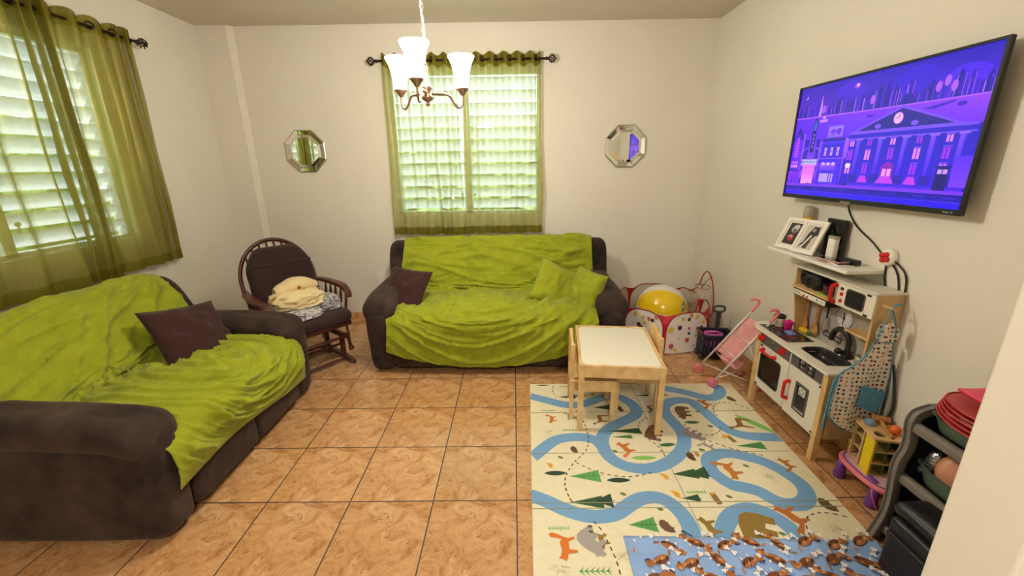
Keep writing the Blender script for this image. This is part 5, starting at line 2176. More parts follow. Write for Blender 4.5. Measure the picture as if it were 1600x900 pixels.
# ================================================================ toy kitchen
KX0, KX1 = 1.608, 1.862            # front and back
KY0, KY1 = -.335, -.965            # left and right
kt = thing('toy_kitchen', 'white and wood toy kitchen with red handles against the right wall', 'toy kitchen', ((KX0 + KX1) / 2, (KY0 + KY1) / 2, 0))
M['grey_panel'] = mat('dark_grey_panel', (96, 92, 90), .45)
M['print_dark'] = mat('charcoal_print', (34, 34, 36), .3)
M['kitchen_white'] = mat('cream_white_board', (230, 224, 206), .4)
M['splash'] = mat('printed_backsplash', (178, 168, 160), .5, noise_scale=16, amt=.12, stretch=(1, 1, .3))
M['yellow_wood'] = mat('yellow_paint', (238, 208, 24), .5)
M['olive_wood'] = mat('olive_green_paint', (96, 108, 36), .55)
D = 1.620


def kbox(name, a, b, m, parent=None, bevel=.002):
    s = MB(); s.box(a, b)
    return s.build(name, m, parent or kt, bevel=bevel)


for (xx, yy) in ((KX0 + .002, KY0 + .006), (KX0 + .002, KY1 + .030), (KX1 - .034, KY0), (KX1 - .034, KY1 + .034)):
    kbox('leg', (xx, yy, 0), (xx + .034, yy - .034, .52), M['pine'])
kbox('side_panel', (KX0 + .05, KY0 - .004, .13), (KX1, KY0 - .016, .52), M['pine_end'])
kbox('side_panel', (KX0 + .05, KY1 + .016, .13), (KX1, KY1 + .004, .52), M['pine_end'])
kbox('back_panel', (KX1 - .006, KY0 - .02, .12), (KX1, KY1 + .02, .52), M['kitchen_white'])
kbox('bottom_board', (D + .012, KY0 - .018, .135), (KX1 - .008, KY1 + .018, .147), M['pine_end'])
ym = -.663
kbox('middle_divider', (D + .012, ym + .006, .147), (KX1 - .008, ym - .006, .515), M['kitchen_white'])
# counter with a rounded left front corner and hole-less inset hob and sink
ctr = []
for (x, y) in ((1.862, -.235), (1.74, -.225)):
    ctr.append((x, y))
for k in range(9):
    a = PI / 2 + PI / 2 * k / 8
    ctr.append((1.70 + .105 * math.cos(a), -.335 + .11 * math.sin(a)))
ctr += [(1.594, -.978), (1.862, -.978)]
sx0, sx1, sy0_, sy1_ = 1.66, 1.80, -.66, -.885
s = MB()
# slab cut into strips around the sink opening
s.prism([p for p in ctr if p[1] > -.6] + [(1.594, -.63), (1.862, -.63)], .520, .534)
s.box((1.594, -.63, .520), (sx0, -.978, .534)); s.box((sx1, -.63, .520), (1.862, -.978, .534))
s.box((sx0, -.63, .520), (sx1, sy0_, .534)); s.box((sx0, sy1_, .520), (sx1, -.978, .534))
s.build('worktop', M['kitchen_white'], kt, bevel=.0015)
# doors
s = MB()


def door(name, y0, y1, z0, z1, hole, label=None):
    s = MB()
    hy0, hy1, hz0, hz1 = hole
    for (a, b, c, d) in ((y0, hy0, z0, z1), (hy1, y1, z0, z1), (hy0, hy1, z0, hz0), (hy0, hy1, hz1, z1)):
        s.box((D, a, c), (D + .010, b, d))
    return s.build(name, M['kitchen_white'], kt)


ov = door('oven_door', -.350, ym + .003, .140, .435, (-.395, -.585, .208, .375))
s = MB()
fr = []


def rrect(y0, y1, z0, z1, r, n=5):
    cy, cz = (y0 + y1) / 2, (z0 + z1) / 2
    hy, hz = abs(y1 - y0) / 2 - r, abs(z1 - z0) / 2 - r
    o = []
    for q in range(4):
        for k in range(n + 1):
            a = PI / 2 * q + PI / 2 * k / n
            o.append((cy + (hy if q in (0, 3) else -hy) + r * math.cos(a), cz + (hz if q in (0, 1) else -hz) + r * math.sin(a)))
    return o


def ringframe(name, m, parent, x, y0, y1, z0, z1, r, wdt, dep):
    A, B = rrect(y0, y1, z0, z1, r), rrect(y0 - wdt, y1 + wdt, z0 + wdt, z1 - wdt, max(.003, r - wdt))
    s = MB()
    n = len(A)
    vs = [(x, a, b) for a, b in A] + [(x, a, b) for a, b in B] + [(x + dep, a, b) for a, b in A] + [(x + dep, a, b) for a, b in B]
    fs = []
    for i in range(n):
        j = (i + 1) % n
        fs += [(i, j, n + j, n + i), (2 * n + i, 3 * n + i, 3 * n + j, 2 * n + j), (i, 2 * n + i, 2 * n + j, j), (n + i, n + j, 3 * n + j, 3 * n + i)]
    s.add(vs, fs)
    return s.build(name, m, parent)


ringframe('window_frame', M['print_dark'], ov, D - .0035, -.385, -.595, .198, .385, .022, .012, .0045)
M['tinted'] = mat('tinted_window', (52, 48, 46), .1, trans=.75)
s = MB(); s.box((D + .002, -.397, .207), (D + .004, -.584, .376)); s.build('window_pane', M['tinted'], ov)


def handle(parent, pts, r=.009, m=None):
    s = MB(); s.tube(pts, r, 10, n=26)
    return s.build('handle', m or M['red'], parent)


handle(ov, [(D, -.405, .405), (D - .022, -.412, .405), (D - .028, -.430, .405), (D - .028, -.505, .405), (D - .022, -.523, .405), (D, -.530, .405)], [.013, .010, .008, .008, .010, .013])
fd = door('fridge_door', ym - .003, -.934, .133, .435, (-.752, -.842, .205, .352))
ringframe('window_frame', M['grey_panel'], fd, D - .003, -.742, -.852, .190, .366, .006, .011, .004)
s = MB(); s.box((D + .002, -.754, .204), (D + .004, -.840, .353)); s.build('window_pane', M['print_dark'], fd)
s = MB(); s.box((D - .002, -.775, .300), (D + .001, -.828, .346)); s.build('dispenser_badge', M['kitchen_white'], fd, bevel=.002)
s = MB(); s.tube([(D - .003, -.801 + .015 * math.cos(a), .323 + .015 * math.sin(a)) for a in [2 * PI * q / 20 for q in range(20)]], .002, 6, closed=True); s.build('dispenser_ring', M['grey_panel'], fd)
handle(fd, [(D, -.690, .335), (D - .024, -.690, .330), (D - .030, -.690, .310), (D - .030, -.690, .245), (D - .024, -.690, .228), (D, -.690, .222)], [.012, .010, .0085, .0085, .010, .012])
for (yy, zz) in ((-.368, .150), (-.368, .425), (-.912, .150), (-.912, .425)):
    kbox('hinge', (D - .003, yy, zz - .006), (D, yy - .022, zz + .006), M['print_dark'])
# control band
cb = kbox('control_panel', (D - .001, -.350, .440), (D + .008, ym + .004, .516), M['grey_panel'])
cb2 = kbox('control_panel', (D - .001, ym - .004, .440), (D + .008, -.945, .516), M['grey_panel'])
kbox('panel_divider', (D - .003, ym + .004, .438), (D + .009, ym - .004, .519), M['kitchen_white'])
for yy in (-.378, -.590):
    s = MB(); s.lathe([(.001, -.026), (.010, -.026), (.011, -.012), (.019, -.011), (.021, .0), (.021, .002)], (D - .001, yy, .478), axis='x', seg=20); s.box((D - .031, yy - .004, .461), (D - .012, yy + .004, .495)); s.build('control_knob', M['red'], cb, bevel=.001)
s = MB(); s.box((D - .0022, -.475, .470), (D - .001, -.500, .502)); s.build('oven_symbol', M['print_dark'], cb)
s = MB(); s.lathe([(.0075, -.0028), (.0105, -.0028)], (D, -.4875, .488), axis='x', seg=16, cap=False); s.build('oven_symbol_ring', M['kitchen_white'], cb)
s = MB(); s.box((D - .0022, -.735, .446), (D - .001, -.865, .510)); s.build('display_panel', M['print_dark'], cb2)
PK = Paint(lambda a, b, l: Vector((D - .0024 - l, -.735 - .130 * a, .446 + .064 * b)), .00006)
Wt = (236, 236, 232)
PK.rect(.492, .04, .508, .96, (200, 200, 196))
PK.ell(.22, .68, .10, .17, Wt); PK.ell(.22, .68, .065, .11, (34, 34, 36)); PK.rect(.22, .45, .36, .62, (34, 34, 36))
PK.ell(.74, .66, .06, .12, Wt)
for k in range(6):
    a = k * PI / 3
    PK.band([(.74 + .07 * math.cos(a), .66 + .14 * math.sin(a)), (.74 + .10 * math.cos(a), .66 + .20 * math.sin(a))], .018, Wt, 2, smooth=False)
PK.ell(.60, .66, .018, .035, Wt); PK.ell(.90, .66, .018, .035, Wt)
PK.build('display_print', M['print'], cb2)
Mk = Matrix(((0, 0, -1, D - .0028), (-1, 0, 0, 0), (0, 1, 0, 0), (0, 0, 0, 1)))
M['led'] = mat('white_display_print', (236, 236, 232), .5)
for (tx, yy) in (('-22°C', -.768), ('-8°C', -.832)):
    text_mb(tx, .017, Matrix.Translation((0, yy, .461)) @ Mk, depth=.0001).build('display_digits', M['led'], cb2)
# hob
s = MB(); s.box((1.635, -.290, .534), (1.800, -.585, .5365)); hob = s.build('hob', M['glass_dark'], kt, bevel=.001)
PH = Paint(lambda a, b, l: Vector((a, b, .5367 + l)), .00005)
for (x, y, col) in ((1.715, -.50, (190, 60, 40)), (1.715, -.365, (120, 40, 70))):
    for (r, c) in ((.060, (96, 90, 88)), (.057, (30, 29, 31)), (.042, (120, 110, 104)), (.040, (30, 29, 31)), (.030, col), (.018, (60, 30, 30)), (.012, col)):
        PH.ell(x, y, r * .85, r, c, n=26)
PH.build('burner_print', M['print'], hob)
# sink: dark basin let into the worktop
M['sink'] = mat('dark_grey_basin', (58, 54, 52), .3, .2)
s = MB()


def sinkfn(u, v):
    a = 2 * PI * u
    prof = [(1.04, .5345), (1.09, .5365), (1.0, .537), (.96, .532), (.90, .50), (.80, .482), (.4, .479), (.001, .478)]
    t = v * (len(prof) - 1)
    k = min(int(t), len(prof) - 2)
    f = t - k
    r = prof[k][0] * (1 - f) + prof[k + 1][0] * f
    z = prof[k][1] * (1 - f) + prof[k + 1][1] * f
    q = (abs(math.cos(a)) ** 4 + abs(math.sin(a)) ** 4) ** -.25
    return ((sx0 + sx1) / 2 + r * (sx1 - sx0) / 2 * 1.0 * math.cos(a) * q, (sy0_ + sy1_) / 2 + r * (sy0_ - sy1_) / 2 * math.sin(a) * q, z)


s.surf(sinkfn, 48, 24, cu=True); sk_ = s.build('sink_basin', M['sink'], kt)
s = MB(); s.lathe([(.001, .4815), (.012, .4815), (.013, .480)], (1.73, -.78, 0), seg=18); s.build('drain', M['chrome'], sk_)
M['faucet'] = mat('matt_black_faucet', (34, 30, 28), .4)
fx, fy = 1.822, -.800
s = MB(); s.lathe([(.026, .534), (.026, .545), (.020, .552), (.018, .575), (.001, .578)], (fx, fy, 0))
s.tube([(fx, fy, .57), (fx, fy + .005, .635), (fx - .004, fy + .03, .668), (fx - .006, fy + .062, .678), (fx - .010, fy + .095, .660), (fx - .012, fy + .108, .625), (fx - .012, fy + .110, .598)], .0145, 14, n=30)
fc = s.build('faucet', M['faucet'], kt)
s = MB(); s.tube([(fx - .010, fy, .562), (fx - .040, fy + .012, .572)], .014, 14); s.sphere((fx - .042, fy + .013, .572), .018); s.build('faucet_lever', M['faucet'], fc)
# back board, side panels, upper cabinet
UX, UY0, UY1, UZ0, UZ1 = 1.728, -.405, -1.000, .834, .965
kbox('backsplash', (KX1 - .008, UY0, .534), (KX1 - .002, UY1, UZ0), M['splash'])
s = MB(); s.prism([(UX + .012, UZ1 - .004), (UX + .012, UZ0), (1.795, .5345), (KX1 - .001, .5345), (KX1 - .001, UZ1 - .004)], UY0 + .006, UY0 - .006, 'xz'); s.build('upright_panel', M['pine_end'], kt)
kbox('upright_panel', (UX + .004, UY1 + .006, .534), (KX1 - .001, UY1 - .006, UZ1 - .004), M['pine_end'])
kbox('cabinet_bottom', (UX, UY0, UZ0), (KX1 - .009, UY1 + .007, UZ0 + .012), M['pine'])
M['speck'] = mat('speckled_white_board', (214, 208, 192), .5, noise_scale=120, amt=.12)
kbox('cabinet_top', (UX - .010, UY0 + .012, UZ1 - .004), (KX1, UY1 - .012, UZ1 + .008), M['speck'])
mwY = -.765
kbox('cabinet_divider', (UX + .012, mwY + .012, UZ0 + .012), (KX1 - .009, mwY, UZ1 - .004), M['pine_end'])
mw = kbox('microwave_door', (UX - .006, mwY + .014, UZ0 + .004), (UX + .004, UY1 - .004, UZ1 - .006), M['kitchen_white'])
ringframe('window_frame', M['grey_panel'], mw, UX - .0085, -.828, -.950, .852, .946, .018, .006, .003)
s = MB(); s.prism(rrect(-.832, -.946, .856, .942, .015), UX - .0075, UX - .006, 'yz'); s.build('window_pane', M['print_dark'], mw)
for zz in (.905, .868):
    s = MB(); s.lathe([(.001, -.006), (.009, -.005), (.0105, .0)], (UX - .006, -.800, zz), axis='x', seg=16); s.build('microwave_dial', M['red'], mw)
s = MB(); s.box((UX - .0075, -.786, .925), (UX - .006, -.806, .940)); s.build('microwave_display', M['print_dark'], mw)
for (yy, zz) in ((-.955, .948), (-.955, .846)):
    s = MB(); s.box((UX - .0085, yy, zz - .005), (UX - .006, yy - .022, zz + .005)); s.build('hinge', M['print_dark'], mw)
handle(mw, [(UX - .006, -.757, .942), (UX - .026, -.757, .938), (UX - .032, -.757, .920), (UX - .032, -.757, .872), (UX - .026, -.757, .856), (UX - .006, -.757, .850)], [.013, .011, .0095, .0095, .011, .013])
hd = kbox('cooker_hood', (UX + .004, UY0 - .010, .792), (KX1 - .012, -.700, .829), M['print_dark'])
s = MB(); s.box((UX + .0025, UY0 - .016, .797), (UX + .004, -.690, .826)); s.build('hood_panel', M['kitchen_white'], hd)
for yy in (-.515, -.545):
    s = MB(); s.lathe([(.001, -.005), (.006, -.004), (.007, 0)], (UX + .0025, yy, .806), axis='x', seg=12); s.build('hood_button', M['red'], hd)
s = MB()
for (yy) in (-.43, -.45, -.47):
    s.box((UX + .0018, yy, .808), (UX + .0026, yy - .012, .811)); s.box((UX + .0018, yy, .815), (UX + .0026, yy - .012, .818))
s.box((UX + .0018, -.62, .808), (UX + .0026, -.628, .818)); s.box((UX + .0018, -.655, .810), (UX + .0026, -.670, .813))
s.build('hood_print', M['print_dark'], hd)
sh_ = kbox('spice_shelf', (1.775, -.800, .700), (KX1 - .008, UY1 + .008, .712), M['pine'])
# towel rail of wire
s = MB(); s.tube([(KX1 - .010, -.60, .615), (1.83, -.60, .615), (1.83, -.60, .590), (1.83, -.735, .590), (1.83, -.735, .615), (KX1 - .010, -.735, .615)], .003, 8)
s.tube([(1.83, -.60, .615), (1.83, -.735, .615)], .003, 8); s.build('wire_rail', M['print_dark'], kt)
# clock printed as a disc on the back board
ck = MB().lathe([(.001, -.004), (.062, -.004), (.064, 0)], (KX1 - .008, -.698, .728), axis='x', seg=36).build('clock_disc', M['mark_light'], kt)
PC = Paint(lambda a, b, l: Vector((KX1 - .0125 - l, -.698 - a * 1.3, .728 + b * 1.3)), .00006)
PC.ell(0, 0, .048, .048, (150, 130, 150), n=36); PC.ell(0, 0, .043, .043, (226, 220, 226), n=36)
PC.band([(-.006, .024), (.004, -.004)], .006, (30, 28, 34), 2, smooth=False); PC.band([(.002, .003), (-.004, -.030)], .005, (30, 28, 34), 2, smooth=False); PC.ell(0, 0, .006, .006, (30, 28, 34))
PC.build('clock_print', M['print'], ck)
Mc = Matrix(((0, 0, -1, KX1 - .0137), (-1, 0, 0, 0), (0, 1, 0, 0), (0, 0, 0, 1)))
for k in range(1, 13):
    a = PI / 2 - k * PI / 6
    text_mb(str(k), .017, Matrix.Translation((0, -.698 - .045 * math.cos(a), .728 + .045 * math.sin(a))) @ Mc, depth=.0001).build('clock_numeral', M['print_dark'], ck)

# things kept in and on the toy kitchen
M['spoon'] = wood('oiled_beech', (170, 112, 56), (206, 150, 84), (3, 3, 3), .5, 6)


def spatula(label, y, z1, wide):
    t = thing('wooden_spoon', label, 'spoon', (1.835, y, .60), group=None)
    s = MB()
    prof = [(.003, .0), (.016 * wide, .010), (.020 * wide, .035), (.015 * wide, .062), (.007, .078), (.0055, .10), (.007, z1 - .612), (.009, z1 - .600)]
    L = [(-a, b) for a, b in prof]
    pts = [(a * 1.35, b - (.035 if i_ < 5 else 0)) for i_, (a, b) in enumerate(prof)] + [(a * 1.35, b - (.035 if i_ < 5 else 0)) for i_, (a, b) in enumerate(L)][::-1]
    s.prism([(y + a, .585 + b) for a, b in pts], 1.832, 1.838, 'yz')
    s.build('spoon_body', M['spoon'], t, bevel=.002)
    s = MB(); s.tube([(1.835, y, z1 - .018), (1.835, y, z1 - .004), (KX1 - .008, y, z1 - .002)], .0018, 6, n=8); s.build('hook', M['print_dark'], t)
    return t


spatula('wooden toy spoon hanging furthest left on the toy kitchen back board', -.425, .790, 1.0)
spatula('wooden toy spatula hanging between the other spoon and the whisk', -.515, .790, 1.15)
wk = thing('toy_whisk', 'small wire whisk hanging beside the clock in the toy kitchen', 'whisk', (1.835, -.592, .60))
s = MB(); s.tube([(1.835, -.592, .69), (1.835, -.592, .785)], [.004, .006], 8); s.build('whisk_handle', M['print_dark'], wk)
for k in range(4):
    a = k * PI / 4
    s = MB(); s.tube([(1.835 + .019 * math.sin(PI * t) * math.cos(a) * (1 if t < .5 else 1), -.592 + .019 * math.sin(PI * t) * math.sin(a), .69 - .10 * math.sin(PI * t / 2) if False else .69 - .10 * t) for t in [q / 8 for q in range(9)]], .0011, 5, n=14)
    s.tube([(1.835 - .019 * math.sin(PI * t) * math.cos(a), -.592 - .019 * math.sin(PI * t) * math.sin(a), .69 - .10 * t) for t in [q / 8 for q in range(9)]], .0011, 5, n=14)
    s.build('whisk_wire', M['chrome'], wk)
z = .5368
mg = hit(1219, 508, 2, z)
mug = thing('toy_mug', 'cream toy mug with dark rim and lettering on the hob', 'mug', (1.745, -.325, z))
s = MB(); s.lathe([(.001, 0), (.026, 0), (.030, .006), (.031, .058), (.031, .060)], (1.745, -.325, z)); s.build('mug_body', M['kitchen_white'], mug)
s = MB(); s.lathe([(.0315, .058), (.0325, .074), (.030, .076), (.027, .060), (.001, .058)], (1.745, -.325, z)); s.build('mug_lid', M['print_dark'], mug)
ang = math.atan2(-2.5, -1.74)
for (tx, zz, sz_) in (('milk', .040, .015), ('COFFEE', .024, .011)):
    for i, chh in enumerate(tx):
        a = ang + (i - (len(tx) - 1) / 2) * sz_ * .75 / .031
        nn = Vector((math.cos(a), math.sin(a), 0)); rt_ = Vector((-math.sin(a), math.cos(a), 0))
        mm = Matrix(((rt_.x, 0, nn.x, 1.745 + nn.x * .0316), (rt_.y, 0, nn.y, -.325 + nn.y * .0316), (0, 1, 0, z + zz), (0, 0, 0, 1)))
        text_mb(chh, sz_, mm, depth=.0002).build('mug_letter', M['print_dark'], mug)
M['magenta'] = mat('magenta_plastic', (214, 30, 130), .3)
pc = thing('toy_cup', 'magenta toy cup with a lid just right of the cream mug', 'cup', (1.752, -.402, z))
s = MB(); s.lathe([(.001, 0), (.020, 0), (.022, .03), (.027, .055), (.029, .058), (.026, .060), (.018, .066), (.001, .067)], (1.752, -.402, z)); s.build('cup_body', M['magenta'], pc)
s = MB(); s.tube([(1.752, -.402, z + .066), (1.752, -.402, z + .074)], .006); s.build('cup_knob', M['magenta'], pc)
pp = hit(1262, 507, 2, z + .02)
M['bluep'] = mat('soft_blue_plastic', (110, 136, 206), .4)
bs = thing('toy_sponge', 'small pale blue toy sponge lying on the hob', 'sponge', (1.730, -.430, z))
s = MB(); s.rbox((1.705, -.505, z + .0004), (1.747, -.440, z + .018), .007, n=4); s.build('sponge_body', M['bluep'], bs)
ys = thing('toy_corn', 'yellow toy corn cob with green end on the hob', 'toy food', (1.775, -.46, z))
s = MB()
s.surf(lambda u, v: (1.815 + .021 * math.cos(2 * PI * u) * math.sin(PI * min(.98, v * .92 + .04)) ** .6 * (1 + .05 * math.sin(v * 50)), -.415 - .085 * v, z + .021 + .020 * math.sin(2 * PI * u) * math.sin(PI * min(.98, v * .92 + .04)) ** .6 * (1 + .05 * math.sin(u * 75))), 30, 40, cu=True)
s.build('cob', M['yellow'], ys)
M['leafgreen'] = mat('leaf_green_plastic', (70, 120, 50), .5)
s = MB(); s.tube([(1.815, -.495, z + .02), (1.817, -.515, z + .024), (1.819, -.525, z + .03)], [.013, .009, .003], 8); s.build('cob_stalk', M['leafgreen'], ys)
# jar and plant by the faucet
jr = thing('toy_jar', 'clear toy tumbler standing behind the black faucet', 'tumbler', (1.80, -.925, .534))
s = MB(); s.lathe([(.001, 0), (.022, 0), (.028, .07), (.026, .07), (.020, .004), (.001, .004)], (1.795, -.925, .5345)); s.build('tumbler_body', M['clear'], jr)
pl = thing('toy_plant', 'green plastic toy leaf sprig in the corner of the toy kitchen', 'toy plant', (1.835, -.915, .534))
random.seed(3)
s = MB(); s.lathe([(.001, 0), (.016, 0), (.020, .03), (.001, .03)], (1.836, -.935, .5345)); s.build('pot', M['pine_end'], pl)
s = MB()
for k in range(22):
    a = random.uniform(0, 6.28)
    h_ = random.uniform(.05, .13)
    c = Vector((1.832 + .014 * math.cos(a), -.932 + .026 * math.sin(a), .534 + h_))
    s.sphere(c, .011, 8, 0, (1, 1, .6), 5)
s.tube([(1.836, -.935, .56), (1.834, -.932, .66)], .003, 6)
s.build('foliage', M['leafgreen'], pl)
# in the upper open shelf
M['foil'] = mat('black_glossy_bag', (26, 26, 28), .15, bump=1, bump_scale=40)
pbg = thing('plastic_bag', 'crumpled glossy black bag in the open shelf of the toy kitchen', 'bag', (1.79, -.48, .842))
s = MB(); s.rbox((1.757, -.575, .8425), (1.848, -.410, .945), .03, n=9, fn=lambda p, q: (p.x + .008 * nz3(p.y * 30, p.z * 30, 1), p.y + .008 * nz3(p.x * 30, p.z * 30, 5), max(.8425, p.z + .012 * nz3(p.y * 20, p.x * 20, 8)))); s.build('bag_body', M['foil'], pbg)
M['plum'] = mat('plum_plastic', (80, 30, 50), .4)
pot = thing('toy_pot', 'dark plum toy pot in the open shelf beside the black bag', 'pot', (1.80, -.655, .842))
s = MB(); s.lathe([(.001, 0), (.045, 0), (.050, .01), (.052, .06), (.054, .062), (.049, .062), (.047, .01), (.001, .006)], (1.797, -.650, .8425)); s.build('pot_body', M['plum'], pot)
gp = thing('toy_pan', 'lime green toy pan at the front of the toy kitchen shelf', 'pan', (1.76, -.68, .842))
M['lime'] = mat('lime_plastic', (150, 200, 50), .4)
s = MB(); s.rbox((1.742, -.735, .8425), (1.765, -.590, .853), .005, n=4); s.build('pan_rim', M['lime'], gp)
# seen through the oven window
tc1 = thing('toy_ball', 'small pink toy cupcake inside the toy oven', 'toy food', (1.70, -.43, .33))
kbox('oven_shelf', (D + .02, KY0 - .02, .300), (KX1 - .01, ym + .010, .306), M['grey_panel'])
M['pinkp'] = mat('pink_plastic', (232, 136, 160), .35)
s = MB(); s.lathe([(.001, .3065), (.018, .3065), (.024, .33), (.020, .345), (.001, .352)], (1.68, -.475, 0)); s.build('cupcake', M['pinkp'], tc1)
tc1['label'] = 'small pink toy cupcake on the shelf inside the toy oven'; tc1.name = 'toy_cupcake'
lm = thing('toy_lime', 'bright green toy lime at the bottom of the toy oven', 'toy food', (1.68, -.55, .147))
s = MB(); s.sphere((1.66, -.548, .1695), .022, 16, 0, (1, 1.2, 1)); s.build('lime_body', M['lime'], lm)


# ---------------------------------------------------------------- apron and dark bag on the right side of the kitchen
def dots_mat(name, base, scale, rad, cols, plane='xz', rnd=.35):
    m, n, b = new_mat(name)
    tc = N(n, 'ShaderNodeTexCoord')
    sp = N(n, 'ShaderNodeSeparateXYZ')
    n.links.new(tc.outputs['Object'], sp.inputs[0])
    cb_ = N(n, 'ShaderNodeCombineXYZ')
    n.links.new(sp.outputs['XYZ'.index(plane[0].upper())], cb_.inputs[0])
    n.links.new(sp.outputs['XYZ'.index(plane[1].upper())], cb_.inputs[1])
    vo = N(n, 'ShaderNodeTexVoronoi', voronoi_dimensions='2D')
    vo.inputs['Scale'].default_value = scale
    vo.inputs['Randomness'].default_value = rnd
    n.links.new(cb_.outputs[0], vo.inputs['Vector'])
    lt = N(n, 'ShaderNodeMath', operation='LESS_THAN')
    lt.inputs[1].default_value = rad
    n.links.new(vo.outputs['Distance'], lt.inputs[0])
    sc_ = N(n, 'ShaderNodeSeparateColor')
    n.links.new(vo.outputs['Color'], sc_.inputs[0])
    r = N(n, 'ShaderNodeValToRGB')
    r.color_ramp.interpolation = 'CONSTANT'
    e = r.color_ramp.elements
    e[0].position = 0
    e[0].color = srgb(*cols[0])
    e[1].position = 1 / len(cols)
    e[1].color = srgb(*cols[1])
    for i in range(2, len(cols)):
        x = e.new(i / len(cols))
        x.color = srgb(*cols[i])
    n.links.new(sc_.outputs[0], r.inputs[0])
    mx = N(n, 'ShaderNodeMixRGB')
    mx.inputs[1].default_value = srgb(*base)
    n.links.new(lt.outputs[0], mx.inputs[0])
    n.links.new(r.outputs[0], mx.inputs[2])
    n.links.new(mx.outputs[0], b.inputs['Base Color'])
    b.inputs['Roughness'].default_value = .8
    return m


M['dots'] = dots_mat('white_cotton_with_dots', (240, 232, 220), 44, .27, [(150, 36, 44), (50, 46, 50), (70, 92, 60), (214, 170, 70), (140, 150, 160), (176, 60, 60)])
M['teal'] = mat('teal_blue_cotton', (84, 152, 184), .85, noise_scale=80, amt=.15)
APY = -1.045
ap = thing('kids_apron', 'white dotted child\'s apron with blue trim hanging on the toy kitchen', 'apron', (1.75, APY, .25))


def ax(cx, cy, y=APY):
    h = hit(1160 + .289 * cx, 460 + .2889 * cy, 1, y)
    return Vector((min(h.x, 1.856), h.y, h.z))


Lp = [(715, 255), (690, 300), (650, 350), (590, 395), (535, 428), (515, 480), (500, 540), (480, 600), (470, 655), (495, 695), (545, 730), (600, 752), (640, 760)]
Rp = [(815, 262), (812, 310), (806, 360), (800, 410), (790, 450), (778, 490), (765, 530), (752, 570), (742, 610), (735, 650), (725, 700), (712, 740), (690, 762)]
Ls, Rs = spline([(a, b, 0) for a, b in Lp], 50), spline([(a, b, 0) for a, b in Rp], 50)


def afn(u, v, lift=0):
    i = v * 49
    k = min(int(i), 48)
    f = i - k
    l, r = Ls[k].lerp(Ls[k + 1], f), Rs[k].lerp(Rs[k + 1], f)
    p = l.lerp(r, u)
    q = ax(p.x, p.y)
    q.y += .012 * math.sin(u * 9 + v * 3) * (.3 + v) * .8 + .006 * nz3(u * 4, v * 5, 1) - lift
    return q


s = MB(); s.surf(afn, 40, 50); s.build('apron_skirt', M['dots'], ap, thick=.0015)
s = MB(); s.tube([afn(0, v / 40, .001) for v in range(41)], .0036, 8, n=60); s.build('trim', M['teal'], ap)
s = MB(); s.tube([afn(1, v / 30, .001) for v in range(31)] + [afn(1 - q / 12, 1, .001) for q in range(1, 13)], .0026, 6, n=60); s.build('trim', M['teal'], ap)
s = MB(); s.tube([afn(u / 12, 0, .001) for u in range(13)], .0036, 8); s.build('trim', M['teal'], ap)
pk = [(630, 482), (750, 515), (712, 636), (602, 592)]
pq = [ax(*p) for p in pk]
s = MB()


def pfn(u, v):
    p = (pq[0] * (1 - u) + pq[1] * u) * (1 - v) + (pq[3] * (1 - u) + pq[2] * u) * v
    return p + Vector((0, -.020 - .004 * math.sin(PI * u) * (1 - v), 0))


s.surf(pfn, 12, 12); s.build('pocket', M['teal'], ap, thick=.0015)
# gathered bib and neck loop
hk = ax(792, 72)
s = MB()
bib = [((735, 160), (800, 140)), ((712, 200), (838, 185)), ((712, 225), (846, 215)), ((716, 250), (818, 246))]


def bfn(u, v):
    i = v * 3
    k = min(int(i), 2)
    f = i - k
    l = Vector(bib[k][0]).lerp(Vector(bib[k + 1][0]), f)
    r = Vector(bib[k][1]).lerp(Vector(bib[k + 1][1]), f)
    p = l.lerp(r, u)
    q = ax(p.x, p.y)
    q.y += -.012 - .014 * math.sin(PI * u) + .006 * math.sin(u * 14)
    return q


s.surf(bfn, 26, 14); s.build('bib', M['dots'], ap, thick=.0015)
s = MB(); s.tube([ax(715, 235) + Vector((0, -.02, 0)), ax(735, 170) + Vector((0, -.02, 0)), ax(770, 110) + Vector((0, -.02, 0)), hk + Vector((0, -.012, 0)), ax(800, 120) + Vector((0, -.024, 0)), ax(802, 190) + Vector((0, -.026, 0)), ax(800, 250) + Vector((0, -.02, 0))], .0045, 8, n=50, flat=.5); s.build('neck_strap', M['teal'], ap)
s = MB(); s.tube([hk + Vector((0, -.012, 0)), ax(830, 62), ax(864, 52)], .0045, 8, n=14, flat=.6); s.build('neck_strap', M['teal'], ap)
s = MB(); s.tube([afn(0, .34, .004), ax(500, 460), ax(470, 560), ax(450, 640), ax(436, 700), ax(434, 732)], .004, 8, n=40, flat=.6); s.build('waist_tie', M['teal'], ap)
s = MB(); s.cyl((hk.x, UY1 - .007, hk.z), (hk.x, APY - .016, hk.z), .004); s.sphere((hk.x, APY - .018, hk.z), .006); s.build('hook', M['pine'], kt)
# dark rucksack on the wall behind the apron
M['charcoal'] = mat('charcoal_nylon', (52, 52, 56), .6, noise_scale=20, amt=.2, bump=.3, bump_scale=120)
bg_ = thing('rucksack', 'dark grey bag hanging against the wall behind the apron', 'bag', (1.80, -1.01, .22))
s = MB()
s.rbox((1.70, -1.020, .22), (1.862, -.994, .60), .02, n=9, fn=lambda p, q: (min(1.862, p.x + .006 * nz3(p.y * 12, p.z * 12, 1)), p.y + (-.030 * max(0, q[0]) * (1 - ((p.z - .41) / .2) ** 2) if q[1] < 0 and q[0] > 0 else 0) + .003 * nz3(p.x * 9, p.z * 9, 4), p.z))
s.build('bag_body', M['charcoal'], bg_)
s = MB(); s.tube([(1.84, -1.055, .62), (1.850, -1.075, .52), (1.852, -1.095, .40), (1.845, -1.07, .24)], .006, 8, n=20); s.build('strap', M['charcoal'], bg_)

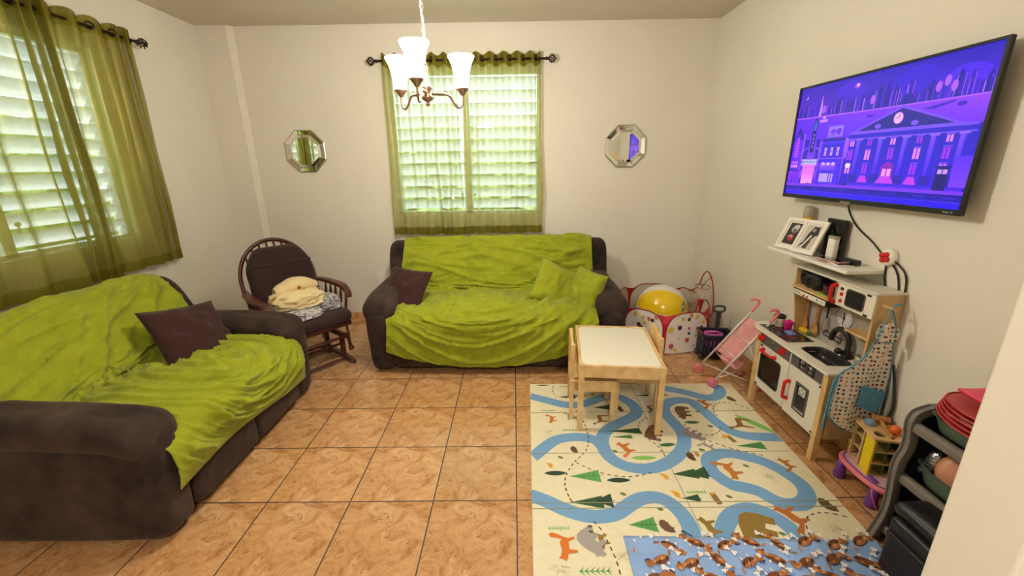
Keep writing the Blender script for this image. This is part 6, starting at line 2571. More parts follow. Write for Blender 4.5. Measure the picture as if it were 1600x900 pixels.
# ================================================================ pink play table with the wooden ball bench on it
M['pink'] = mat('pink_plastic_table', (232, 128, 140), .4)
M['purple'] = mat('purple_plastic', (112, 62, 150), .4)
PTX, PTY, PTZ = 1.755, -1.185, .118
pt2_ = thing('play_table', 'low pink plastic play table with purple legs beside the toy kitchen', 'toy table', (PTX, PTY, 0))


def oval(rx, ry, n=40, p=3.0):
    o = []
    for k in range(n):
        a = 2 * PI * k / n
        q = (abs(math.cos(a)) ** p + abs(math.sin(a)) ** p) ** (-1 / p)
        o.append((PTX + rx * math.cos(a) * q, PTY + ry * math.sin(a) * q))
    return o


s = MB(); s.prism(oval(.098, .155), PTZ - .022, PTZ, smooth=True); top_ = s.build('table_top', M['pink'], pt2_, bevel=.006, seg=3)
s = MB(); O = oval(.082, .138); s.tube([(a, b, PTZ + .001) for a, b in O], .004, 8, closed=True); s.build('rim_line', M['purple'], pt2_)
s = MB(); s.prism(oval(.078, .134), PTZ, PTZ + .0015); s.build('drawing_panel', mat('pale_pink_panel', (214, 170, 176), .5), pt2_)
s = MB(); s.rbox((1.685, -1.275, PTZ), (1.705, -1.225, PTZ + .010), .004, n=3); s.build('slider_knob', M['purple'], pt2_)
for (x, y) in ((1.682, -1.085), (1.682, -1.285), (1.82, -1.085), (1.82, -1.285)):
    s = MB(); s.lathe([(.001, 0), (.026, 0), (.027, .01), (.020, .08), (.018, PTZ - .022)], (x, y, 0), seg=20); s.build('leg', M['purple'], pt2_)
s = MB(); s.tube([(1.662, -1.29, .108), (1.648, -1.31, .085), (1.655, -1.325, .05), (1.668, -1.335, .02)], .002, 6, n=16); s.tube([(1.70, -1.335, .10), (1.69, -1.345, .08), (1.685, -1.345, .06)], .002, 6, n=10); s.build('pen_cord', M['pinkp'], pt2_)
pm = thing('net_bag', 'crumpled dark pink net heap on the floor under the play table', 'net', (1.70, -1.34, 0))
M['net'] = mat('magenta_net', (140, 24, 66), .8, noise_scale=40, amt=.4, bump=.8, bump_scale=90)
s = MB(); s.surf(lambda u, v: (1.722 + .065 * math.cos(2 * PI * u) * math.sin(PI * v) * (1 + .25 * nz3(math.cos(2 * PI * u) * 3, math.sin(2 * PI * u) * 3, v * 4)), -1.375 + .055 * math.sin(2 * PI * u) * math.sin(PI * v), max(.001, .035 - .04 * math.cos(PI * v) * (1 + .2 * nz3(u * 9, v * 9, 3)))), 30, 20, cu=True); s.build('net_cloth', M['net'], pm)

BZ = PTZ + .002
bn = thing('ball_bench', 'yellow and plywood hammer and ball toy standing on the pink table', 'wooden toy', (1.765, -1.15, BZ), R_(-13))
BW2, BL2, BH = .060, .085, .205
s = MB()
# top plate with two round holes: ring strips
def plate_with_holes(s, x0, x1, y0, y1, z0, z1, holes, r):
    n = 24
    for (cx, cy), (ya, yb) in holes:
        C = [(cx + r * math.cos(2 * PI * k / n), cy + r * math.sin(2 * PI * k / n)) for k in range(n)]
        B = []
        for k in range(n):
            a = 2 * PI * k / n
            dx, dy = math.cos(a), math.sin(a)
            t = min((x1 - cx) / dx if dx > 1e-6 else (x0 - cx) / dx if dx < -1e-6 else 9, (yb - cy) / dy if dy > 1e-6 else (ya - cy) / dy if dy < -1e-6 else 9)
            B.append((cx + dx * t, cy + dy * t))
        vs = [(a, b, z1) for a, b in C] + [(a, b, z1) for a, b in B] + [(a, b, z0) for a, b in C] + [(a, b, z0) for a, b in B]
        fs = []
        for k in range(n):
            j = (k + 1) % n
            fs += [(k, n + k, n + j, j), (2 * n + k, 2 * n + j, 3 * n + j, 3 * n + k), (k, j, 2 * n + j, 2 * n + k)]
        s.add(vs, fs)
    # corners left open by the radial fill are closed by the rim
    for (a, b) in (((x0, y0), (x1, y0)), ((x1, y0), (x1, y1)), ((x1, y1), (x0, y1)), ((x0, y1), (x0, y0))):
        s.add([(a[0], a[1], z0), (b[0], b[1], z0), (b[0], b[1], z1), (a[0], a[1], z1)], [(0, 1, 2, 3)])


plate_with_holes(s, -BW2 - .006, BW2 + .006, -BL2 - .006, BL2 + .006, BH - .010, BH, (((-.022, -.040), (-BL2 - .006, 0)), ((-.022, .042), (0, BL2 + .006))), .024)
s.build('top_plate', M['pine'], bn, world=False)
s = MB(); s.box((-BW2, -BL2, 0), (-BW2 + .008, -.018, BH - .010)); s.build('yellow_side', M['yellow_wood'], bn, world=False)
s = MB(); s.box((-BW2, -.004, 0), (-BW2 + .006, .004, BH - .010)); s.box((-BW2, BL2 - .008, 0), (-BW2 + .012, BL2, BH - .010)); s.build('post', M['pine'], bn, world=False)
s = MB(); s.box((BW2 - .006, -BL2, 0), (BW2, BL2, BH - .010)); s.build('back_side', M['olive_wood'], bn, world=False)
for zz in (.0, .065, .130):
    s = MB(); s.box((-BW2 + .010, -BL2, zz), (BW2 - .008, BL2, zz + .007)); s.build('ramp_shelf', M['pine_end'], bn, world=False, bevel=.001)
s = MB(); s.box((-.004, -BL2 + .003, .008), (.004, BL2 - .003, BH - .012)); s.build('inner_wall', M['olive_wood'], bn, world=False)
B_ = Matrix.Translation((1.765, -1.15, BZ)) @ Matrix.Rotation(R_(-13), 4, 'Z')
M['ballblue'] = mat('blue_wooden_ball', (120, 148, 176), .45)
M['ballorange'] = mat('orange_wooden_ball', (232, 104, 40), .4)
for (nm, lb, c, m) in (('toy_ball', 'pale blue ball in the top hole of the wooden bench toy', (-.022, .042, BH + .006), M['ballblue']), ('toy_ball', 'orange ball on top of the wooden bench toy by the mallet', (.042, -.030, BH + .0245), M['ballorange'])):
    o = MB().sphere(B_ @ Vector(c), .024, 24).build(nm, m)
    tag(o, lb, 'ball')
ml = thing('toy_mallet', 'wooden toy mallet lying across the top of the bench toy', 'mallet', B_ @ Vector((.03, .04, BH + .02)), R_(-13))
s = MB(); s.tube([B_ @ Vector((-.004, .075, BH + .019)), B_ @ Vector((.066, .058, BH + .019))], [.0185, .0185], 16); s.build('mallet_head', M['spoon'], ml, bevel=.002)
s = MB(); s.tube([B_ @ Vector((.030, .065, BH + .019)), B_ @ Vector((.018, .0, BH + .013)), B_ @ Vector((.010, -.075, BH + .009))], [.007, .0075, .009], 12, n=8); s.build('mallet_handle', M['spoon'], ml)

# ================================================================ pop-up ball pit
M['redtrim'] = mat('dark_red_piping', (150, 16, 26), .5)
M['redmesh'] = mat('red_nylon', (196, 24, 34), .6)
M['clothwhite'] = mat('white_nylon_panel', (240, 230, 222), .7, noise_scale=5, amt=.04)
M['meshpanel'] = sheer('white_netting', (232, 222, 206), .62)
HXP = [(1.255, .350), (1.668, .455), (1.775, .86), (1.66, 1.255), (1.20, 1.27), (.985, .93), (.985, .615)]
PH_ = .372
bp_ = thing('ball_pit', 'red piped pop-up ball pit with white dotted panels between sofa and wall', 'ball pit', (1.38, .82, 0))
s = MB(); s.prism(HXP, .001, .004); s.build('floor_sheet', M['clothwhite'], bp_)
nH = len(HXP)
DOT = [(.14, .22, .045, (196, 96, 84)), (.10, .62, .050, (222, 200, 60)), (.30, .66, .040, (52, 46, 66)), (.50, .84, .030, (52, 46, 66)), (.50, .34, .042, (190, 84, 78)), (.52, .62, .026, (196, 110, 92)), (.53, .50, .024, (52, 46, 66)), (.36, .86, .036, (216, 206, 90)), (.70, .88, .040, (216, 196, 96)), (.82, .60, .038, (52, 46, 66)), (.84, .28, .045, (60, 56, 60)), (.86, .74, .034, (224, 200, 60)), (.70, .42, .036, (216, 206, 120)), (.66, .20, .026, (226, 208, 150)), (.30, .40, .020, (222, 206, 170)), (.55, .93, .035, (206, 140, 110)), (.92, .86, .034, (206, 110, 90)), (.24, .12, .03, (222, 196, 80))]
for i in range(nH):
    a, b = Vector((*HXP[i], 0)), Vector((*HXP[(i + 1) % nH], 0))
    L = (b - a).length
    d = (b - a).normalized()
    nn = Vector((d.y, -d.x, 0))
    mesh = i in (2, 3, 4) or False
    out = []
    m_ = .012
    rr = min(.15, L * .36)
    for k in range(7):
        t = PI - PI / 2 * k / 6
        out.append((m_ + rr + rr * math.cos(t), PH_ - .15 + .15 * math.sin(t)))
    for k in range(7):
        t = PI / 2 - PI / 2 * k / 6
        out.append((L - m_ - rr + rr * math.cos(t), PH_ - .15 + .15 * math.sin(t)))
    loop = [(m_, .012)] + out + [(L - m_, .012)]

    def W3(x, z, l=0, a=a, d=d, nn=nn, L=L):
        return a + d * x + nn * (l + .012 * math.sin(PI * x / L)) + Vector((0, 0, z))
    s = MB()
    # smooth panel: columns between bottom and outline
    cols2 = [p for p in out]
    vs, fs = [], []
    for (x, z) in cols2:
        for j in range(7):
            vs.append(W3(x, .012 + (z - .012) * j / 6) + nn * .004 * nz3(x * 14 + i, j, 3))
    for c in range(len(cols2) - 1):
        for j in range(6):
            fs.append((c * 7 + j, (c + 1) * 7 + j, (c + 1) * 7 + j + 1, c * 7 + j + 1))
    s.add(vs, fs, 0, True)
    pan = s.build('side_panel' if not mesh else 'net_panel', M['clothwhite'] if not mesh else M['meshpanel'], bp_)
    s = MB(); s.tube([W3(x, z) for x, z in loop], .0055, 8, closed=True); s.build('piping', M['redtrim'], bp_)
    PP = Paint(lambda x, z, l: W3(x, z, .006 + l), .00005)
    random.seed(40 + i)
    for (x, z, r, c) in DOT:
        if i not in (0,):
            x, z = (x * 1.7 + .23 * i) % .8 + .1, (z + .11 * i) % .8 + .1
        r *= .55
        if L < .40 and x > .85:
            continue
        if not mesh or random.random() < .4:
            PP.ell(m_ + x * (L - 2 * m_), z * PH_, r * .9, r * 1.0, c, n=16)
    PP.build('dot_print', M['print'], pan)
    # red gusset between neighbouring panels
    c0 = W3(L - m_, PH_ - .16); c1 = W3(L - m_ - rr * .6, PH_ - .012)
    b2 = Vector((*HXP[(i + 2) % nH], 0)); d2 = (b2 - b).normalized(); L2 = (b2 - b).length
    r2 = min(.15, L2 * .36)
    e0 = b + d2 * (m_ + r2 * .6) + Vector((0, 0, PH_ - .012)); e1 = b + d2 * m_ + Vector((0, 0, PH_ - .16))
    s = MB()
    s.add([c0, W3(L - m_ - rr * .16, PH_ - .085), c1, b.lerp((c1 + e0) / 2, .5) * 1 if False else (c1 + e0) / 2 - Vector((0, 0, .02)), e0, b + d2 * (m_ + r2 * .16) + Vector((0, 0, PH_ - .085)), e1, b + Vector((0, 0, .02))], [(0, 1, 2, 3, 4, 5, 6), (0, 6, 7)])
    s.build('gusset', M['redmesh'], bp_)
# tall arch with the two hoops
A = [hit(1111, 497, 1, .52), hit(1115, 470, 1, .60), hit(1113, 440, 1, .70), hit(1107, 425, 1, .78), hit(1100, 428, 1, .82), hit(1093, 443, 1, .86), hit(1084, 452, 1, .93), hit(1076, 454, 1, .98)]
s = MB(); s.tube(A, .0055, 8, n=60); s.build('hoop_arch', M['redtrim'], bp_)
s = MB(); s.tube([hit(1113, 432, 1, .74), hit(1098, 448, 1, .80), hit(1086, 488, 1, .62)], .0035, 6, n=30); s.build('hoop_brace', M['redtrim'], bp_)
s = MB(); s.tube([hit(1095, 439, 1, .85), hit(1096, 455, 1, .75), hit(1087, 488, 1, .63)], .0035, 6, n=30); s.build('hoop_brace', M['redtrim'], bp_)
for (u, v, y, rx) in ((1098, 448, .76, .062), (1091, 473, .70, .038)):
    c = hit(u, v, 1, y)
    s = MB(); s.tube([c + Vector((rx * math.cos(a), rx * math.sin(a), .006 * math.sin(a))) for a in [2 * PI * q / 28 for q in range(28)]], .0035, 6, closed=True); s.build('hoop_ring', M['redtrim'], bp_)
c0, c1 = hit(1098, 448, 1, .76), hit(1091, 473, 1, .70)
s = MB(); s.surf(lambda u, v: tuple((c0 + (c1 - c0) * v * .7) + Vector((math.cos(2 * PI * u), math.sin(2 * PI * u), 0)) * (.062 - .026 * v)), 20, 5, cu=True); s.build('hoop_net', M['meshpanel'], bp_)

# beach ball inside the pit
BC, BR = Vector((1.40, .86, .242)), .235
bb = thing('beach_ball', 'big beach ball with yellow and white segments inside the ball pit', 'ball', BC)
M['vinylyel'] = mat('yellow_vinyl', (240, 204, 20), .18, coat=.4)
M['vinylwhite'] = mat('white_vinyl', (232, 228, 222), .2, coat=.4)
M['vinylblue'] = mat('blue_vinyl', (44, 110, 180), .2, coat=.4)
ax_ = Vector((.93, -.30, -.12)).normalized()
e1 = ax_.orthogonal().normalized()
e2 = ax_.cross(e1)
BOFF = -.30
view = (CAM - BC).normalized()
base = math.atan2(view.dot(e2), view.dot(e1))
for k in range(6):
    s = MB()
    a0_ = base - PI / 6 + PI / 3 * k + BOFF
    s.surf(lambda u, v: tuple(BC + (ax_ * -math.cos(PI * v) + (e1 * math.cos(a0_ + PI / 3 * u) + e2 * math.sin(a0_ + PI / 3 * u)) * math.sin(PI * v)) * BR), 14, 28)
    s.build('ball_segment', (M['vinylyel'], M['vinylwhite'], M['vinylblue'], M['vinylwhite'], M['vinylyel'], M['vinylwhite'])[k], bb)
s = MB(); s.lathe([(.001, 0), (.03, 0), (.03, .003), (.001, .004)], (0, 0, 0)); s.xf(Matrix.Translation(BC + ax_ * BR) @ ax_.to_track_quat('Z', 'Y').to_matrix().to_4x4()); s.build('ball_cap', M['vinylblue'], bb)
# plain blue printed patches on the white segment
PB = Paint(lambda a, b, l: BC + (CR * math.sin(a) * math.cos(b) + CU * math.sin(b) - _f * math.cos(a) * math.cos(b)) * (BR + .0008 + l), .00005)
PB.ell(.60, .12, .10, .13, (40, 104, 176)); PB.ell(.54, -.12, .09, .14, (40, 104, 176)); PB.ell(.66, .28, .05, .08, (40, 104, 176))
PB.build('blue_patch_print', M['print'], bb)

# ================================================================ toy shopping trolley
M['navy'] = mat('navy_plastic', (38, 40, 58), .4)
M['cartred'] = mat('dark_red_plastic', (120, 30, 40), .4)
M['handle_grey'] = mat('dark_grey_plastic', (60, 56, 54), .45)
tr = thing('toy_trolley', 'navy toy shopping basket on wheels with a grey pull handle by the ball pit', 'toy cart', (1.665, .315, 0), R_(-6))
w2, d2_, zb, zt = .115, .080, .035, .225
s = MB()
for (x0, x1, y0, y1) in ((-w2, w2, -d2_, -d2_ + .004), (-w2, w2, d2_ - .004, d2_), (-w2, -w2 + .004, -d2_, d2_), (w2 - .004, w2, -d2_, d2_)):
    horiz = abs(x1 - x0) > .01
    n_ = 8 if horiz else 5
    for j in range(n_):
        t0, t1 = (j + .28) / n_, (j + 1.0) / n_
        if horiz:
            s.box((x0 + (x1 - x0) * t0, y0, zb), (x0 + (x1 - x0) * t1 - .004, y1, zt - .03))
        else:
            s.box((x0, y0 + (y1 - y0) * t0, zb), (x1, y0 + (y1 - y0) * t1 - .004, zt - .03))
    s.box((x0, y0, zb), (x1, y1, zb + .03)); s.box((x0, y0, .115), (x1, y1, .130)); s.box((x0, y0, zt - .045), (x1, y1, zt))
s.box((-w2, -d2_, zb), (w2, d2_, zb + .006))
s.build('basket', M['navy'], tr, world=False)
s = MB(); s.tube([(-w2 - .008, -d2_ - .008, zt), (w2 + .008, -d2_ - .008, zt), (w2 + .008, d2_ + .008, zt), (-w2 - .008, d2_ + .008, zt)], .008, 10, closed=True); s.build('rim', M['navy'], tr, world=False)
s = MB(); s.tube([(-w2 - .010, -d2_ + .02, zt + .006), (-w2 - .014, 0, zt + .010), (-w2 - .010, d2_ - .02, zt + .006)], .009, 8, n=10); s.build('carry_grip', M['cartred'], tr, world=False)
for (x, y) in ((-w2 - .006, -.045), (-w2 - .006, .055), (w2 + .006, -.045), (w2 + .006, .055)):
    s = MB(); s.lathe([(.001, -.009), (.010, -.009), (.022, -.008), (.024, -.004), (.024, .004), (.022, .008), (.001, .009)], (x, y, .0245), axis='x', seg=20); s.build('wheel', M['handle_grey'], tr, world=False)
s = MB(); s.box((.020, d2_ + .001, .12), (.058, d2_ + .014, .375)); s.build('handle_post', M['handle_grey'], tr, world=False, bevel=.004)
s = MB(); s.tube([(.039 + .045 * math.cos(a) * (abs(math.cos(a)) ** 3 + abs(math.sin(a)) ** 3) ** (-1 / 3), d2_ + .008, .400 + .025 * math.sin(a) * (abs(math.cos(a)) ** 3 + abs(math.sin(a)) ** 3) ** (-1 / 3)) for a in [2 * PI * q / 30 for q in range(30)]], .009, 10, closed=True); s.build('handle_loop', M['handle_grey'], tr, world=False)
M['pinkb'] = mat('bright_pink_plastic', (226, 110, 190), .35)
pb_ = thing('toy_basket', 'small pink toy basket nested in the navy trolley', 'toy basket', (1.645, .315, .10), R_(-6))
s = MB()
for k in range(16):
    a = 2 * PI * k / 16
    s.box((.066 * math.cos(a) - .006, .045 * math.sin(a) - .002, .0), (.066 * math.cos(a) + .006, .045 * math.sin(a) + .002, .115))
s.tube([(.070 * math.cos(2 * PI * q / 24), .048 * math.sin(2 * PI * q / 24), .116) for q in range(24)], .006, 8, closed=True)
s.tube([(.068 * math.cos(2 * PI * q / 24), .046 * math.sin(2 * PI * q / 24), .085) for q in range(24)], .004, 8, closed=True)
s.build('basket_body', M['pinkb'], pb_, world=False)
s = MB(); s.tube([(-.070, 0, .116), (-.04, -.03, .138), (0, -.04, .145), (.04, -.03, .138), (.070, 0, .116)], .0045, 8, n=16); s.build('basket_handle', M['pinkb'], pb_, world=False)

# ================================================================ doll stroller
M['strollerpink'] = mat('pale_pink_fabric', (236, 172, 168), .85, noise_scale=30, amt=.06)
M['strollertube'] = mat('white_enamel_tube', (228, 214, 204), .3)
M['wheelpink'] = mat('pink_wheel', (228, 130, 136), .4)
st = thing('doll_stroller', 'pale pink folding doll stroller beside the toy kitchen', 'stroller', (1.58, -.09, 0))


def SP(side, t, dx=0, dz=0):
    """side 0 = far tube, 1 = near tube; t 0 at the front wheel, 1 at the handle"""
    a = Vector((1.434, .063 - .238 * side, .036))
    b = Vector((1.700, -.120 - .222 * side, .600))
    return a.lerp(b, t) + Vector((dx, 0, dz))


for sd in (0, 1):
    s = MB(); s.tube([SP(sd, 0), SP(sd, .95)], .0072, 10); s.build('frame_tube', M['strollertube'], st)
    e = SP(sd, .93)
    s = MB(); s.tube([e, SP(sd, 1.0), SP(sd, 1.0) + Vector((.012, -.004, .026)), SP(sd, 1.0) + Vector((.004, -.004, .050)), SP(sd, 1.0) + Vector((-.022, .0, .054)), SP(sd, 1.0) + Vector((-.040, .004, .044))], .0095, 10, n=26); s.build('hook_handle', M['wheelpink'], st)
    # double front wheels
    for dy in (-.012, .012):
        c = SP(sd, 0) + Vector((-.002, dy, 0)); c.z = .035
        s = MB(); s.lathe([(.001, -.007), (.010, -.009), (.012, -.004), (.025, -.004), (.030, -.009), (.034, -.004), (.034, .004), (.030, .009), (.025, .004), (.012, .004), (.010, .009), (.001, .007)], c, axis='y', seg=26); s.build('wheel', M['wheelpink'], st)
    # rear leg crossing under the seat
    r0 = SP(sd, .62); r1 = Vector((1.735, SP(sd, 0).y - .075, .030))
    s = MB(); s.tube([r0, r1], .005, 8); s.build('rear_leg', M['strollertube'], st)
    c = Vector(r1); c.z = .026
    s = MB(); s.lathe([(.001, -.006), (.024, -.006), (.026, 0), (.024, .006), (.001, .006)], c, axis='y', seg=24); s.build('wheel', M['wheelpink'], st)
s = MB(); s.tube([SP(0, .08), SP(0, .08).lerp(Vector((1.735, -.25, .05)), .5), Vector((1.735, -.25, .05))], .0045, 8); s.build('cross_brace', M['strollertube'], st)
s = MB(); s.tube([SP(1, .08), Vector((1.735, -.02, .05))], .0045, 8); s.build('cross_brace', M['strollertube'], st)
for t in (.40, .62):
    s = MB(); s.tube([SP(0, t), SP(1, t)], .0035, 8); s.build('cross_brace', M['strollertube'], st)
# sling seat
s = MB()


def sling(u, v):
    t = .32 + .54 * v
    p = SP(0, t).lerp(SP(1, t), u)
    sag = math.sin(PI * u) * (.050 + .02 * math.sin(PI * v))
    return p + Vector((.010, 0, -.004)) + Vector((sag * .8, 0, -sag * .55)) + Vector((0, 0, .004 * nz3(u * 6, v * 8, 1)))


s.surf(sling, 18, 30); s.build('seat_back', M['strollerpink'], st, thick=.002)
s = MB()


def sling2(u, v):
    p0_ = SP(0, .34).lerp(SP(1, .34), u)
    q_ = p0_ + Vector((.085, 0, -.005))
    k = math.sin(PI * v)
    p = (SP(0, .32).lerp(SP(1, .32), u) + Vector((-.015, 0, .015))).lerp(q_, v)
    return p + Vector((0, 0, -.055 * k - .02 * math.sin(PI * u)))


s.surf(sling2, 16, 14); s.build('seat_pouch', M['strollerpink'], st, thick=.002)
s = MB(); s.tube([SP(0, .78) + Vector((0, -.02, 0)), SP(0, .5).lerp(SP(1, .5), .45) + Vector((-.01, 0, .0)), SP(0, .33).lerp(SP(1, .33), .5) + Vector((.02, 0, -.02))], .0045, 6, n=20, flat=.4); s.build('harness_strap', M['strollertube'], st)

# ================================================================ storage rack with bins at the near right
M['rackgrey'] = mat('speckled_grey_plastic', (122, 114, 106), .6, noise_scale=180, amt=.18)
M['rackdark'] = mat('dark_grey_plastic_shelf', (44, 42, 42), .5)
M['bingreen'] = mat('grey_green_bin', (74, 92, 76), .35)
RY = -1.445
rk = thing('storage_rack', 'grey plastic toy storage rack with wavy side panel and bins by the right wall', 'rack', (1.68, -1.72, 0))
prof = [(1351.7, 832), (1362, 818), (1373, 800), (1381, 778), (1386, 755), (1390, 732), (1396, 714), (1405, 700), (1411, 685), (1412.5, 668), (1415, 655), (1424, 642), (1438, 635.5), (1452, 631.5)]
pts = []
for (u, v) in prof:
    h = hit(u, v, 1, RY)
    pts.append((h.x, max(0, h.z)))
pts[0] = (pts[0][0], 0)
S_ = [(p.x, p.y) for p in spline([(a, b, 0) for a, b in pts], 44)]
ztop_ = S_[-1][1]
RXB = 1.855
outer = S_ + [(RXB, ztop_ + .004), (RXB, 0)]
for yy in (RY, -2.055):
    s = MB(); s.prism(outer, yy, yy - .012, 'xz', smooth=True); s.build('side_panel', M['rackdark'], rk)
    s = MB()
    P3_ = [Vector((a, yy - .012, b)) for a, b in S_] + [Vector((RXB - .02, yy - .012, ztop_ + .004))]
    n_ = len(P3_)
    vs, fs = [], []
    for i, p in enumerate(P3_):
        d_ = (P3_[min(i + 1, n_ - 1)] - P3_[max(i - 1, 0)]).normalized()
        nn = Vector((-d_.z, 0, d_.x))
        for (k1, k2) in ((0, .016), (0, -.016), (-.034, -.016), (-.034, .016)):
            q_ = p + nn * k1 + Vector((0, k2, 0))
            q_.z = max(.0005, q_.z)
            vs.append(q_)
    for i in range(n_ - 1):
        for j in range(4):
            fs.append((i * 4 + j, i * 4 + (j + 1) % 4, i * 4 + 4 + (j + 1) % 4, i * 4 + 4 + j))
    fs += [(0, 1, 2, 3), ((n_ - 1) * 4 + 3, (n_ - 1) * 4 + 2, (n_ - 1) * 4 + 1, (n_ - 1) * 4)]
    s.add(vs, fs, 0, True); s.build('side_edge', M['rackgrey'], rk, bevel=.004)
s = MB(); s.box((RXB - .008, RY - .012, .02), (RXB, -2.055, ztop_ - .02)); s.build('back_panel', M['rackdark'], rk)
lips = []
for (u, v) in ((1424, 664), (1402, 742), (1377, 822)):
    h = hit(u, v, 1, RY - .02)
    lips.append((h.x, h.z))
for (x, z) in lips:
    s = MB(); s.rbox((x, RY - .012, z - .030), (x + .034, -2.05, z + .014), .014, n=3); s.build('shelf_lip', M['rackgrey'], rk)
    s = MB(); s.prism([(x + .02, z - .012), (x + .02, z - .022), (RXB - .006, z - .052), (RXB - .006, z - .042)], RY - .012, -2.05, 'xz'); s.build('shelf_board', M['rackdark'], rk)


def bin_(label, x0, x1, y0, y1, z0, z1, k=0):
    t = thing('storage_bin', label, 'bin', ((x0 + x1) / 2, (y0 + y1) / 2, z0))
    s = MB()
    th = .004

    def fn(u, v):
        a = 2 * PI * u
        q_ = (abs(math.cos(a)) ** 5 + abs(math.sin(a)) ** 5) ** -.2
        prof_ = [(.001, 0), (.80, 0), (.86, .01), (.97, .92), (1.0, .97), (1.03, 1.0), (1.03, .97), (.98, .95), (.94, .92), (.83, .03), (.001, .03)]
        tt = v * (len(prof_) - 1)
        kk = min(int(tt), len(prof_) - 2)
        f = tt - kk
        r = prof_[kk][0] * (1 - f) + prof_[kk + 1][0] * f
        zz = prof_[kk][1] * (1 - f) + prof_[kk + 1][1] * f
        x = (x0 + x1) / 2 + r * (x1 - x0) / 2 * math.cos(a) * q_
        return (x, (y0 + y1) / 2 + r * (y1 - y0) / 2 * math.sin(a) * q_, z0 + zz * (z1 - z0) - (x - x0) * .16 + .03 * 0)
    s.surf(fn, 48, 34, cu=True); s.build('bin_body', M['bingreen'], t)
    return t


lx, lz = lips[0]
bin_('grey green bin holding red plates on the top shelf of the grey rack', lx + .012, 1.842, -1.86, RY - .035, lz + .020, lz + .082)
lx2, lz2 = lips[1]
bin_('grey green bin holding purses on the middle shelf of the grey rack', lx2 + .012, 1.842, -1.86, RY - .035, lz2 + .020, lz2 + .10)
# red plates standing in a stack
M['platered'] = mat('coral_red_plastic', (196, 62, 66), .4)
M['platepink'] = mat('hot_pink_plastic', (226, 60, 96), .4)
pz = lz + .115
for k in range(5):
    c = Vector((lx + .105 + .005 * k, -1.63, pz - .034 + .0105 * k))
    t = thing('toy_plate', ['coral red toy plate, lowest in the stack on the grey rack', 'coral red toy plate, second from the bottom of the stack on the grey rack', 'coral red toy plate in the middle of the stack on the grey rack', 'coral red toy plate, second from the top of the stack on the grey rack', 'coral red toy plate, topmost of the coral stack on the grey rack'][k], 'plate', c, group='coral red plates stacked in the top bin')
    s = MB()
    n0 = len(s.v)
    s.lathe([(.001, 0), (.07, .002), (.098, .018), (.104, .026), (.100, .026), (.07, .008), (.001, .006)], (0, 0, 0), seg=36)
    s.xf(Matrix.Translation(c) @ Euler((R_(4 - k), R_(-7 + 2 * k), 0)).to_matrix().to_4x4() @ Matrix.Diagonal((1.16, 1.5, 1.0, 1)))
    s.build('plate_dish', M['platered'], t)
    s = MB(); s.lathe([(.103, .025), (.106, .028), (.103, .030)], (0, 0, 0), seg=36, cap=False)
    s.xf(Matrix.Translation(c) @ Euler((R_(4 - k), R_(-7 + 2 * k), 0)).to_matrix().to_4x4() @ Matrix.Diagonal((1.16, 1.5, 1.0, 1)))
    s.build('plate_rim', M['platered'], t)
tp = thing('toy_tray', 'hot pink toy tray on top of the coral plates on the grey rack', 'tray', (lx + .18, -1.66, pz + .09))
s = MB(); s.rbox((lx + .09, -1.76, pz + .052), (lx + .24, -1.50, pz + .064), .005, n=5, fn=lambda p, q: (p.x, p.y, p.z + .008 * (q[0] ** 4 + q[1] ** 4) * .5)); s.build('tray_body', M['platepink'], tp)
bk = thing('cardboard_sheet', 'tan board lying under the coral plates in the top bin', 'board', (lx + .12, -1.66, lz + .09))
s = MB(); s.box((lx + .030, -1.80, lz + .100), (lx + .22, -1.54, lz + .106), rot=(0, R_(3), R_(4))); s.build('board_body', M['pine_end'], bk, bevel=.001)
M['toygreen'] = mat('bright_green_plastic', (40, 150, 80), .35)
for k, (yy, xx) in enumerate(((-1.60, lx + .07), (-1.66, lx + .11))):
    t = thing('toy_leaf', ['bright green toy leaf under the tan board, nearer the rack side', 'bright green toy leaf under the tan board, nearer the doorway wall'][k], 'toy', (xx, yy, lz + .07))
    s = MB(); s.surf(lambda u, v: (xx + .05 * (u - .5) * 1.6, yy + .045 * (v - .5) * 2, lz + .068 + .018 * math.sin(PI * u) * math.sin(PI * v) + .004 * math.sin(v * 18)), 14, 18); s.build('leaf_body', M['toygreen'], t, thick=.003)
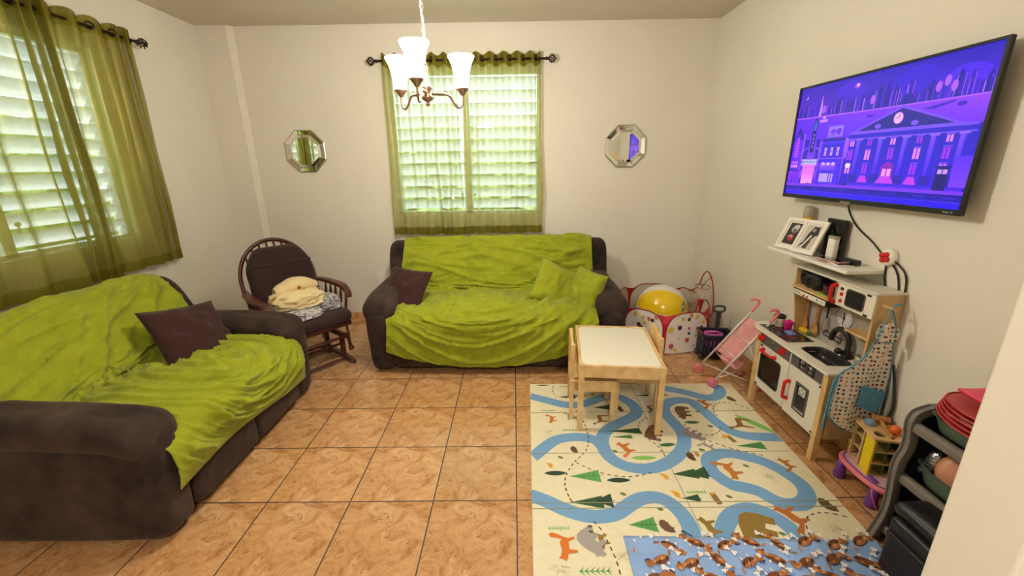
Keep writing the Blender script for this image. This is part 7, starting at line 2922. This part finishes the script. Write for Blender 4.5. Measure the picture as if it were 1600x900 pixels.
# purses in the middle bin
M['peach'] = mat('peach_vinyl', (222, 156, 124), .35)
M['sequin'] = mat('silver_black_sequins', (150, 146, 150), .2, .8, noise_scale=70, amt=.9, bump=1, bump_scale=90)
pu = thing('toy_purse', 'round peach toy purse with a red dot in the middle bin', 'purse', (lx2 + .11, -1.66, lz2 + .12))
pm_ = Matrix.Translation((lx2 + .098, -1.612, lz2 + .105)) @ Matrix.Scale(1.15, 4) @ Euler((R_(72), R_(0), R_(-52))).to_matrix().to_4x4()
s = MB(); s.lathe([(.001, -.02), (.055, -.02), (.066, -.012), (.069, 0), (.066, .012), (.055, .02), (.001, .022)], (0, 0, 0), seg=40); s.xf(pm_); s.build('purse_body', M['peach'], pu)
s = MB(); s.tube([(.0695 * math.cos(2 * PI * q / 36), .0695 * math.sin(2 * PI * q / 36), 0) for q in range(36)], .0035, 6, closed=True); s.xf(pm_); s.build('zip', M['spoon'], pu)
s = MB(); s.lathe([(.001, .022), (.016, .0225), (.016, .026), (.001, .027)], (.012, -.008, 0), seg=20); s.xf(pm_); s.build('red_dot', M['red'], pu)
sq_ = thing('sequin_bag', 'small silver and black sequin bag left of the peach purse', 'bag', (lx2 + .08, -1.54, lz2 + .1))
s = MB(); s.rbox((lx2 + .035, -1.535, lz2 + .035), (lx2 + .13, -1.478, lz2 + .150), .03, n=7, fn=lambda p, q: (p.x + .01 * nz3(p.y * 22, p.z * 22, 1) + (p.z - lz2 - .03) * .25, p.y + .01 * nz3(p.x * 22, p.z * 22, 5), p.z + .008 * nz3(p.x * 20, p.y * 20, 9))); s.build('bag_body', M['sequin'], sq_)
# black bag in front of the rack
h0 = hit(1393, 803, 1, -1.60)
M['leather'] = mat('black_leatherette', (24, 22, 24), .42, noise_scale=30, amt=.3, bump=.25, bump_scale=100)
bgz = h0.z
bg2 = thing('black_bag', 'tall black leatherette bag with a padded rounded lid in front of the rack', 'bag', (1.57, -1.70, 0))
hb = hit(1360, 900, 1, -1.62)
s = MB(); s.rbox((h0.x - .012, -1.86, .0145), (h0.x + .20, -1.60, bgz + .0), .02, n=8, fn=lambda p, q: (p.x + .006 * nz3(p.y * 9, p.z * 9, 1) + (.004 if q[0] < 0 else 0), p.y + .006 * nz3(p.x * 9, p.z * 9, 3), max(.0145, p.z))); s.build('bag_body', M['leather'], bg2)
s = MB(); s.rbox((h0.x + .012, -1.84, bgz - .006), (h0.x + .21, -1.575, bgz + .052), .03, n=8, seg=5, fn=lambda p, q: (p.x, p.y, p.z + .015 * (1 - q[0] ** 2) * (1 - q[1] ** 2))); s.build('padded_lid', M['leather'], bg2)
s = MB(); s.rbox((h0.x - .020, -1.82, bgz - .085), (h0.x + .006, -1.615, bgz - .055), .006, n=3); s.build('grip_strap', M['leather'], bg2)
s = MB(); s.box((h0.x - .0135, -1.70, .03), (h0.x - .0125, -1.66, .045)); s.build('label_tag', M['led'], bg2)
